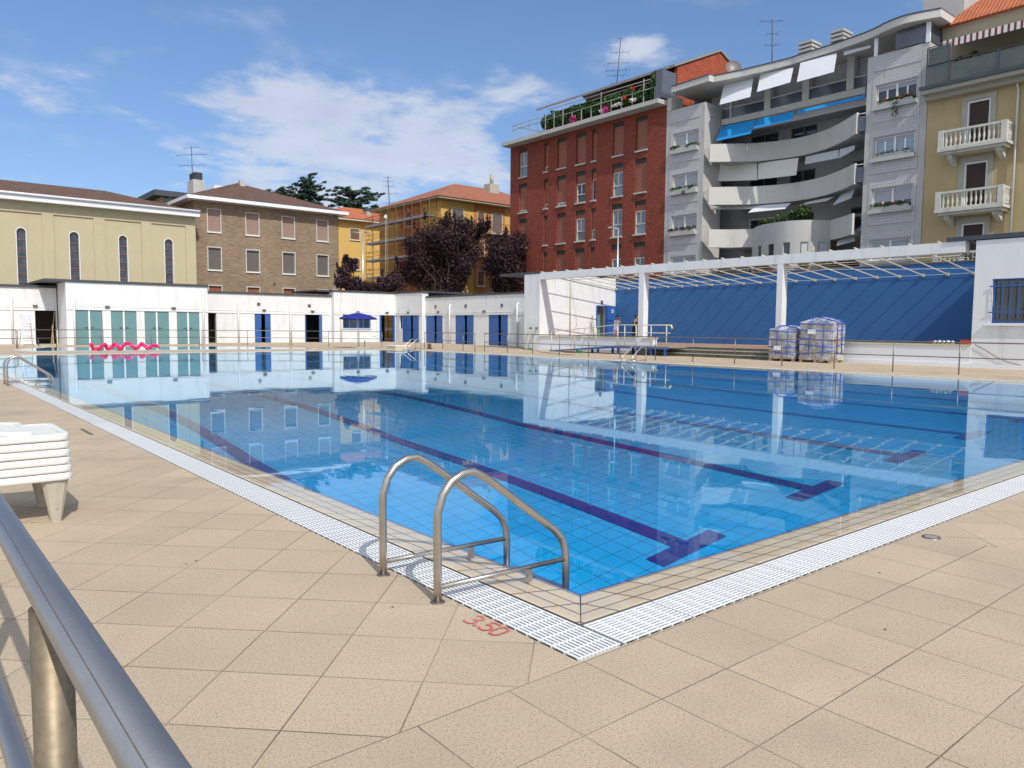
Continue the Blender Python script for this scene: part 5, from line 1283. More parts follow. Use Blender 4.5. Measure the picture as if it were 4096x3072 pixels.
for i, h in enumerate(th + th2):
    o = MB().frame(FT, (h[0] - .28, h[1] + .28, h[2] - .1, h[3] + .30), .28, .003, .06).build('window', stone, tn)
    MB().frame(FT, h, .08, -.2, .01).build('frame', white2, o); s = MB().fbox(FT, (h[0] + .08, h[1] - .08, h[2] + .08, h[3] - .08), -.2, -.13)
    for k in range(30): s.fbox(FT, (h[0] + .09, h[1] - .09, h[2] + .1 + k * .08, h[2] + .14 + k * .08), -.13, -.118)
    s.build('shutter', brsh, o)
    if i < 4:
        bb2 = FT.uz(6, 760, 1010)[0]; e0 = onx(6, 745, 1020, XG - 1.1)[1]; e1 = onx(6, 1205, 990, XG - 1.1)[1]
        baluster_balcony(min(e0, e1), max(e0, e1), h[2] - .05)
MB().tube([onx(6, 1262, 500, XG - .1), onx(6, 1284, 590, XG - .1), (XG - .1, onx(6, 1284, 590, XG - .1)[1], 4)], .06, 8).build('drainpipe', oldwhite, tn)
zc1 = onx(6, 640, 607, XG - .9)[2]
MB().box(XG - .95, XG + 9, 2, y1_ + .0, 14.76, 15.0).box(XG - .45, XG + .04, 2, y1_ - .002, 14.5, 14.758).build('cornice', stone, tn)
MB().box(XG - 1.08, XG - .94, 2, y1_ + .05, 14.98, 15.16).build('gutter', cap_m, tn)
rl = MB()
for yy in (19.2, 18.0, 15.6, 13.2, 10.8): rl.box(XG - .85, XG - .80, yy - .03, yy + .03, 15.0, 16.35 if yy < 19 else 17.3)
rl.tube([(XG - .82, 19.2, 16.3), (XG - .82, 6, 16.3)], .03, 6).tube([(XG - .82, 19.2, 17.3), (XG - .82, 18.0, 17.3), (XG - .82, 18.0, 15)], .03, 6).build('terrace_railing', cap_m, tn)
MB().box(XG - .8, XG - .775, 6, 17.95, 15.1, 16.2).box(XG - .8, XG - .775, 18.05, 19.15, 15.1, 17.25).build('glass_parapet', mat('greenish_glass', (.05, .065, .05), .2, var=.5, vs=.7, spec=.9), tn)
MB().box(XG + 1.6, XG + 9, 2, y1_ - .01, 15.01, 19.0).build('attic_wall', mat('pale_beige_render', (.42, .38, .27), .9, var=.06, dirt=.15, streak=True), tn)
MB().add([(XG + 1.2, 2, 19.0), (XG + 1.2, y1_, 19.0), (XG + 9, y1_, 19.0), (XG + 9, 2, 19.0), (XG + 5, 2, 22.6), (XG + 5, y1_ - 3.4, 22.6)], [(0, 1, 5, 4), (1, 2, 5), (2, 3, 4, 5), (0, 3, 2, 1)]).build('roof', roof_rede, tn)
m, n, b = newmat('striped_awning'); x, y, z = n.sep(n.obj())
sw = n.m('LESS_THAN', n.m('FRACT', n.m('DIVIDE', y, .30)), .42)
n.put(b.inputs['Base Color'], n.mix(sw, (.66, .64, .58), (.16, .03, .05))); b.inputs['Roughness'].default_value = .8; strip_m = m
a0 = onx(6, 765, 350, XG - .6)
MB().prism([(XG + 1.55, 0, 18.3), (XG - .6, 0, 17.55), (XG - .62, 0, 17.15), (XG - .58, 0, 17.15), (XG - .56, 0, 17.5), (XG + 1.55, 0, 18.25)], (0, a0[1], 0)).build('striped_awning', strip_m, tn)
for (y, lb) in ((17.5, 'green plant under the striped awning at the top right'), (15.6, 'potted plant behind the dark glass parapet at the top right')):
    p = thing('terrace_plant', lb, 'plant', (XG + .2, y, 15.01)); MB().lathe(XG + .2, y, [(.18, 15.01), (.25, 15.4), (.22, 15.4)], 12).build('pot', terrac, p)
    leaves('foliage', green_m, [(XG + .1, y + random.uniform(-.4, .4), 15.9 + random.uniform(0, .7) * (1 if y > 17 else .3), .4, .4, .35) for _ in range(5)], 500, .09, int(y * 10), p)
# ================================================================== yellow house with scaffolding
yel = mat('warm_yellow_render', (0.62, 0.39, 0.10), .9, var=.06, vs=.5)
oran = mat('orange_render_panel', (0.50, 0.20, 0.06), .9, var=.06)
XY, YYc = 45.6, 67.0
FYl = Fac('X', XY); FYr = Fac('Y', YYc)
yh = thing('yellow_house', 'yellow and orange apartment house with red tiled hipped roof behind the purple trees', 'house', (XY, YYc, 0))
zye = (onx(3, 850, 345, XY - .9)[2])
MB().box(XY, XY + 16, YYc, YYc + 12.6, 0, zye).build('wall', yel, yh)
op = MB()
for rc in (FYl.rect(3, 545, 425, 702, 600),): op.fbox(FYl, (rc[0], rc[1], 0, zye - .02), .0, .03)
for a, b_ in ((1097, 1190), (1195, 1325)): r_ = FYr.rect(3, a, 430, b_, 600); op.fbox(FYr, (r_[0], r_[1], 0, zye - .02), .0, .03)
op.build('orange_panel', oran, yh)
def shut_win(F, rc, parent, m_, d=.035):
    o = MB().frame(F, rc, .07, d, d + .05).build('window', oldwhite, parent); MB().fbox(F, (rc[0] + .07, rc[1] - .07, rc[2] + .07, rc[3] - .07), d - .03, d + .015).build('shutter', m_, o)
    MB().fbox(F, (rc[0] - .05, rc[1] + .05, rc[2] - .07, rc[2] - .003), .0, d + .12).build('sill', oldwhite, o)
brw = mat('brown_shutter', (.17, .085, .05), .75, var=.1)
r0 = FYl.rect(3, 598, 460, 645, 505); r0 = (r0[0], r0[1], r0[3] - 1.6, r0[3])
for k in range(5): shut_win(FYl, (r0[0], r0[1], r0[2] - 3.2 * k, r0[3] - 3.2 * k), yh, brw)
for a, b_, c, d_, hh in ((938, 425, 1022, 500, 2.4), (1122, 450, 1176, 518, 1.7), (1228, 463, 1305, 590, 2.6)):
    r_ = FYr.rect(3, a, b_, c, d_)
    for k in range(4): shut_win(FYr, (r_[0], r_[1], r_[3] - hh - 3.2 * k, r_[3] - 3.2 * k), yh, brw if hh < 2 else shut2)
rb2 = FYr.rect(3, 1180, 575, 1362, 632)
for k in range(3):
    zf = rb2[2] - 3.2 * k
    o = MB().box(rb2[0], rb2[1] + 3, YYc - 1.0, YYc - .04, zf - .15, zf).build('balcony', soffit, yh)
    q = MB()
    for i in range(26): q.box(rb2[0] + .05 + i * .22, rb2[0] + .075 + i * .22, YYc - .97, YYc - .94, zf, zf + 1.0)
    q.box(rb2[0], rb2[1] + 3, YYc - .98, YYc - .93, zf + 1.0, zf + 1.04).build('balcony_railing', terrac, o)
MB().box(XY - .9, XY + 17, YYc - .9, YYc + 13.5, zye, zye + .18).build('eaves', mat('beige_eaves', (.40, .33, .20), .9), yh)
rg_ = ony(3, 945, 250, YYc + 6.5)
rf = hip(MB(), XY - 1, XY + 17, YYc - 1, YYc + 13.6, zye + .2, (rg_[0], YYc + 6.3, rg_[2]), (XY + 12, YYc + 6.3, rg_[2])).build('roof', roof_red, yh)
cq = ony(3, 1228, 255, YYc + 5); MB().box(cq[0] - .7, cq[0] + .7, YYc + 4.4, YYc + 5.6, cq[2] - 2, cq[2]).tube([(cq[0], YYc + 5, cq[2]), (cq[0], YYc + 5, cq[2] + 1.2)], .22, 8).build('chimney', stone, rf)
antenna(ony(3, 475, 400, 88), ony(3, 462, 195, 88), yh, [(.97, .5, 4), (.83, .6, 6), (.64, .7, 7), (.38, 1.3, 8), (.05, .9, 5)], .05)
# scaffolding
sc_ = thing('scaffolding', 'rust red tubular scaffolding with grey decks along the yellow house', 'scaffolding', (XY - 1, 74, 0))
rust = mat('rusty_scaffold_tube', (.24, .075, .035), .8, var=.3); deckm = mat('grey_scaffold_deck', (.28, .28, .29), .7, var=.15)
YS0, YS1 = YYc + .3, onx(3, 305, 700, XY - 1.2)[1]
lv = [onx(3, 305, y_, XY - 1.3)[2] for y_ in (570, 694, 818, 942)]; lv = [lv[0] - 2.0 * k for k in range(9)]
nb = 8
ysb = [YS0 + (YS1 - YS0) * k / nb for k in range(nb + 1)]
for y in ysb:
    for x in (XY - 1.25, XY - .35): MB().tube([(x, y, 0), (x, y, lv[0] + 2.0)], .035, 5).build('upright', rust, sc_)
for i, z in enumerate(lv):
    MB().box(XY - 1.22, XY - .38, YS0, YS1, z - .06, z).box(XY - 1.24, XY - 1.225, YS0, YS1, z, z + .2).build('platform', deckm, sc_)
    q = MB()
    for h_ in (.55, 1.05): q.tube([(XY - 1.25, YS0, z + h_), (XY - 1.25, YS1, z + h_)], .024, 4).tube([(XY - 1.25, YS1, z + h_), (XY - .35, YS1, z + h_)], .024, 4)
    q.tube([(XY - .35, YS0, z + 1.0), (XY - .35, YS1, z + 1.0)], .024, 4); q.build('guard_rail', rust, sc_)
    q = MB()
    for k in range(nb):
        if (k + i) % 2 == 0: q.tube([(XY - 1.25, ysb[k], z), (XY - 1.25, ysb[k + 1], z + 2.0)], .02, 4)
    q.tube([(XY - 1.25, YS1, z), (XY - .35, YS1, z + 2)], .02, 4).tube([(XY - .8, YS0 + 5.2, z), (XY - .7, YS0 + 6.6, z + 2.0)], .03, 4).build('brace', rust, sc_)
# pulley and rope
pq = onx(3, 446, 500, XY - 1.6)
MB().lathe(pq[0], pq[1], [(.02, pq[2] + .35), (.14, pq[2] + .2), (.24, pq[2] - .1), (.0, pq[2] - .12)], 10).tube([pq, (pq[0] - .02, pq[1] + .1, 1)], .012, 4).tube([(pq[0], pq[1] - .3, pq[2] + .4), (pq[0] - .02, pq[1] - .35, 1)], .012, 4).build('hoist', white2, sc_)
# second yellow house further back
F2y = Fac('Y', 88.0); y2 = thing('yellow_house', 'plain bright yellow house with orange roof between the brick house and the scaffolding', 'house', (38, 88, 0))
a_ = F2y.uz(3, 60, 530)[0]; b_ = F2y.uz(3, 430, 560)[0]; z_ = F2y.uz(3, 250, 530)[1]
MB().box(a_ - 4, b_ + 10, 88, 98, 0, z_).build('wall', mat('bright_yellow_render', (.64, .41, .12), .9, var=.05, vs=.5), y2)
MB().box(a_ - 5, b_ + 11, 87.1, 99, z_, z_ + .2).build('eaves', oldwhite, y2)
rt = ony(3, 240, 432, 93)
hip(MB(), a_ - 5, b_ + 11, 87, 99, z_ + .22, (ony(3, 150, 432, 93)[0], 93, rt[2]), (b_ + 8, 93, rt[2])).build('roof', roof_rede, y2)
for k in range(4): r_ = F2y.rect(3, 182, 574, 256, 668); shut_win(F2y, (r_[0], r_[1], r_[2] - k * 3.75, r_[3] - k * 3.75), y2, brw, .02)
cq = ony(3, 322, 470, 90); MB().box(cq[0] - .5, cq[0] + .5, 89.6, 90.4, cq[2] - 2, cq[2] + .4).build('chimney', stone, y2)
cq = ony(3, 322, 440, 90); MB().box(cq[0] - .6, cq[0] + .6, 89.5, 90.5, cq[2] - .2, cq[2] + .1).build('chimney_cap', cap_m, y2)

# ================================================================== trees
def px_blob(r, x, y, rad, Y, asp=(1, 1, 1)):
    p = ony(r, x, y, Y); dd = (Vector(p) - Vector((0, 0, EYE))).length; k = rad / RG[r][2] / FF * dd; return (p[0], Y, p[2], k * asp[0], k * asp[1], k * asp[2])
def plum(label, Y, blobs, trunk, n, seed, size=.105):
    bl = [px_blob(3, x, y, rad, Y + random.Random(seed + i).uniform(-1.5, 1.5), (1, .9, 1)) for i, (x, y, rad) in enumerate(blobs)]
    tx = ony(3, trunk, 1100, Y)[0]
    t = tag(thing('plum_tree', label, 'tree', (tx, Y, 0), 'dark purple trees behind the changing rooms'))
    tk = MB().tube([(tx, Y, 0), (tx + .1, Y, 1.5), (tx, Y + .1, 2.6)], [.22, .17, .15], 8)
    for i, b_ in enumerate(bl): limb(tk, (tx, Y, 1.8 + (i % 3) * .4), (b_[0], b_[1], b_[2] - b_[5] * .2), .10, .025, seed + i)
    tk.build('trunk', bark, t)
    # sprays of upright twigs give the ragged outline
    rg2 = random.Random(seed); ex = []
    for b_ in bl:
        for _ in range(5):
            a = rg2.uniform(0, 6.28); ex.append((b_[0] + math.cos(a) * b_[3] * .95, b_[1] + math.sin(a) * b_[4] * .8, b_[2] + abs(math.sin(a * 1.7)) * b_[5] * .95, b_[3] * .12, b_[4] * .12, b_[5] * .38))
    leaves('crown', plum_m, bl, int(n * 1.5), size, seed, t, shell=.3); leaves('crown_sprays', plum_m, ex, n // 4, size * .9, seed + 1, t, shell=.1)
    return t
plum('largest dark purple tree, its crown centred over the yellow house corner', 63.0,
     [(870, 640, 150), (760, 660, 110), (1000, 560, 90), (985, 690, 140), (1110, 620, 110), (850, 800, 150), (700, 800, 120), (1000, 860, 120), (640, 690, 75), (1180, 560, 60), (620, 900, 110), (760, 950, 130), (930, 980, 120), (500, 980, 90), (880, 540, 50), (1080, 760, 90)], 900, 21000, 100)
plum('dark purple tree in front of the left edge of the red brick block', 57.0,
     [(1305, 752, 138), (1435, 712, 117), (1485, 842, 138), (1355, 892, 148), (1235, 852, 95), (1535, 692, 80), (1615, 792, 85), (1575, 922, 95), (1455, 982, 106), (1295, 992, 95), (1465, 612, 48), (1615, 682, 42), (1245, 712, 74)], 1350, 17000, 200)
plum('small dark purple tree between the brick house and the lamp post', 62.5, [(165, 830, 42), (140, 900, 55), (200, 870, 38), (120, 970, 55), (190, 985, 60), (220, 820, 22), (150, 790, 20), (250, 1010, 50)], 150, 3800, 300)
plum('low dark purple bush right of the lamp post, above the white roof', 62.0, [(320, 1010, 38), (370, 1020, 36), (430, 1000, 55), (400, 960, 22), (470, 1020, 50)], 380, 2600, 330)
def cedar(label, Y, tiers, trunk, n, seed):
    tx = ony(3, trunk[0], trunk[1], Y); t = thing('cedar_tree', label, 'tree', (tx[0], Y, 0), 'cedars behind the houses')
    bl = []
    for i, (x, y, w_, h_) in enumerate(tiers):
        p = ony(3, x, y, Y); k = Y * 1.06 / FF / RG[3][2]
        rj = random.Random(seed + i * 9)
        for j in range(8): u = (j - 3.5) / 3.6 + rj.uniform(-.08, .08); bl.append((p[0] + u * w_ * k, Y + rj.uniform(-2.5, 2.5), p[2] - abs(u) * h_ * k * .3 + rj.uniform(-.5, .5) * h_ * k, w_ * k * rj.uniform(.12, .22), 1.2, h_ * k * rj.uniform(.35, .7)))
    tk = MB().tube([(tx[0], Y, 0), (tx[0], Y, tx[2])], [.45, .12], 8)
    for i, b_ in enumerate(bl): limb(tk, (tx[0], Y, max(3, b_[2] - 1.2)), (b_[0], b_[1], b_[2]), .09, .03, seed + i)
    tk.build('trunk', bark, t)
    V = leaf_mesh(bl, n, .22, seed, .25, 1.4)
    leaves('crown', cedar_m, bl, n, .19, seed, t, shell=.0, flat=1.1)
    sp = [(b_[0] + s_ * b_[3], b_[1], b_[2] - .1, b_[3] * .5, .8, b_[5] * .35) for b_ in bl for s_ in (-1.15, 1.15)]
    leaves('crown_fringe', cedar_m, sp, n // 2, .15, seed + 2, t, shell=.0, flat=1.0)
cedar('dark blue-green cedar rising behind the brown hipped roof', 112, [(-121, 190, 12, 10), (-118, 215, 30, 9), (-160, 238, 55, 8), (-95, 245, 50, 9), (-150, 270, 85, 9), (-85, 285, 50, 9), (-200, 300, 90, 9), (-110, 315, 75, 11), (-340, 290, 45, 10), (-350, 320, 55, 12), (-180, 345, 120, 13), (-90, 355, 70, 12), (-230, 385, 150, 18), (-120, 395, 100, 18)], (-121, 178), 8500, 400)
cedar('flat-topped cedar standing free above the orange roof', 118, [(100, 285, 60, 12), (200, 295, 75, 12), (300, 290, 55, 12), (130, 320, 85, 13), (260, 325, 95, 13), (360, 335, 42, 10), (90, 365, 60, 13), (200, 360, 100, 15), (310, 370, 60, 15), (130, 395, 70, 18), (250, 400, 85, 20), (200, 430, 90, 20)], (215, 300), 10000, 430)
cedar('small cedar top just right of the flat-topped cedar', 130, [(350, 425, 32, 7), (370, 435, 45, 10), (330, 445, 40, 10)], (350, 420), 1800, 460)
# a street of plain ground cover and hedge beyond the walls keeps the view closed from a side step
# ================================================================== street lamps
def lamp(label, bx_, by_, ztop, arm):
    t = thing('street_lamp', label, 'street lamp', (bx_, by_, 0), 'grey lamp posts behind the pool walls')
    MB().tube([(bx_, by_, 0), (bx_, by_, ztop)], [.10, .055], 8).build('pole', alu, t)
    h = MB()
    for s in arm: h.bar((bx_, by_, ztop), (bx_ + s * .55, by_ - s * .45, ztop + .06), .07); h.box(bx_ + s * .55 - .24, bx_ + s * .55 + .24, by_ - s * .45 - .14, by_ - s * .45 + .14, ztop, ztop + .12)
    h.build('lamp_head', alu, t)
q = ony(3, 278, 612, 64.5); lamp('tall thin lamp post with a double head before the plain yellow house', q[0], 64.5, q[2], (-1, .5))
q = onx(4, 868, 1268, 43.5); lamp('lamp post with a small head standing before the red brick block', 43.5, q[1], q[2], (-.7,))

# ================================================================== parasol and its base, other small stands
ub = onz(3, 245, 1461); UX, UY = ub[0], ub[1]
um = thing('parasol', 'open deep blue beach parasol on a thin white pole before the blue window', 'parasol', (UX, UY, 0))
navy = mat('deep_blue_canvas', (0.012, 0.018, 0.22), .8, var=.08)
zt_ = ony(3, 243, 1200, UY)[2]; ze_ = ony(3, 243, 1240, UY)[2]; rU = 1.22
vs = [(UX, UY, zt_)]; fs = []; NSEG = 8; RIN = 6
for j in range(1, RIN + 1):
    f_ = j / RIN
    for k in range(NSEG * 4):
        a = 2 * math.pi * k / (NSEG * 4); sag_ = 1 - .07 * abs(math.sin(a * NSEG / 2)) * f_
        vs.append((UX + rU * f_ * sag_ * math.cos(a), UY + rU * f_ * sag_ * math.sin(a), zt_ - (zt_ - ze_) * (f_ ** 1.35) + .03 * abs(math.sin(a * NSEG / 2)) * f_))
N_ = NSEG * 4
for k in range(N_): fs.append((0, 1 + k, 1 + (k + 1) % N_))
for j in range(RIN - 1):
    for k in range(N_): fs.append((1 + j * N_ + k, 1 + (j + 1) * N_ + k, 1 + (j + 1) * N_ + (k + 1) % N_, 1 + j * N_ + (k + 1) % N_))
o0 = 1 + (RIN - 1) * N_; o1 = len(vs)
for k in range(N_): x, y, z = vs[o0 + k]; vs.append((x, y, z - (.11 if k % 4 in (1, 2, 3) else .07)))
for k in range(N_): fs.append((o0 + k, o1 + k, o1 + (k + 1) % N_, o0 + (k + 1) % N_))
cn = MB().add(vs, fs, 0, True).build('canopy', navy, um)
sol = cn.modifiers.new('thickness', 'SOLIDIFY'); sol.thickness = .008
MB().tube([(UX, UY, .05), (UX, UY, zt_ + .06)], .022, 8).build('pole', white2, um)
rb_ = MB()
for k in range(NSEG): a = 2 * math.pi * k / NSEG; rb_.tube([(UX, UY, zt_ - .12), (UX + rU * .97 * math.cos(a), UY + rU * .97 * math.sin(a), ze_ - .03)], .009, 4)
rb_.build('ribs', white2, um)
def stand(x, y, label):
    t = thing('concrete_stand', label, 'stand', (x, y, 0), 'grey concrete stands for parasols'); MB().box(x - .25, x + .25, y - .25, y + .25, 0, .06).build('slab', concrete, t); MB().tube([(x, y, .06), (x, y, .48)], .028, 8).build('socket', cap_m, t)
stand(UX, UY + .02, 'grey square base holding the blue parasol pole')
p = onz(3, 283, 1459); stand(p[0] + .1, p[1], 'empty grey parasol base just right of the blue parasol')
p = onz(1, 284, 1455); stand(p[0], p[1], 'empty grey parasol base at the far left before the dark passage')
# pale starting block / box at the corner of the pool
p = onz(3, 528, 1466); sb = thing('deck_box', 'low pale concrete box on the deck between the parasol and the corner ladder', 'box', (p[0], p[1], 0))
a = onz(3, 442, 1464); b_ = onz(3, 618, 1468)
MB().box(min(a[0], b_[0]), max(a[0], b_[0]), p[1] - .5, p[1] + .5, .0, .16).build('body', cream, sb); MB().box(min(a[0], b_[0]) - .04, max(a[0], b_[0]) + .04, p[1] - .54, p[1] + .54, .162, .22).build('lid', white2, sb)
p = onz(3, 770, 1468); hr = thing('hose_reel', 'small dark hose reel standing beside the far corner ladder', 'hose reel', (p[0], p[1], 0))
MB().tube([(p[0] - .06, p[1], .2), (p[0] + .06, p[1], .2)], .15, 12).build('drum', brw, hr); MB().box(p[0] - .15, p[0] + .15, p[1] - .12, p[1] + .12, 0, .06).build('foot', cap_m, hr)
# black cable on the deck
cpts = [onz(3, x, y, .012) for x, y in ((1475, 1470), (1560, 1478), (1590, 1490), (1659, 1496))] + [onz(13, x, y, .012) for x, y in ((80, 840), (330, 870), (600, 880))]
tag(MB().tube(cpts, .012, 5).build('cable', cap_m), 'thin dark cable lying on the deck near the green ladder', 'cable')

# ================================================================== pink inflatable spiral
pa = onz(1, 672, 1482); pb = onz(1, 1175, 1476); A = Vector(pa); Bv = Vector(pb); U = (Bv - A); Lp = U.length; U.normalize(); Wd = Vector((-U.y, U.x, 0))
sp = []
zs_ = [(0, .42), (.01, .30), (.035, .10), (.08, .07), (.12, .14), (.155, .33), (.19, .34), (.225, .13), (.265, .08), (.30, .16), (.325, .37), (.355, .30), (.39, .12), (.43, .11), (.47, .26), (.51, .39), (.55, .38), (.59, .20), (.63, .10), (.675, .12), (.71, .24), (.74, .38), (.77, .24), (.81, .12), (.85, .15), (.89, .24), (.93, .29), (.965, .24), (1.0, .10)]
for i in range(len(zs_) - 1):
    for k in range(4):
        t_ = k / 4; s0 = zs_[i]; s1 = zs_[i + 1]; e = t_ * t_ * (3 - 2 * t_)
        f_ = s0[0] + (s1[0] - s0[0]) * t_; z = s0[1] + (s1[1] - s0[1]) * e
        sp.append(A + U * (Lp * f_) + Wd * (.16 * math.sin(f_ * 29)) + Vector((0, 0, z)))
pinkm = mat('glossy_pink_vinyl', (0.74, 0.015, 0.13), .22, var=.05)
tag(MB().tube(sp, [.03] + [.088] * (len(sp) - 2) + [.03], 12).build('inflatable_spiral', pinkm), 'long wavy shiny pink inflatable tube lying behind the pool edge', 'inflatable')

# ================================================================== step ladders
wood = mat('pale_wood', (.42, .30, .18), .8, var=.15)
def stepladder(label, c, hgt, w0, w1, depth, ang, m1, m2, n_=6, cat='stepladder'):
    t = thing('stepladder', label, cat, (c[0], c[1], 0)); ca, sa = math.cos(ang), math.sin(ang)
    def T(u, v, z): return (c[0] + u * ca - v * sa, c[1] + u * sa + v * ca, z)
    fr_ = MB()
    for s in (-1, 1): fr_.bar(T(s * w0 / 2, -depth / 2, 0), T(s * w1 / 2, 0, hgt), .045, .06)
    fr_.build('front_frame', m1, t); bk_ = MB()
    for s in (-1, 1): bk_.bar(T(s * w0 / 2 * .95, depth / 2, 0), T(s * w1 / 2 * .9, .03, hgt * .98), .035, .045)
    bk_.tube([T(-w0 * .42, depth * .35, hgt * .25), T(w0 * .42, depth * .35, hgt * .25)], .015, 5); bk_.build('rear_frame', m2, t)
    for k in range(1, n_ + 1):
        f_ = k / (n_ + .6); w_ = (w0 + (w1 - w0) * f_) / 2; a = T(-w_, -depth / 2 * (1 - f_), hgt * f_); b2 = T(w_, -depth / 2 * (1 - f_), hgt * f_); MB().bar(a, b2, .09, .03).build('step', m1, t)
    return t, T
p = onz(1, 200, 1434); q = ony(1, 200, 1215, p[1] - 1.2)
pc = Vector((p[0] - .0, p[1] - 1.6, 0))
aw_ = abs(ony(1, 258, 1400, pc.y)[0] - ony(1, 145, 1400, pc.y)[0]); hz2 = ony(1, 195, 1212, pc.y)[2]
px0 = ony(1, 200, 1400, pc.y)[0]
t_, T_ = stepladder('pale aluminium stepladder with a white cloth over its top at the far left', (px0, pc.y), hz2, aw_ * .88, aw_ * .55, 1.1, .0, alu, alu, 6)
cm = MB(); gx = 9
ww = aw_ * .36
for sgn in (-1, 1):
    rows_ = []
    for j in range(6):
        rows_.append([T_((i / (gx - 1) - .5) * 2 * ww * (1 - .03 * j), sgn * (.10 + .03 * j + .012 * math.sin(i * 1.3 + j * .4)), hz2 + .05 - .13 * j * (1 + .04 * math.sin(i * 1.3))) for i in range(gx)])
    for j in range(5):
        for i in range(gx - 1): cm.quad(rows_[j][i], rows_[j][i + 1], rows_[j + 1][i + 1], rows_[j + 1][i])
for i in range(gx - 1):
    a = (i / (gx - 1) - .5) * 2 * ww; b_ = ((i + 1) / (gx - 1) - .5) * 2 * ww
    cm.quad(T_(a, -.10 - .012 * math.sin(i * 1.3), hz2 + .05), T_(b_, -.10 - .012 * math.sin((i + 1) * 1.3), hz2 + .05), T_(b_, .10 + .012 * math.sin((i + 1) * 1.3), hz2 + .05), T_(a, .10 + .012 * math.sin(i * 1.3), hz2 + .05))
co = cm.build('towel', mat('white_towel', (.72, .74, .80), .95, var=.05), smooth=True); tag(co, 'white cloth draped over the top of the far left stepladder', 'towel')
so = co.modifiers.new('thickness', 'SOLIDIFY'); so.thickness = .012
# poles leaning in the dark passage
for i, (x0_, x1_, ytop, lb) in enumerate(((375, 400, 1195, 'long pale wooden pole leaning in the dark passage, the taller one'), (392, 385, 1290, 'shorter wooden pole leaning at the front of the dark passage'))):
    a = ony(1, x0_, 1425, 60.0); b_ = ony(1, x1_, ytop, 60.4)
    tag(MB().bar((a[0], 59.9, 0), b_, .07, .04).build('wooden_pole', wood), lb, 'pole')
# green ladder leaning on the pier
grn = mat('green_paint', (.03, .20, .09), .6, var=.1)
lg = thing('folding_ladder', 'worn white and green folding ladder leaning against the white pier', 'ladder', (31.8, 36.6, 0))
for j, (ya, xo) in enumerate(((36.75, .0), (36.2, -.25))):
    top_ = onx(7, (298, 330)[j], 733, 31.85)[2]
    for s in (0, .36):
        MB().bar((31.45 + xo, ya - s * .3 + (.12 if s else -.08), .02), (31.9, ya - s * .3 + (.06 if s else .0), top_), .05, .07).build('rail', alu if j else cream_steel, lg)
    for k in range(7): MB().tube([(31.47 + xo + (.43 - xo) * k / 7.5, ya - .1, .25 + k * .27), (31.47 + xo + (.43 - xo) * k / 7.5, ya + .07, .25 + k * .27)], .016, 5).build('rung', alu, lg)
for gy_ in (36.04, 36.62): MB().box(31.25, 31.42, gy_, gy_ + .1, 0.0, .12).build('green_foot', grn, lg); MB().box(31.80, 31.94, gy_ + .05, gy_ + .14, 1.30, 1.42).build('green_fitting', grn, lg)
# brooms
def broom(label, foot, topp, headm, hw):
    t = thing('push_broom', label, 'broom', (foot[0], foot[1], 0), 'long handled brooms by the ramp')
    MB().tube([(foot[0], foot[1], .12), topp], .013, 6).build('handle', wood if headm is not grn else alu, t)
    h = MB().box(foot[0] - .04, foot[0] + .04, foot[1] - hw, foot[1] + hw, .09, .15).build('head', wood if headm is not grn else grn, t)
    b2 = MB()
    for k in range(24): yy = foot[1] - hw + .015 + (2 * hw - .03) * k / 23; b2.prism([(foot[0] - .035, yy - .013, .09), (foot[0] + .035, yy - .013, .09), (foot[0] + .06, yy - .013, .0), (foot[0] - .06, yy - .013, .0)], (0, .026, 0))
    b2.build('bristles', headm, t)
f1 = onz(13, 515, 850); broom('push broom with dark bristles and wooden handle leaning on the ramp rail', f1, onx(13, 628, 380, 30.40), brw, .45)
f1 = onz(13, 655, 855); broom('green headed broom leaning on the ramp rail', f1, onx(13, 768, 465, 30.40), grn, .32)
f1 = onz(13, 690, 845); 
tag(MB().tube([(f1[0] + .1, f1[1], .02), onx(13, 752, 490, 30.42)], .012, 6).box(f1[0], f1[0] + .2, f1[1] - .12, f1[1] + .12, 0, .05).build('long_scraper', alu), 'thin grey scraper with long handle beside the green broom', 'scraper')
for x0_, x1_, yt, lb in ((905, 882, 245, 'tallest bare broom stick leaning on the lit white wall by the open door'), (868, 858, 348, 'shorter bare stick leaning on the lit white wall'), (902, 872, 400, 'third thin stick leaning low on the lit white wall')):
    a = ony(13, x0_, 570, 35.5); b_ = ony(13, x1_, yt, 35.93); tag(MB().tube([(a[0], 35.4, ZTB + .01), b_], .02, 6).build('stick', brw), lb, 'stick')

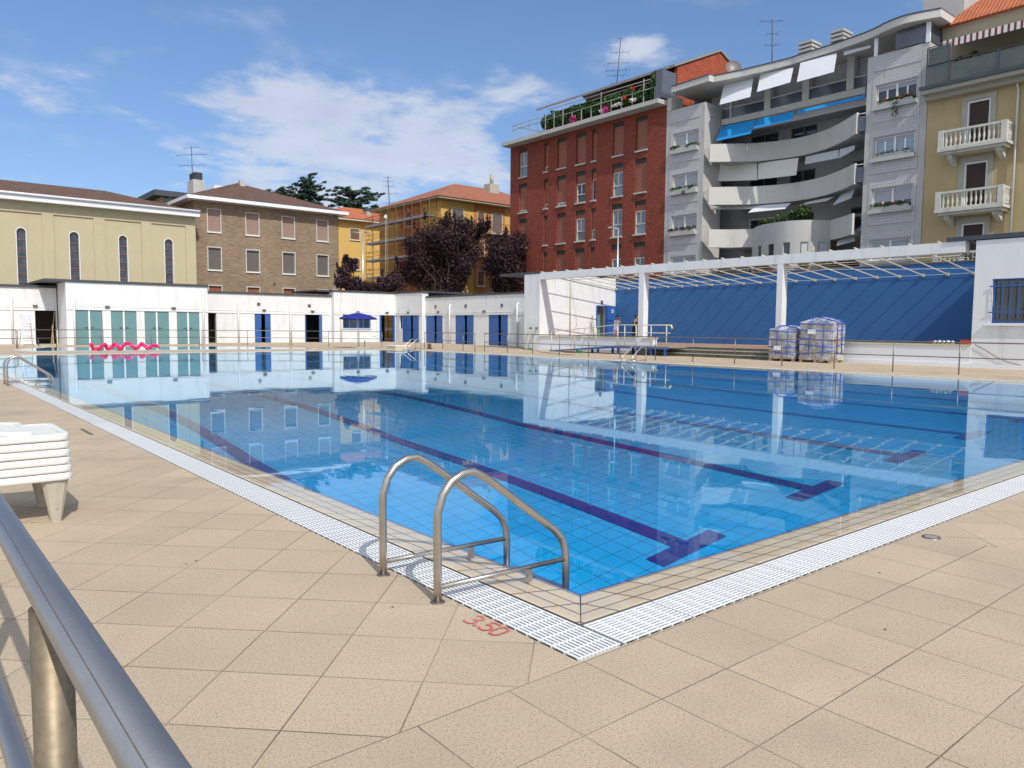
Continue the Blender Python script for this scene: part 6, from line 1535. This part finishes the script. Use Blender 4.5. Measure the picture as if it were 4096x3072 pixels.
# ================================================================== wrapped pallets
card = mat('brown_cardboard', (0.42, 0.27, 0.15), .85, var=.14, vs=2)
card2 = mat('wrapped_grey_brown_cardboard', (0.42, 0.31, 0.20), .5, var=.2, vs=3, spec=.8, bump=.01, bs=12)
strap = mat('bright_blue_strap', (0.012, 0.11, 0.55), .45, var=.08)
filmm, n, b = newmat('crinkled_plastic_film'); b.inputs['Base Color'].default_value = (.62, .61, .61, 1); b.inputs['Roughness'].default_value = .22; b.inputs['Specular IOR Level'].default_value = .8
n.put(b.inputs['Normal'], n.bump(n.noise(n.vm('MULTIPLY', n.obj(), (1, 1, 2.5)), 7, 4, .6, .6), .03))
al_ = n.smooth(n.noise(n.obj(), 3, 4), .40, .62); n.put(b.inputs['Alpha'], n.ramp(al_, 0, 1, .22, .85))
def pallet_load(label, x0, x1, y0, y1, h, hb, lumps, tilt, straps_v):
    t = thing('pallet_load', label, 'pallet load', ((x0 + x1) / 2, (y0 + y1) / 2, 0), 'shrink wrapped pallets before the blue wall')
    pl_ = MB()
    for k in range(3):
        yy = y0 + (y1 - y0 - .12) * k / 2; pl_.box(x0, x1, yy, yy + .12, .0, .022); pl_.box(x0 + .01, x0 + .14, yy + .001, yy + .119, .022, .10); pl_.box(x1 - .14, x1 - .01, yy + .001, yy + .119, .022, .10)
    for k in range(6): xx = x0 + (x1 - x0 - .1) * k / 5; pl_.box(xx, xx + .1, y0, y1, .101, .125)
    pl_.build('pallet', wood, t)
    ld = MB(); nl = 4
    for k in range(nl):
        z0 = .13 + (h - .13) * k / nl; z1 = .13 + (h - .13) * (k + 1) / nl - .006; jx = random.uniform(-.012, .012)
        mid = (y0 + y1) / 2
        for a, b2 in ((y0 + .02, mid - .005), (mid + .005, y1 - .02)): ld.box(x0 + .02 + jx, x1 - .02 + jx, a, b2, z0, z1)
    ld.build('boxes', card2, t)
    MB().box(x0 + .03, x1 - .05, y0 - .035, y0 + .018, .2, h - .08).build('end_carton', card, t)
    fm = MB(); NX, NY = 10, 12; rgn = random.Random(int(y0 * 10))
    def top_z(u, v): return h + .02 + hb * max(0, math.sin(math.pi * min(1, max(0, u * 1.0)))) * max(0, math.sin(math.pi * min(1, max(0, v)))) ** .6 * (1 + tilt * (v - .5)) + .03 * math.sin(u * 11 + v * 7)
    g_ = [[(x0 - .01 + (x1 - x0 + .02) * i / NX, y0 - .05 + (y1 - y0 + .06) * j / NY, top_z(i / NX, j / NY)) for j in range(NY + 1)] for i in range(NX + 1)]
    for i in range(NX):
        for j in range(NY): fm.quad(g_[i][j], g_[i + 1][j], g_[i + 1][j + 1], g_[i][j + 1])
    per = [g_[0][j] for j in range(NY + 1)] + [g_[i][NY] for i in range(1, NX + 1)] + [g_[NX][j] for j in range(NY - 1, -1, -1)] + [g_[i][0] for i in range(NX - 1, 0, -1)]
    cxm, cym = (x0 + x1) / 2, (y0 + y1) / 2; rows_ = [per]
    for k in range(1, 9):
        zf = 1 - k / 8; rows_.append([(cxm + (p_[0] - cxm) * (1.0 + .015 * math.sin(q_ * 1.3 + k * 2.1)) + rgn.uniform(-.008, .008), cym + (p_[1] - cym) * (1.0 + .012 * math.sin(q_ * .9 + k)) + rgn.uniform(-.008, .008), .12 + (p_[2] - .12) * zf) for q_, p_ in enumerate(per)])
    for k in range(8):
        for q_ in range(len(per)): a, b2 = rows_[k], rows_[k + 1]; fm.quad(a[q_], a[(q_ + 1) % len(per)], b2[(q_ + 1) % len(per)], b2[q_])
    fm.build('plastic_wrap', filmm, t, smooth=True)
    def st_(pts, w_=.035): MB().tube(pts, w_, 4).build('strap', strap, t)
    e = .045
    for zs0, zs1 in straps_v:
        st_([(x0 - e, y1 + e, zs0 * h), (x0 - e - .01, y0 - e, zs1 * h), (x1 + e, y0 - e - .01, (zs0 + .02) * h), (x1 + e, y1 + e, zs0 * h), (x0 - e, y1 + e, zs0 * h)], .021)
    for f_ in (.25, .68):
        yy = y0 + (y1 - y0) * f_; arc = [(x0 - .01 + (x1 - x0 + .02) * i / 10, yy, top_z(i / 10, (yy - y0 + .05) / (y1 - y0 + .06)) + .025) for i in range(11)]
        st_([(x0 - e, yy + .03, .3)] + [(x0 - e, yy, h)] + arc + [(x1 + e, yy, h), (x1 + e, yy, .3)], .017)
    for f_ in (.3, .7):
        xx = x0 + (x1 - x0) * f_; arc = [(xx, y0 - .05 + (y1 - y0 + .06) * j / 12, top_z(f_, j / 12) + .03) for j in range(13)]
        st_([(xx, y0 - e - .04, .35), (xx, y0 - e - .04, h)] + arc + [(xx, y1 + e, h)], .02)
    zl = .78 if h > 1.5 else .42
    MB().box(x0 - .065, x0 - .06, cym - .02, cym + .34, zl * h - .09, zl * h + .1).build('paper_label', white2, t)
    return t
XPL = 30.6
pallet_load('lower slanting shrink wrapped pallet load with blue straps, the left one beside the steps', XPL, XPL + .95, 17.72, 18.93, 1.38, .16, 3, -.5, ((.97, .93), (.70, .62), (.46, .44), (.30, .22)))
pallet_load('taller shrink wrapped pallet load with a bulging film top, the right one of the two', XPL - .02, XPL + .95, 16.0, 17.45, 1.68, .22, 3, .2, ((.98, .97), (.82, .80), (.62, .56), (.46, .40), (.20, .30)))
# things lying on the right low wall
q = onx(8, 1755, 838, XP + .1)
rt_ = thing('toolbox', 'small red toolbox on the low wall by the dark blue corner', 'toolbox', (XP + .12, q[1], .885)); MB().box(XP + .02, XP + .25, q[1] - .22, q[1] + .22, .885, 1.06).build('body', mat('red_plastic', (.5, .03, .025), .4), rt_)
MB().tube([(XP + .13, q[1] - .12, 1.06), (XP + .13, q[1] - .1, 1.12), (XP + .13, q[1] + .1, 1.12), (XP + .13, q[1] + .12, 1.06)], .013, 6).build('handle', cap_m, rt_)
q = onx(8, 1560, 835, XP + .1); bg_ = thing('tool_bag', 'crumpled grey and red bag on the low wall left of the toolbox', 'bag', (XP + .12, q[1], .885))
bm = MB()
for j in range(5): bm.lathe(XP + .13, q[1] - .32 + j * .16, [(.02, .885), (.10, .90), (.11, .97), (.05, 1.02 + .02 * (j % 2)), (.0, 1.03)], 8)
bm.build('body', alu, bg_); MB().lathe(XP + .13, q[1] + .48, [(.02, .885), (.11, .9), (.10, .98), (0, 1.0)], 8).build('red_pocket', mat('dull_red_cloth', (.28, .03, .03), .8), bg_)
# cable hanging from the low wall across the right wing
cpts = [onx(8, x, y, XP - .04) for x, y in ((1815, 862), (1900, 910), (1990, 965), (2080, 1005), (2212, 1040))]
tag(MB().tube([(p_[0], p_[1], max(.02, p_[2])) for p_ in cpts], .012, 5).build('hanging_cable', brw), 'thin dark cable slanting down the white wall at the right', 'cable')

# ================================================================== stacked white plastic sun loungers
plastic = mat('white_lounger_plastic', (0.74, 0.73, 0.68), .42, var=.03, dirt=.12)
legm = mat('grimy_offwhite_plastic', (0.46, 0.41, 0.32), .5, var=.12, vs=5, dirt=.3)
def lounger(label):
    t = thing('sun_lounger', label, 'sun lounger', (0, 0, 0), 'stack of white plastic sun loungers')
    W_, L_2 = .72, 1.95; sk = MB(); rr = .07
    out = []
    for cx2, cy2, a0_ in ((W_ - rr, rr, -90), (W_ - rr, L_2 - rr, 0), (rr, L_2 - rr, 90), (rr, rr, 180)):
        for k in range(7): a = R(a0_ + 15 * k); out.append((cx2 + rr * math.cos(a), cy2 + rr * math.sin(a)))
    def sc(p, d_): return (W_ / 2 + (p[0] - W_ / 2) * (1 - d_ / (W_ / 2)), L_2 / 2 + (p[1] - L_2 / 2) * (1 - d_ / (L_2 / 2)))
    prof = [(.009, -.0), (.001, .0015), (-.001, .012), (-.001, .040), (.002, .048), (.008, .0525), (.022, .0535), (.05, .0535), (.052, .040)]
    k = len(out); vs_ = []
    for d_, z in prof: vs_ += [(*sc(p, d_), z) for p in out]
    fs_ = []
    for i in range(len(prof) - 1):
        for j in range(k): fs_.append((i * k + j, i * k + (j + 1) % k, (i + 1) * k + (j + 1) % k, (i + 1) * k + j))
    sk.add(vs_, fs_, 0, True).box(.018, W_ - .018, .016, L_2 - .016, .0, .004); sk.build('frame', plastic, t)
    sl_ = MB()
    for j in range(13): x = .065 + (W_ - .13 - .03) * j / 12; sl_.box(x, x + .027, .06, L_2 - .06, .034, .050)
    sl_.box(.05, W_ - .05, .9, .94, .030, .049); sl_.build('seat_slats', plastic, t)
    for (x, y, sx, sy) in ((W_ - .07, .11, 1, 1), (.07, .11, -1, 1), (W_ - .07, L_2 - .12, 1, -1), (.07, L_2 - .12, -1, -1)):
        lg_ = MB(); N2 = 10; vv = []
        for zz, hw, hd in ((-.0, .055, .088), (-.03, .052, .082), (-.285, .034, .036), (-.30, .034, .036)):
            for q_ in range(N2):
                a = 2 * math.pi * q_ / N2; ex_ = .75
                vv.append((x - sx * .0 + hw * math.copysign(abs(math.cos(a)) ** ex_, math.cos(a)), y + hd * math.copysign(abs(math.sin(a)) ** ex_, math.sin(a)), zz))
        ff = [(i * N2 + q_, i * N2 + (q_ + 1) % N2, (i + 1) * N2 + (q_ + 1) % N2, (i + 1) * N2 + q_) for i in range(3) for q_ in range(N2)] + [tuple(3 * N2 + q_ for q_ in range(N2))]
        lg_.add(vv, ff, 0, False).box(x - .05, x - .03, y - .004, y + .004, -.20, -.01); lg_.build('leg', legm, t)
    return t
LX, LY, LZ = 1.005, 6.08, .30
lo1 = lounger('lowest white sun lounger of the stack, standing on its tapered legs'); lo1.location = (LX, LY, LZ); lo1.rotation_euler = (0, 0, R(90))
orders = ['second', 'third', 'fourth', 'fifth']
for i in range(5):
    c = copy_tree(lo1); c.location = (LX - .0025 * (i + 1), LY + .002 * (i % 2), LZ + .0560 * (i + 1)); c.scale = (1 - .004 * (i + 1), 1, 1)
    for ch in c.children:
        if ch.name.startswith('leg'): ch.scale = (1, 1, .16)   # nested legs of the upper loungers sit inside the lower shells
    c['label'] = (orders[i] + ' white sun lounger from the bottom of the stack') if i < 4 else 'topmost white sun lounger of the stack at the left edge'
# raised back of the top lounger
bkr = MB()
for j in range(13): y = LY + .075 + .045 * j; bkr.prism([(.74, y, .645), (.0, y, .70), (.0, y, .69), (.74, y, .635)], (0, .028, 0))
for x, z in ((.75, .643), (.02, .695), (.40, .666)): bkr.bar((x, LY + .05, z), (x, LY + .67, z), .035, .022)
for y in (.05, .67): bkr.bar((.76, LY + y, .640), (.0, LY + y, .695), .035, .03)
top = [o for o in bpy.data.objects if o.get('label', '').startswith('topmost white sun lounger')][0]
bo = bkr.build('backrest', plastic, base=(0, 0, 0)); bo.parent = top; bpy.context.view_layer.update(); bo.matrix_parent_inverse = top.matrix_world.inverted()
# ================================================================== people on the terrace
def skin_body(name, joints, edges, m_, parent=None, sub=2, loc=None):
    me = bpy.data.meshes.new(name); me.from_pydata([j[0] for j in joints], edges, []); me.materials.append(m_)
    o = bpy.data.objects.new(name, me); C.objects.link(o)
    md = o.modifiers.new('skin', 'SKIN'); md.use_smooth_shade = True
    for i, j in enumerate(joints):
        v = me.skin_vertices[0].data[i]; r_ = j[1]; v.radius = r_ if isinstance(r_, tuple) else (r_, r_)
        v.use_root = (i == 0)
    s = o.modifiers.new('smooth', 'SUBSURF'); s.levels = sub; s.render_levels = sub
    if parent is not None: o.parent = parent
    return o
skinm = mat('tanned_skin', (.36, .19, .12), .55, var=.06); hairm = mat('black_hair', (.012, .010, .010), .6, var=.3)
def person(label, loc, rz, top_m, leg_m, pose, hgt=1.62, hair='bun', shoulders=False):
    """body is one continuous skinned surface; clothes and hair are its children; local +x is forward"""
    t = thing('person', label, 'person', loc); t.rotation_euler = (0, 0, rz); t.scale = (hgt / 1.7,) * 3
    st = pose
    hip_, ch_, nk, hd = Vector((0, 0, .92)), Vector((.02 + st['lean'] * .3, 0, 1.22)), Vector((.03 + st['lean'] * .5, 0, 1.42)), Vector((.06 + st['lean'] * .62, 0, 1.57))
    J = [(hip_, (.13, .095)), (hip_.lerp(ch_, .45), (.105, .085)), (ch_, (.13, .095)), (nk - Vector((0, 0, .03)), (.085, .07)), (nk + Vector((.005, 0, .045)), .046), (hd + Vector((0, 0, -.03)), (.07, .078)), (hd + Vector((0, 0, .05)), (.078, .085)), (hd + Vector((-.005, 0, .12)), (.05, .055))]
    E_ = [(0, 1), (1, 2), (2, 3), (3, 4), (4, 5), (5, 6), (6, 7)]
    def add(p, r_, par): J.append((Vector(p), r_)); E_.append((par, len(J) - 1)); return len(J) - 1
    for s in (-1, 1):
        k = st['step'] * s
        a = add((0, s * .09, .86), .092, 0); b2 = add((.01 + k * .5, s * .095, .48), .055, a); b2b = add((-.015 + k * .8, s * .095, .30), .052, b2); c = add((-.01 + k, s * .095, .09), .034, b2b); add((.02 + k, s * .097, .035), .034, c); add((.14 + k, s * .11, .028), (.022, .036), len(J) - 1)
        sh = add((nk.x, s * .17, 1.38), .05, 3); (ex, ey, ez), (wx, wy, wz) = st['armR' if s < 0 else 'armL']
        e = add((ex, s * ey, ez), .036, sh); w_ = add((wx, s * wy, wz), .024, e)
        d_ = (Vector((wx, s * wy, wz)) - Vector((ex, s * ey, ez))).normalized(); side = d_.cross(Vector((1, 0, 0)))
        if side.length < .2: side = d_.cross(Vector((0, 1, 0)))
        side.normalize(); pm = Vector((wx, s * wy, wz)) + d_ * .05; p_ = add(pm, (.030, .016), w_)
        curl = side.cross(d_).normalized()
        for q_, (off, ln) in enumerate(((-.024, .062), (-.008, .072), (.008, .068), (.024, .052))):
            f0 = add(pm + d_ * .035 + side * off, .0085, p_); f1_ = add(pm + d_ * (.035 + ln * .55) + side * off + curl * .008, .0078, f0); add(pm + d_ * (.035 + ln * .9) + side * off + curl * .026, .0065, f1_)
        th_ = add(Vector((wx, s * wy, wz)) + d_ * .03 + side * -.03, .010, w_); add(Vector((wx, s * wy, wz)) + d_ * .065 + side * -.05, .008, th_)
    # nose and ears as small branches of the head
    add(hd + Vector((.088, 0, .01)), .012, 5)
    for s in (-1, 1): add(hd + Vector((.0, s * .082, .0)), .014, 5)
    body = skin_body('body', J, E_, skinm, t)
    # eyes and mouth sit on the face
    fc = MB()
    for s in (-1, 1): fc.lathe(0, 0, [(0.0, -.006), (.009, 0), (0.0, .006)], 8)
    nv = len(fc.v) // 2
    fc.v = [(v[0] + hd.x + .074, v[1] + (-.03 if i < nv else .03), v[2] + hd.z + .025) for i, v in enumerate(fc.v)]
    BASE[t.name] = Vector((0, 0, 0))
    fc.build('eyes', hairm, t)
    MB().box(hd.x + .070, hd.x + .080, -.022, .022, hd.z - .045, hd.z - .037).build('mouth', mat('lips', (.35, .08, .07), .5), t)
    # hair: a full cap at the back and top of the head
    def ell(mb, c, rx, ry, rz_, n=14, m_=8):
        vs = []; fs = []
        for j in range(m_ + 1):
            ph = math.pi * j / m_
            for k in range(n): a = 2 * math.pi * k / n; vs.append((c[0] + rx * math.sin(ph) * math.cos(a), c[1] + ry * math.sin(ph) * math.sin(a), c[2] + rz_ * math.cos(ph)))
        for j in range(m_):
            for k in range(n): fs.append((j * n + k, (j + 1) * n + k, (j + 1) * n + (k + 1) % n, j * n + (k + 1) % n))
        return mb.add(vs, fs, 0, True)
    hm = MB(); ell(hm, (hd.x - .032, 0, hd.z + .045), .102, .100, .112); ell(hm, (hd.x - .065, 0, hd.z - .02), .065, .082, .09)
    ell(hm, (hd.x - .125, 0, hd.z + .10), .055, .055, .052); hm.build('hair', hairm, t)
    def ln_(z): return .02 + st['lean'] * .5 * max(0, (z - .92)) / .5
    def loft(mb, rows, n=16):
        vs = [(ln_(z) + rx * math.cos(2 * math.pi * k / n), ry * math.sin(2 * math.pi * k / n), z) for z, rx, ry in rows for k in range(n)]
        return mb.add(vs, [(j * n + k, j * n + (k + 1) % n, (j + 1) * n + (k + 1) % n, (j + 1) * n + k) for j in range(len(rows) - 1) for k in range(n)], 0, True)
    sh_ = MB()
    if shoulders: loft(sh_, [(.80, .155, .205), (.90, .145, .195), (1.02, .12, .160), (1.16, .135, .175), (1.27, .135, .20), (1.315, .12, .205), (1.32, .08, .15)])
    else:
        loft(sh_, [(.84, .150, .190), (.92, .145, .185), (1.04, .125, .160), (1.16, .138, .172), (1.28, .138, .190), (1.37, .115, .185), (1.42, .085, .12), (1.445, .065, .07)])
        for s in (-1, 1):
            ex, ey, ez = st['armR' if s < 0 else 'armL'][0]; a = Vector((nk.x, s * .15, 1.375)); e = Vector((ex, s * ey, ez)); sh_.tube([a, a.lerp(e, .3), a.lerp(e, .62)], [.070, .068, .062], 12)
    sh_.build('shirt', top_m, t)
    tm = MB(); loft(tm, [(.76, .125, .16), (.82, .138, .180), (.90, .135, .175), (.98, .115, .150)])
    for s in (-1, 1):
        k = st['step'] * s; tm.tube([(.0, s * .085, .90), (.0, s * .09, .80), (.01 + k * .3, s * .095, .62), (.01 + k * .5, s * .095, .48), (-.015 + k * .8, s * .095, .30), (-.01 + k, s * .095, .10)], [.095, .098, .082, .066, .062, .048], 12)
    tm.build('trousers', leg_m, t)
    for s in (-1, 1): k = st['step'] * s; skin_body('shoe', [(Vector((0.0 + k, s * .097, .04)), .042), (Vector((.13 + k, s * .108, .03)), (.028, .044))], [(0, 1)], hairm if shoulders else white2, t)
    return t
d1_ = ray(13, 1262, 400); X1_ = 33.0; y1p = d1_.y * X1_ / d1_.x
person('woman in white T-shirt and pink trousers with a hand raised to her head', (X1_, y1p, ZTB), R(-88), mat('white_cotton', (.76, .75, .76), .9, var=.03), mat('pink_trousers', (.66, .36, .37), .85, var=.05),
       dict(lean=.10, step=.05, armR=((.16, .20, 1.22), (.13, .10, 1.50)), armL=((.24, .19, 1.24), (.18, .13, 1.52))), 1.62)
d2_ = ray(13, 1560, 400); X2_ = 33.6; y2p = d2_.y * X2_ / d2_.x
person('woman in a black off-shoulder top and black trousers half hidden by the white post', (X2_, y2p, ZTB), R(-75), mat('black_top', (.010, .009, .012), .85, var=.1), mat('black_trousers', (.012, .012, .018), .85, var=.1),
       dict(lean=.16, step=.07, armR=((.10, .23, 1.15), (.20, .20, .95)), armL=((.08, .22, 1.13), (.2, .15, 1.0))), 1.66, 'bun', True)
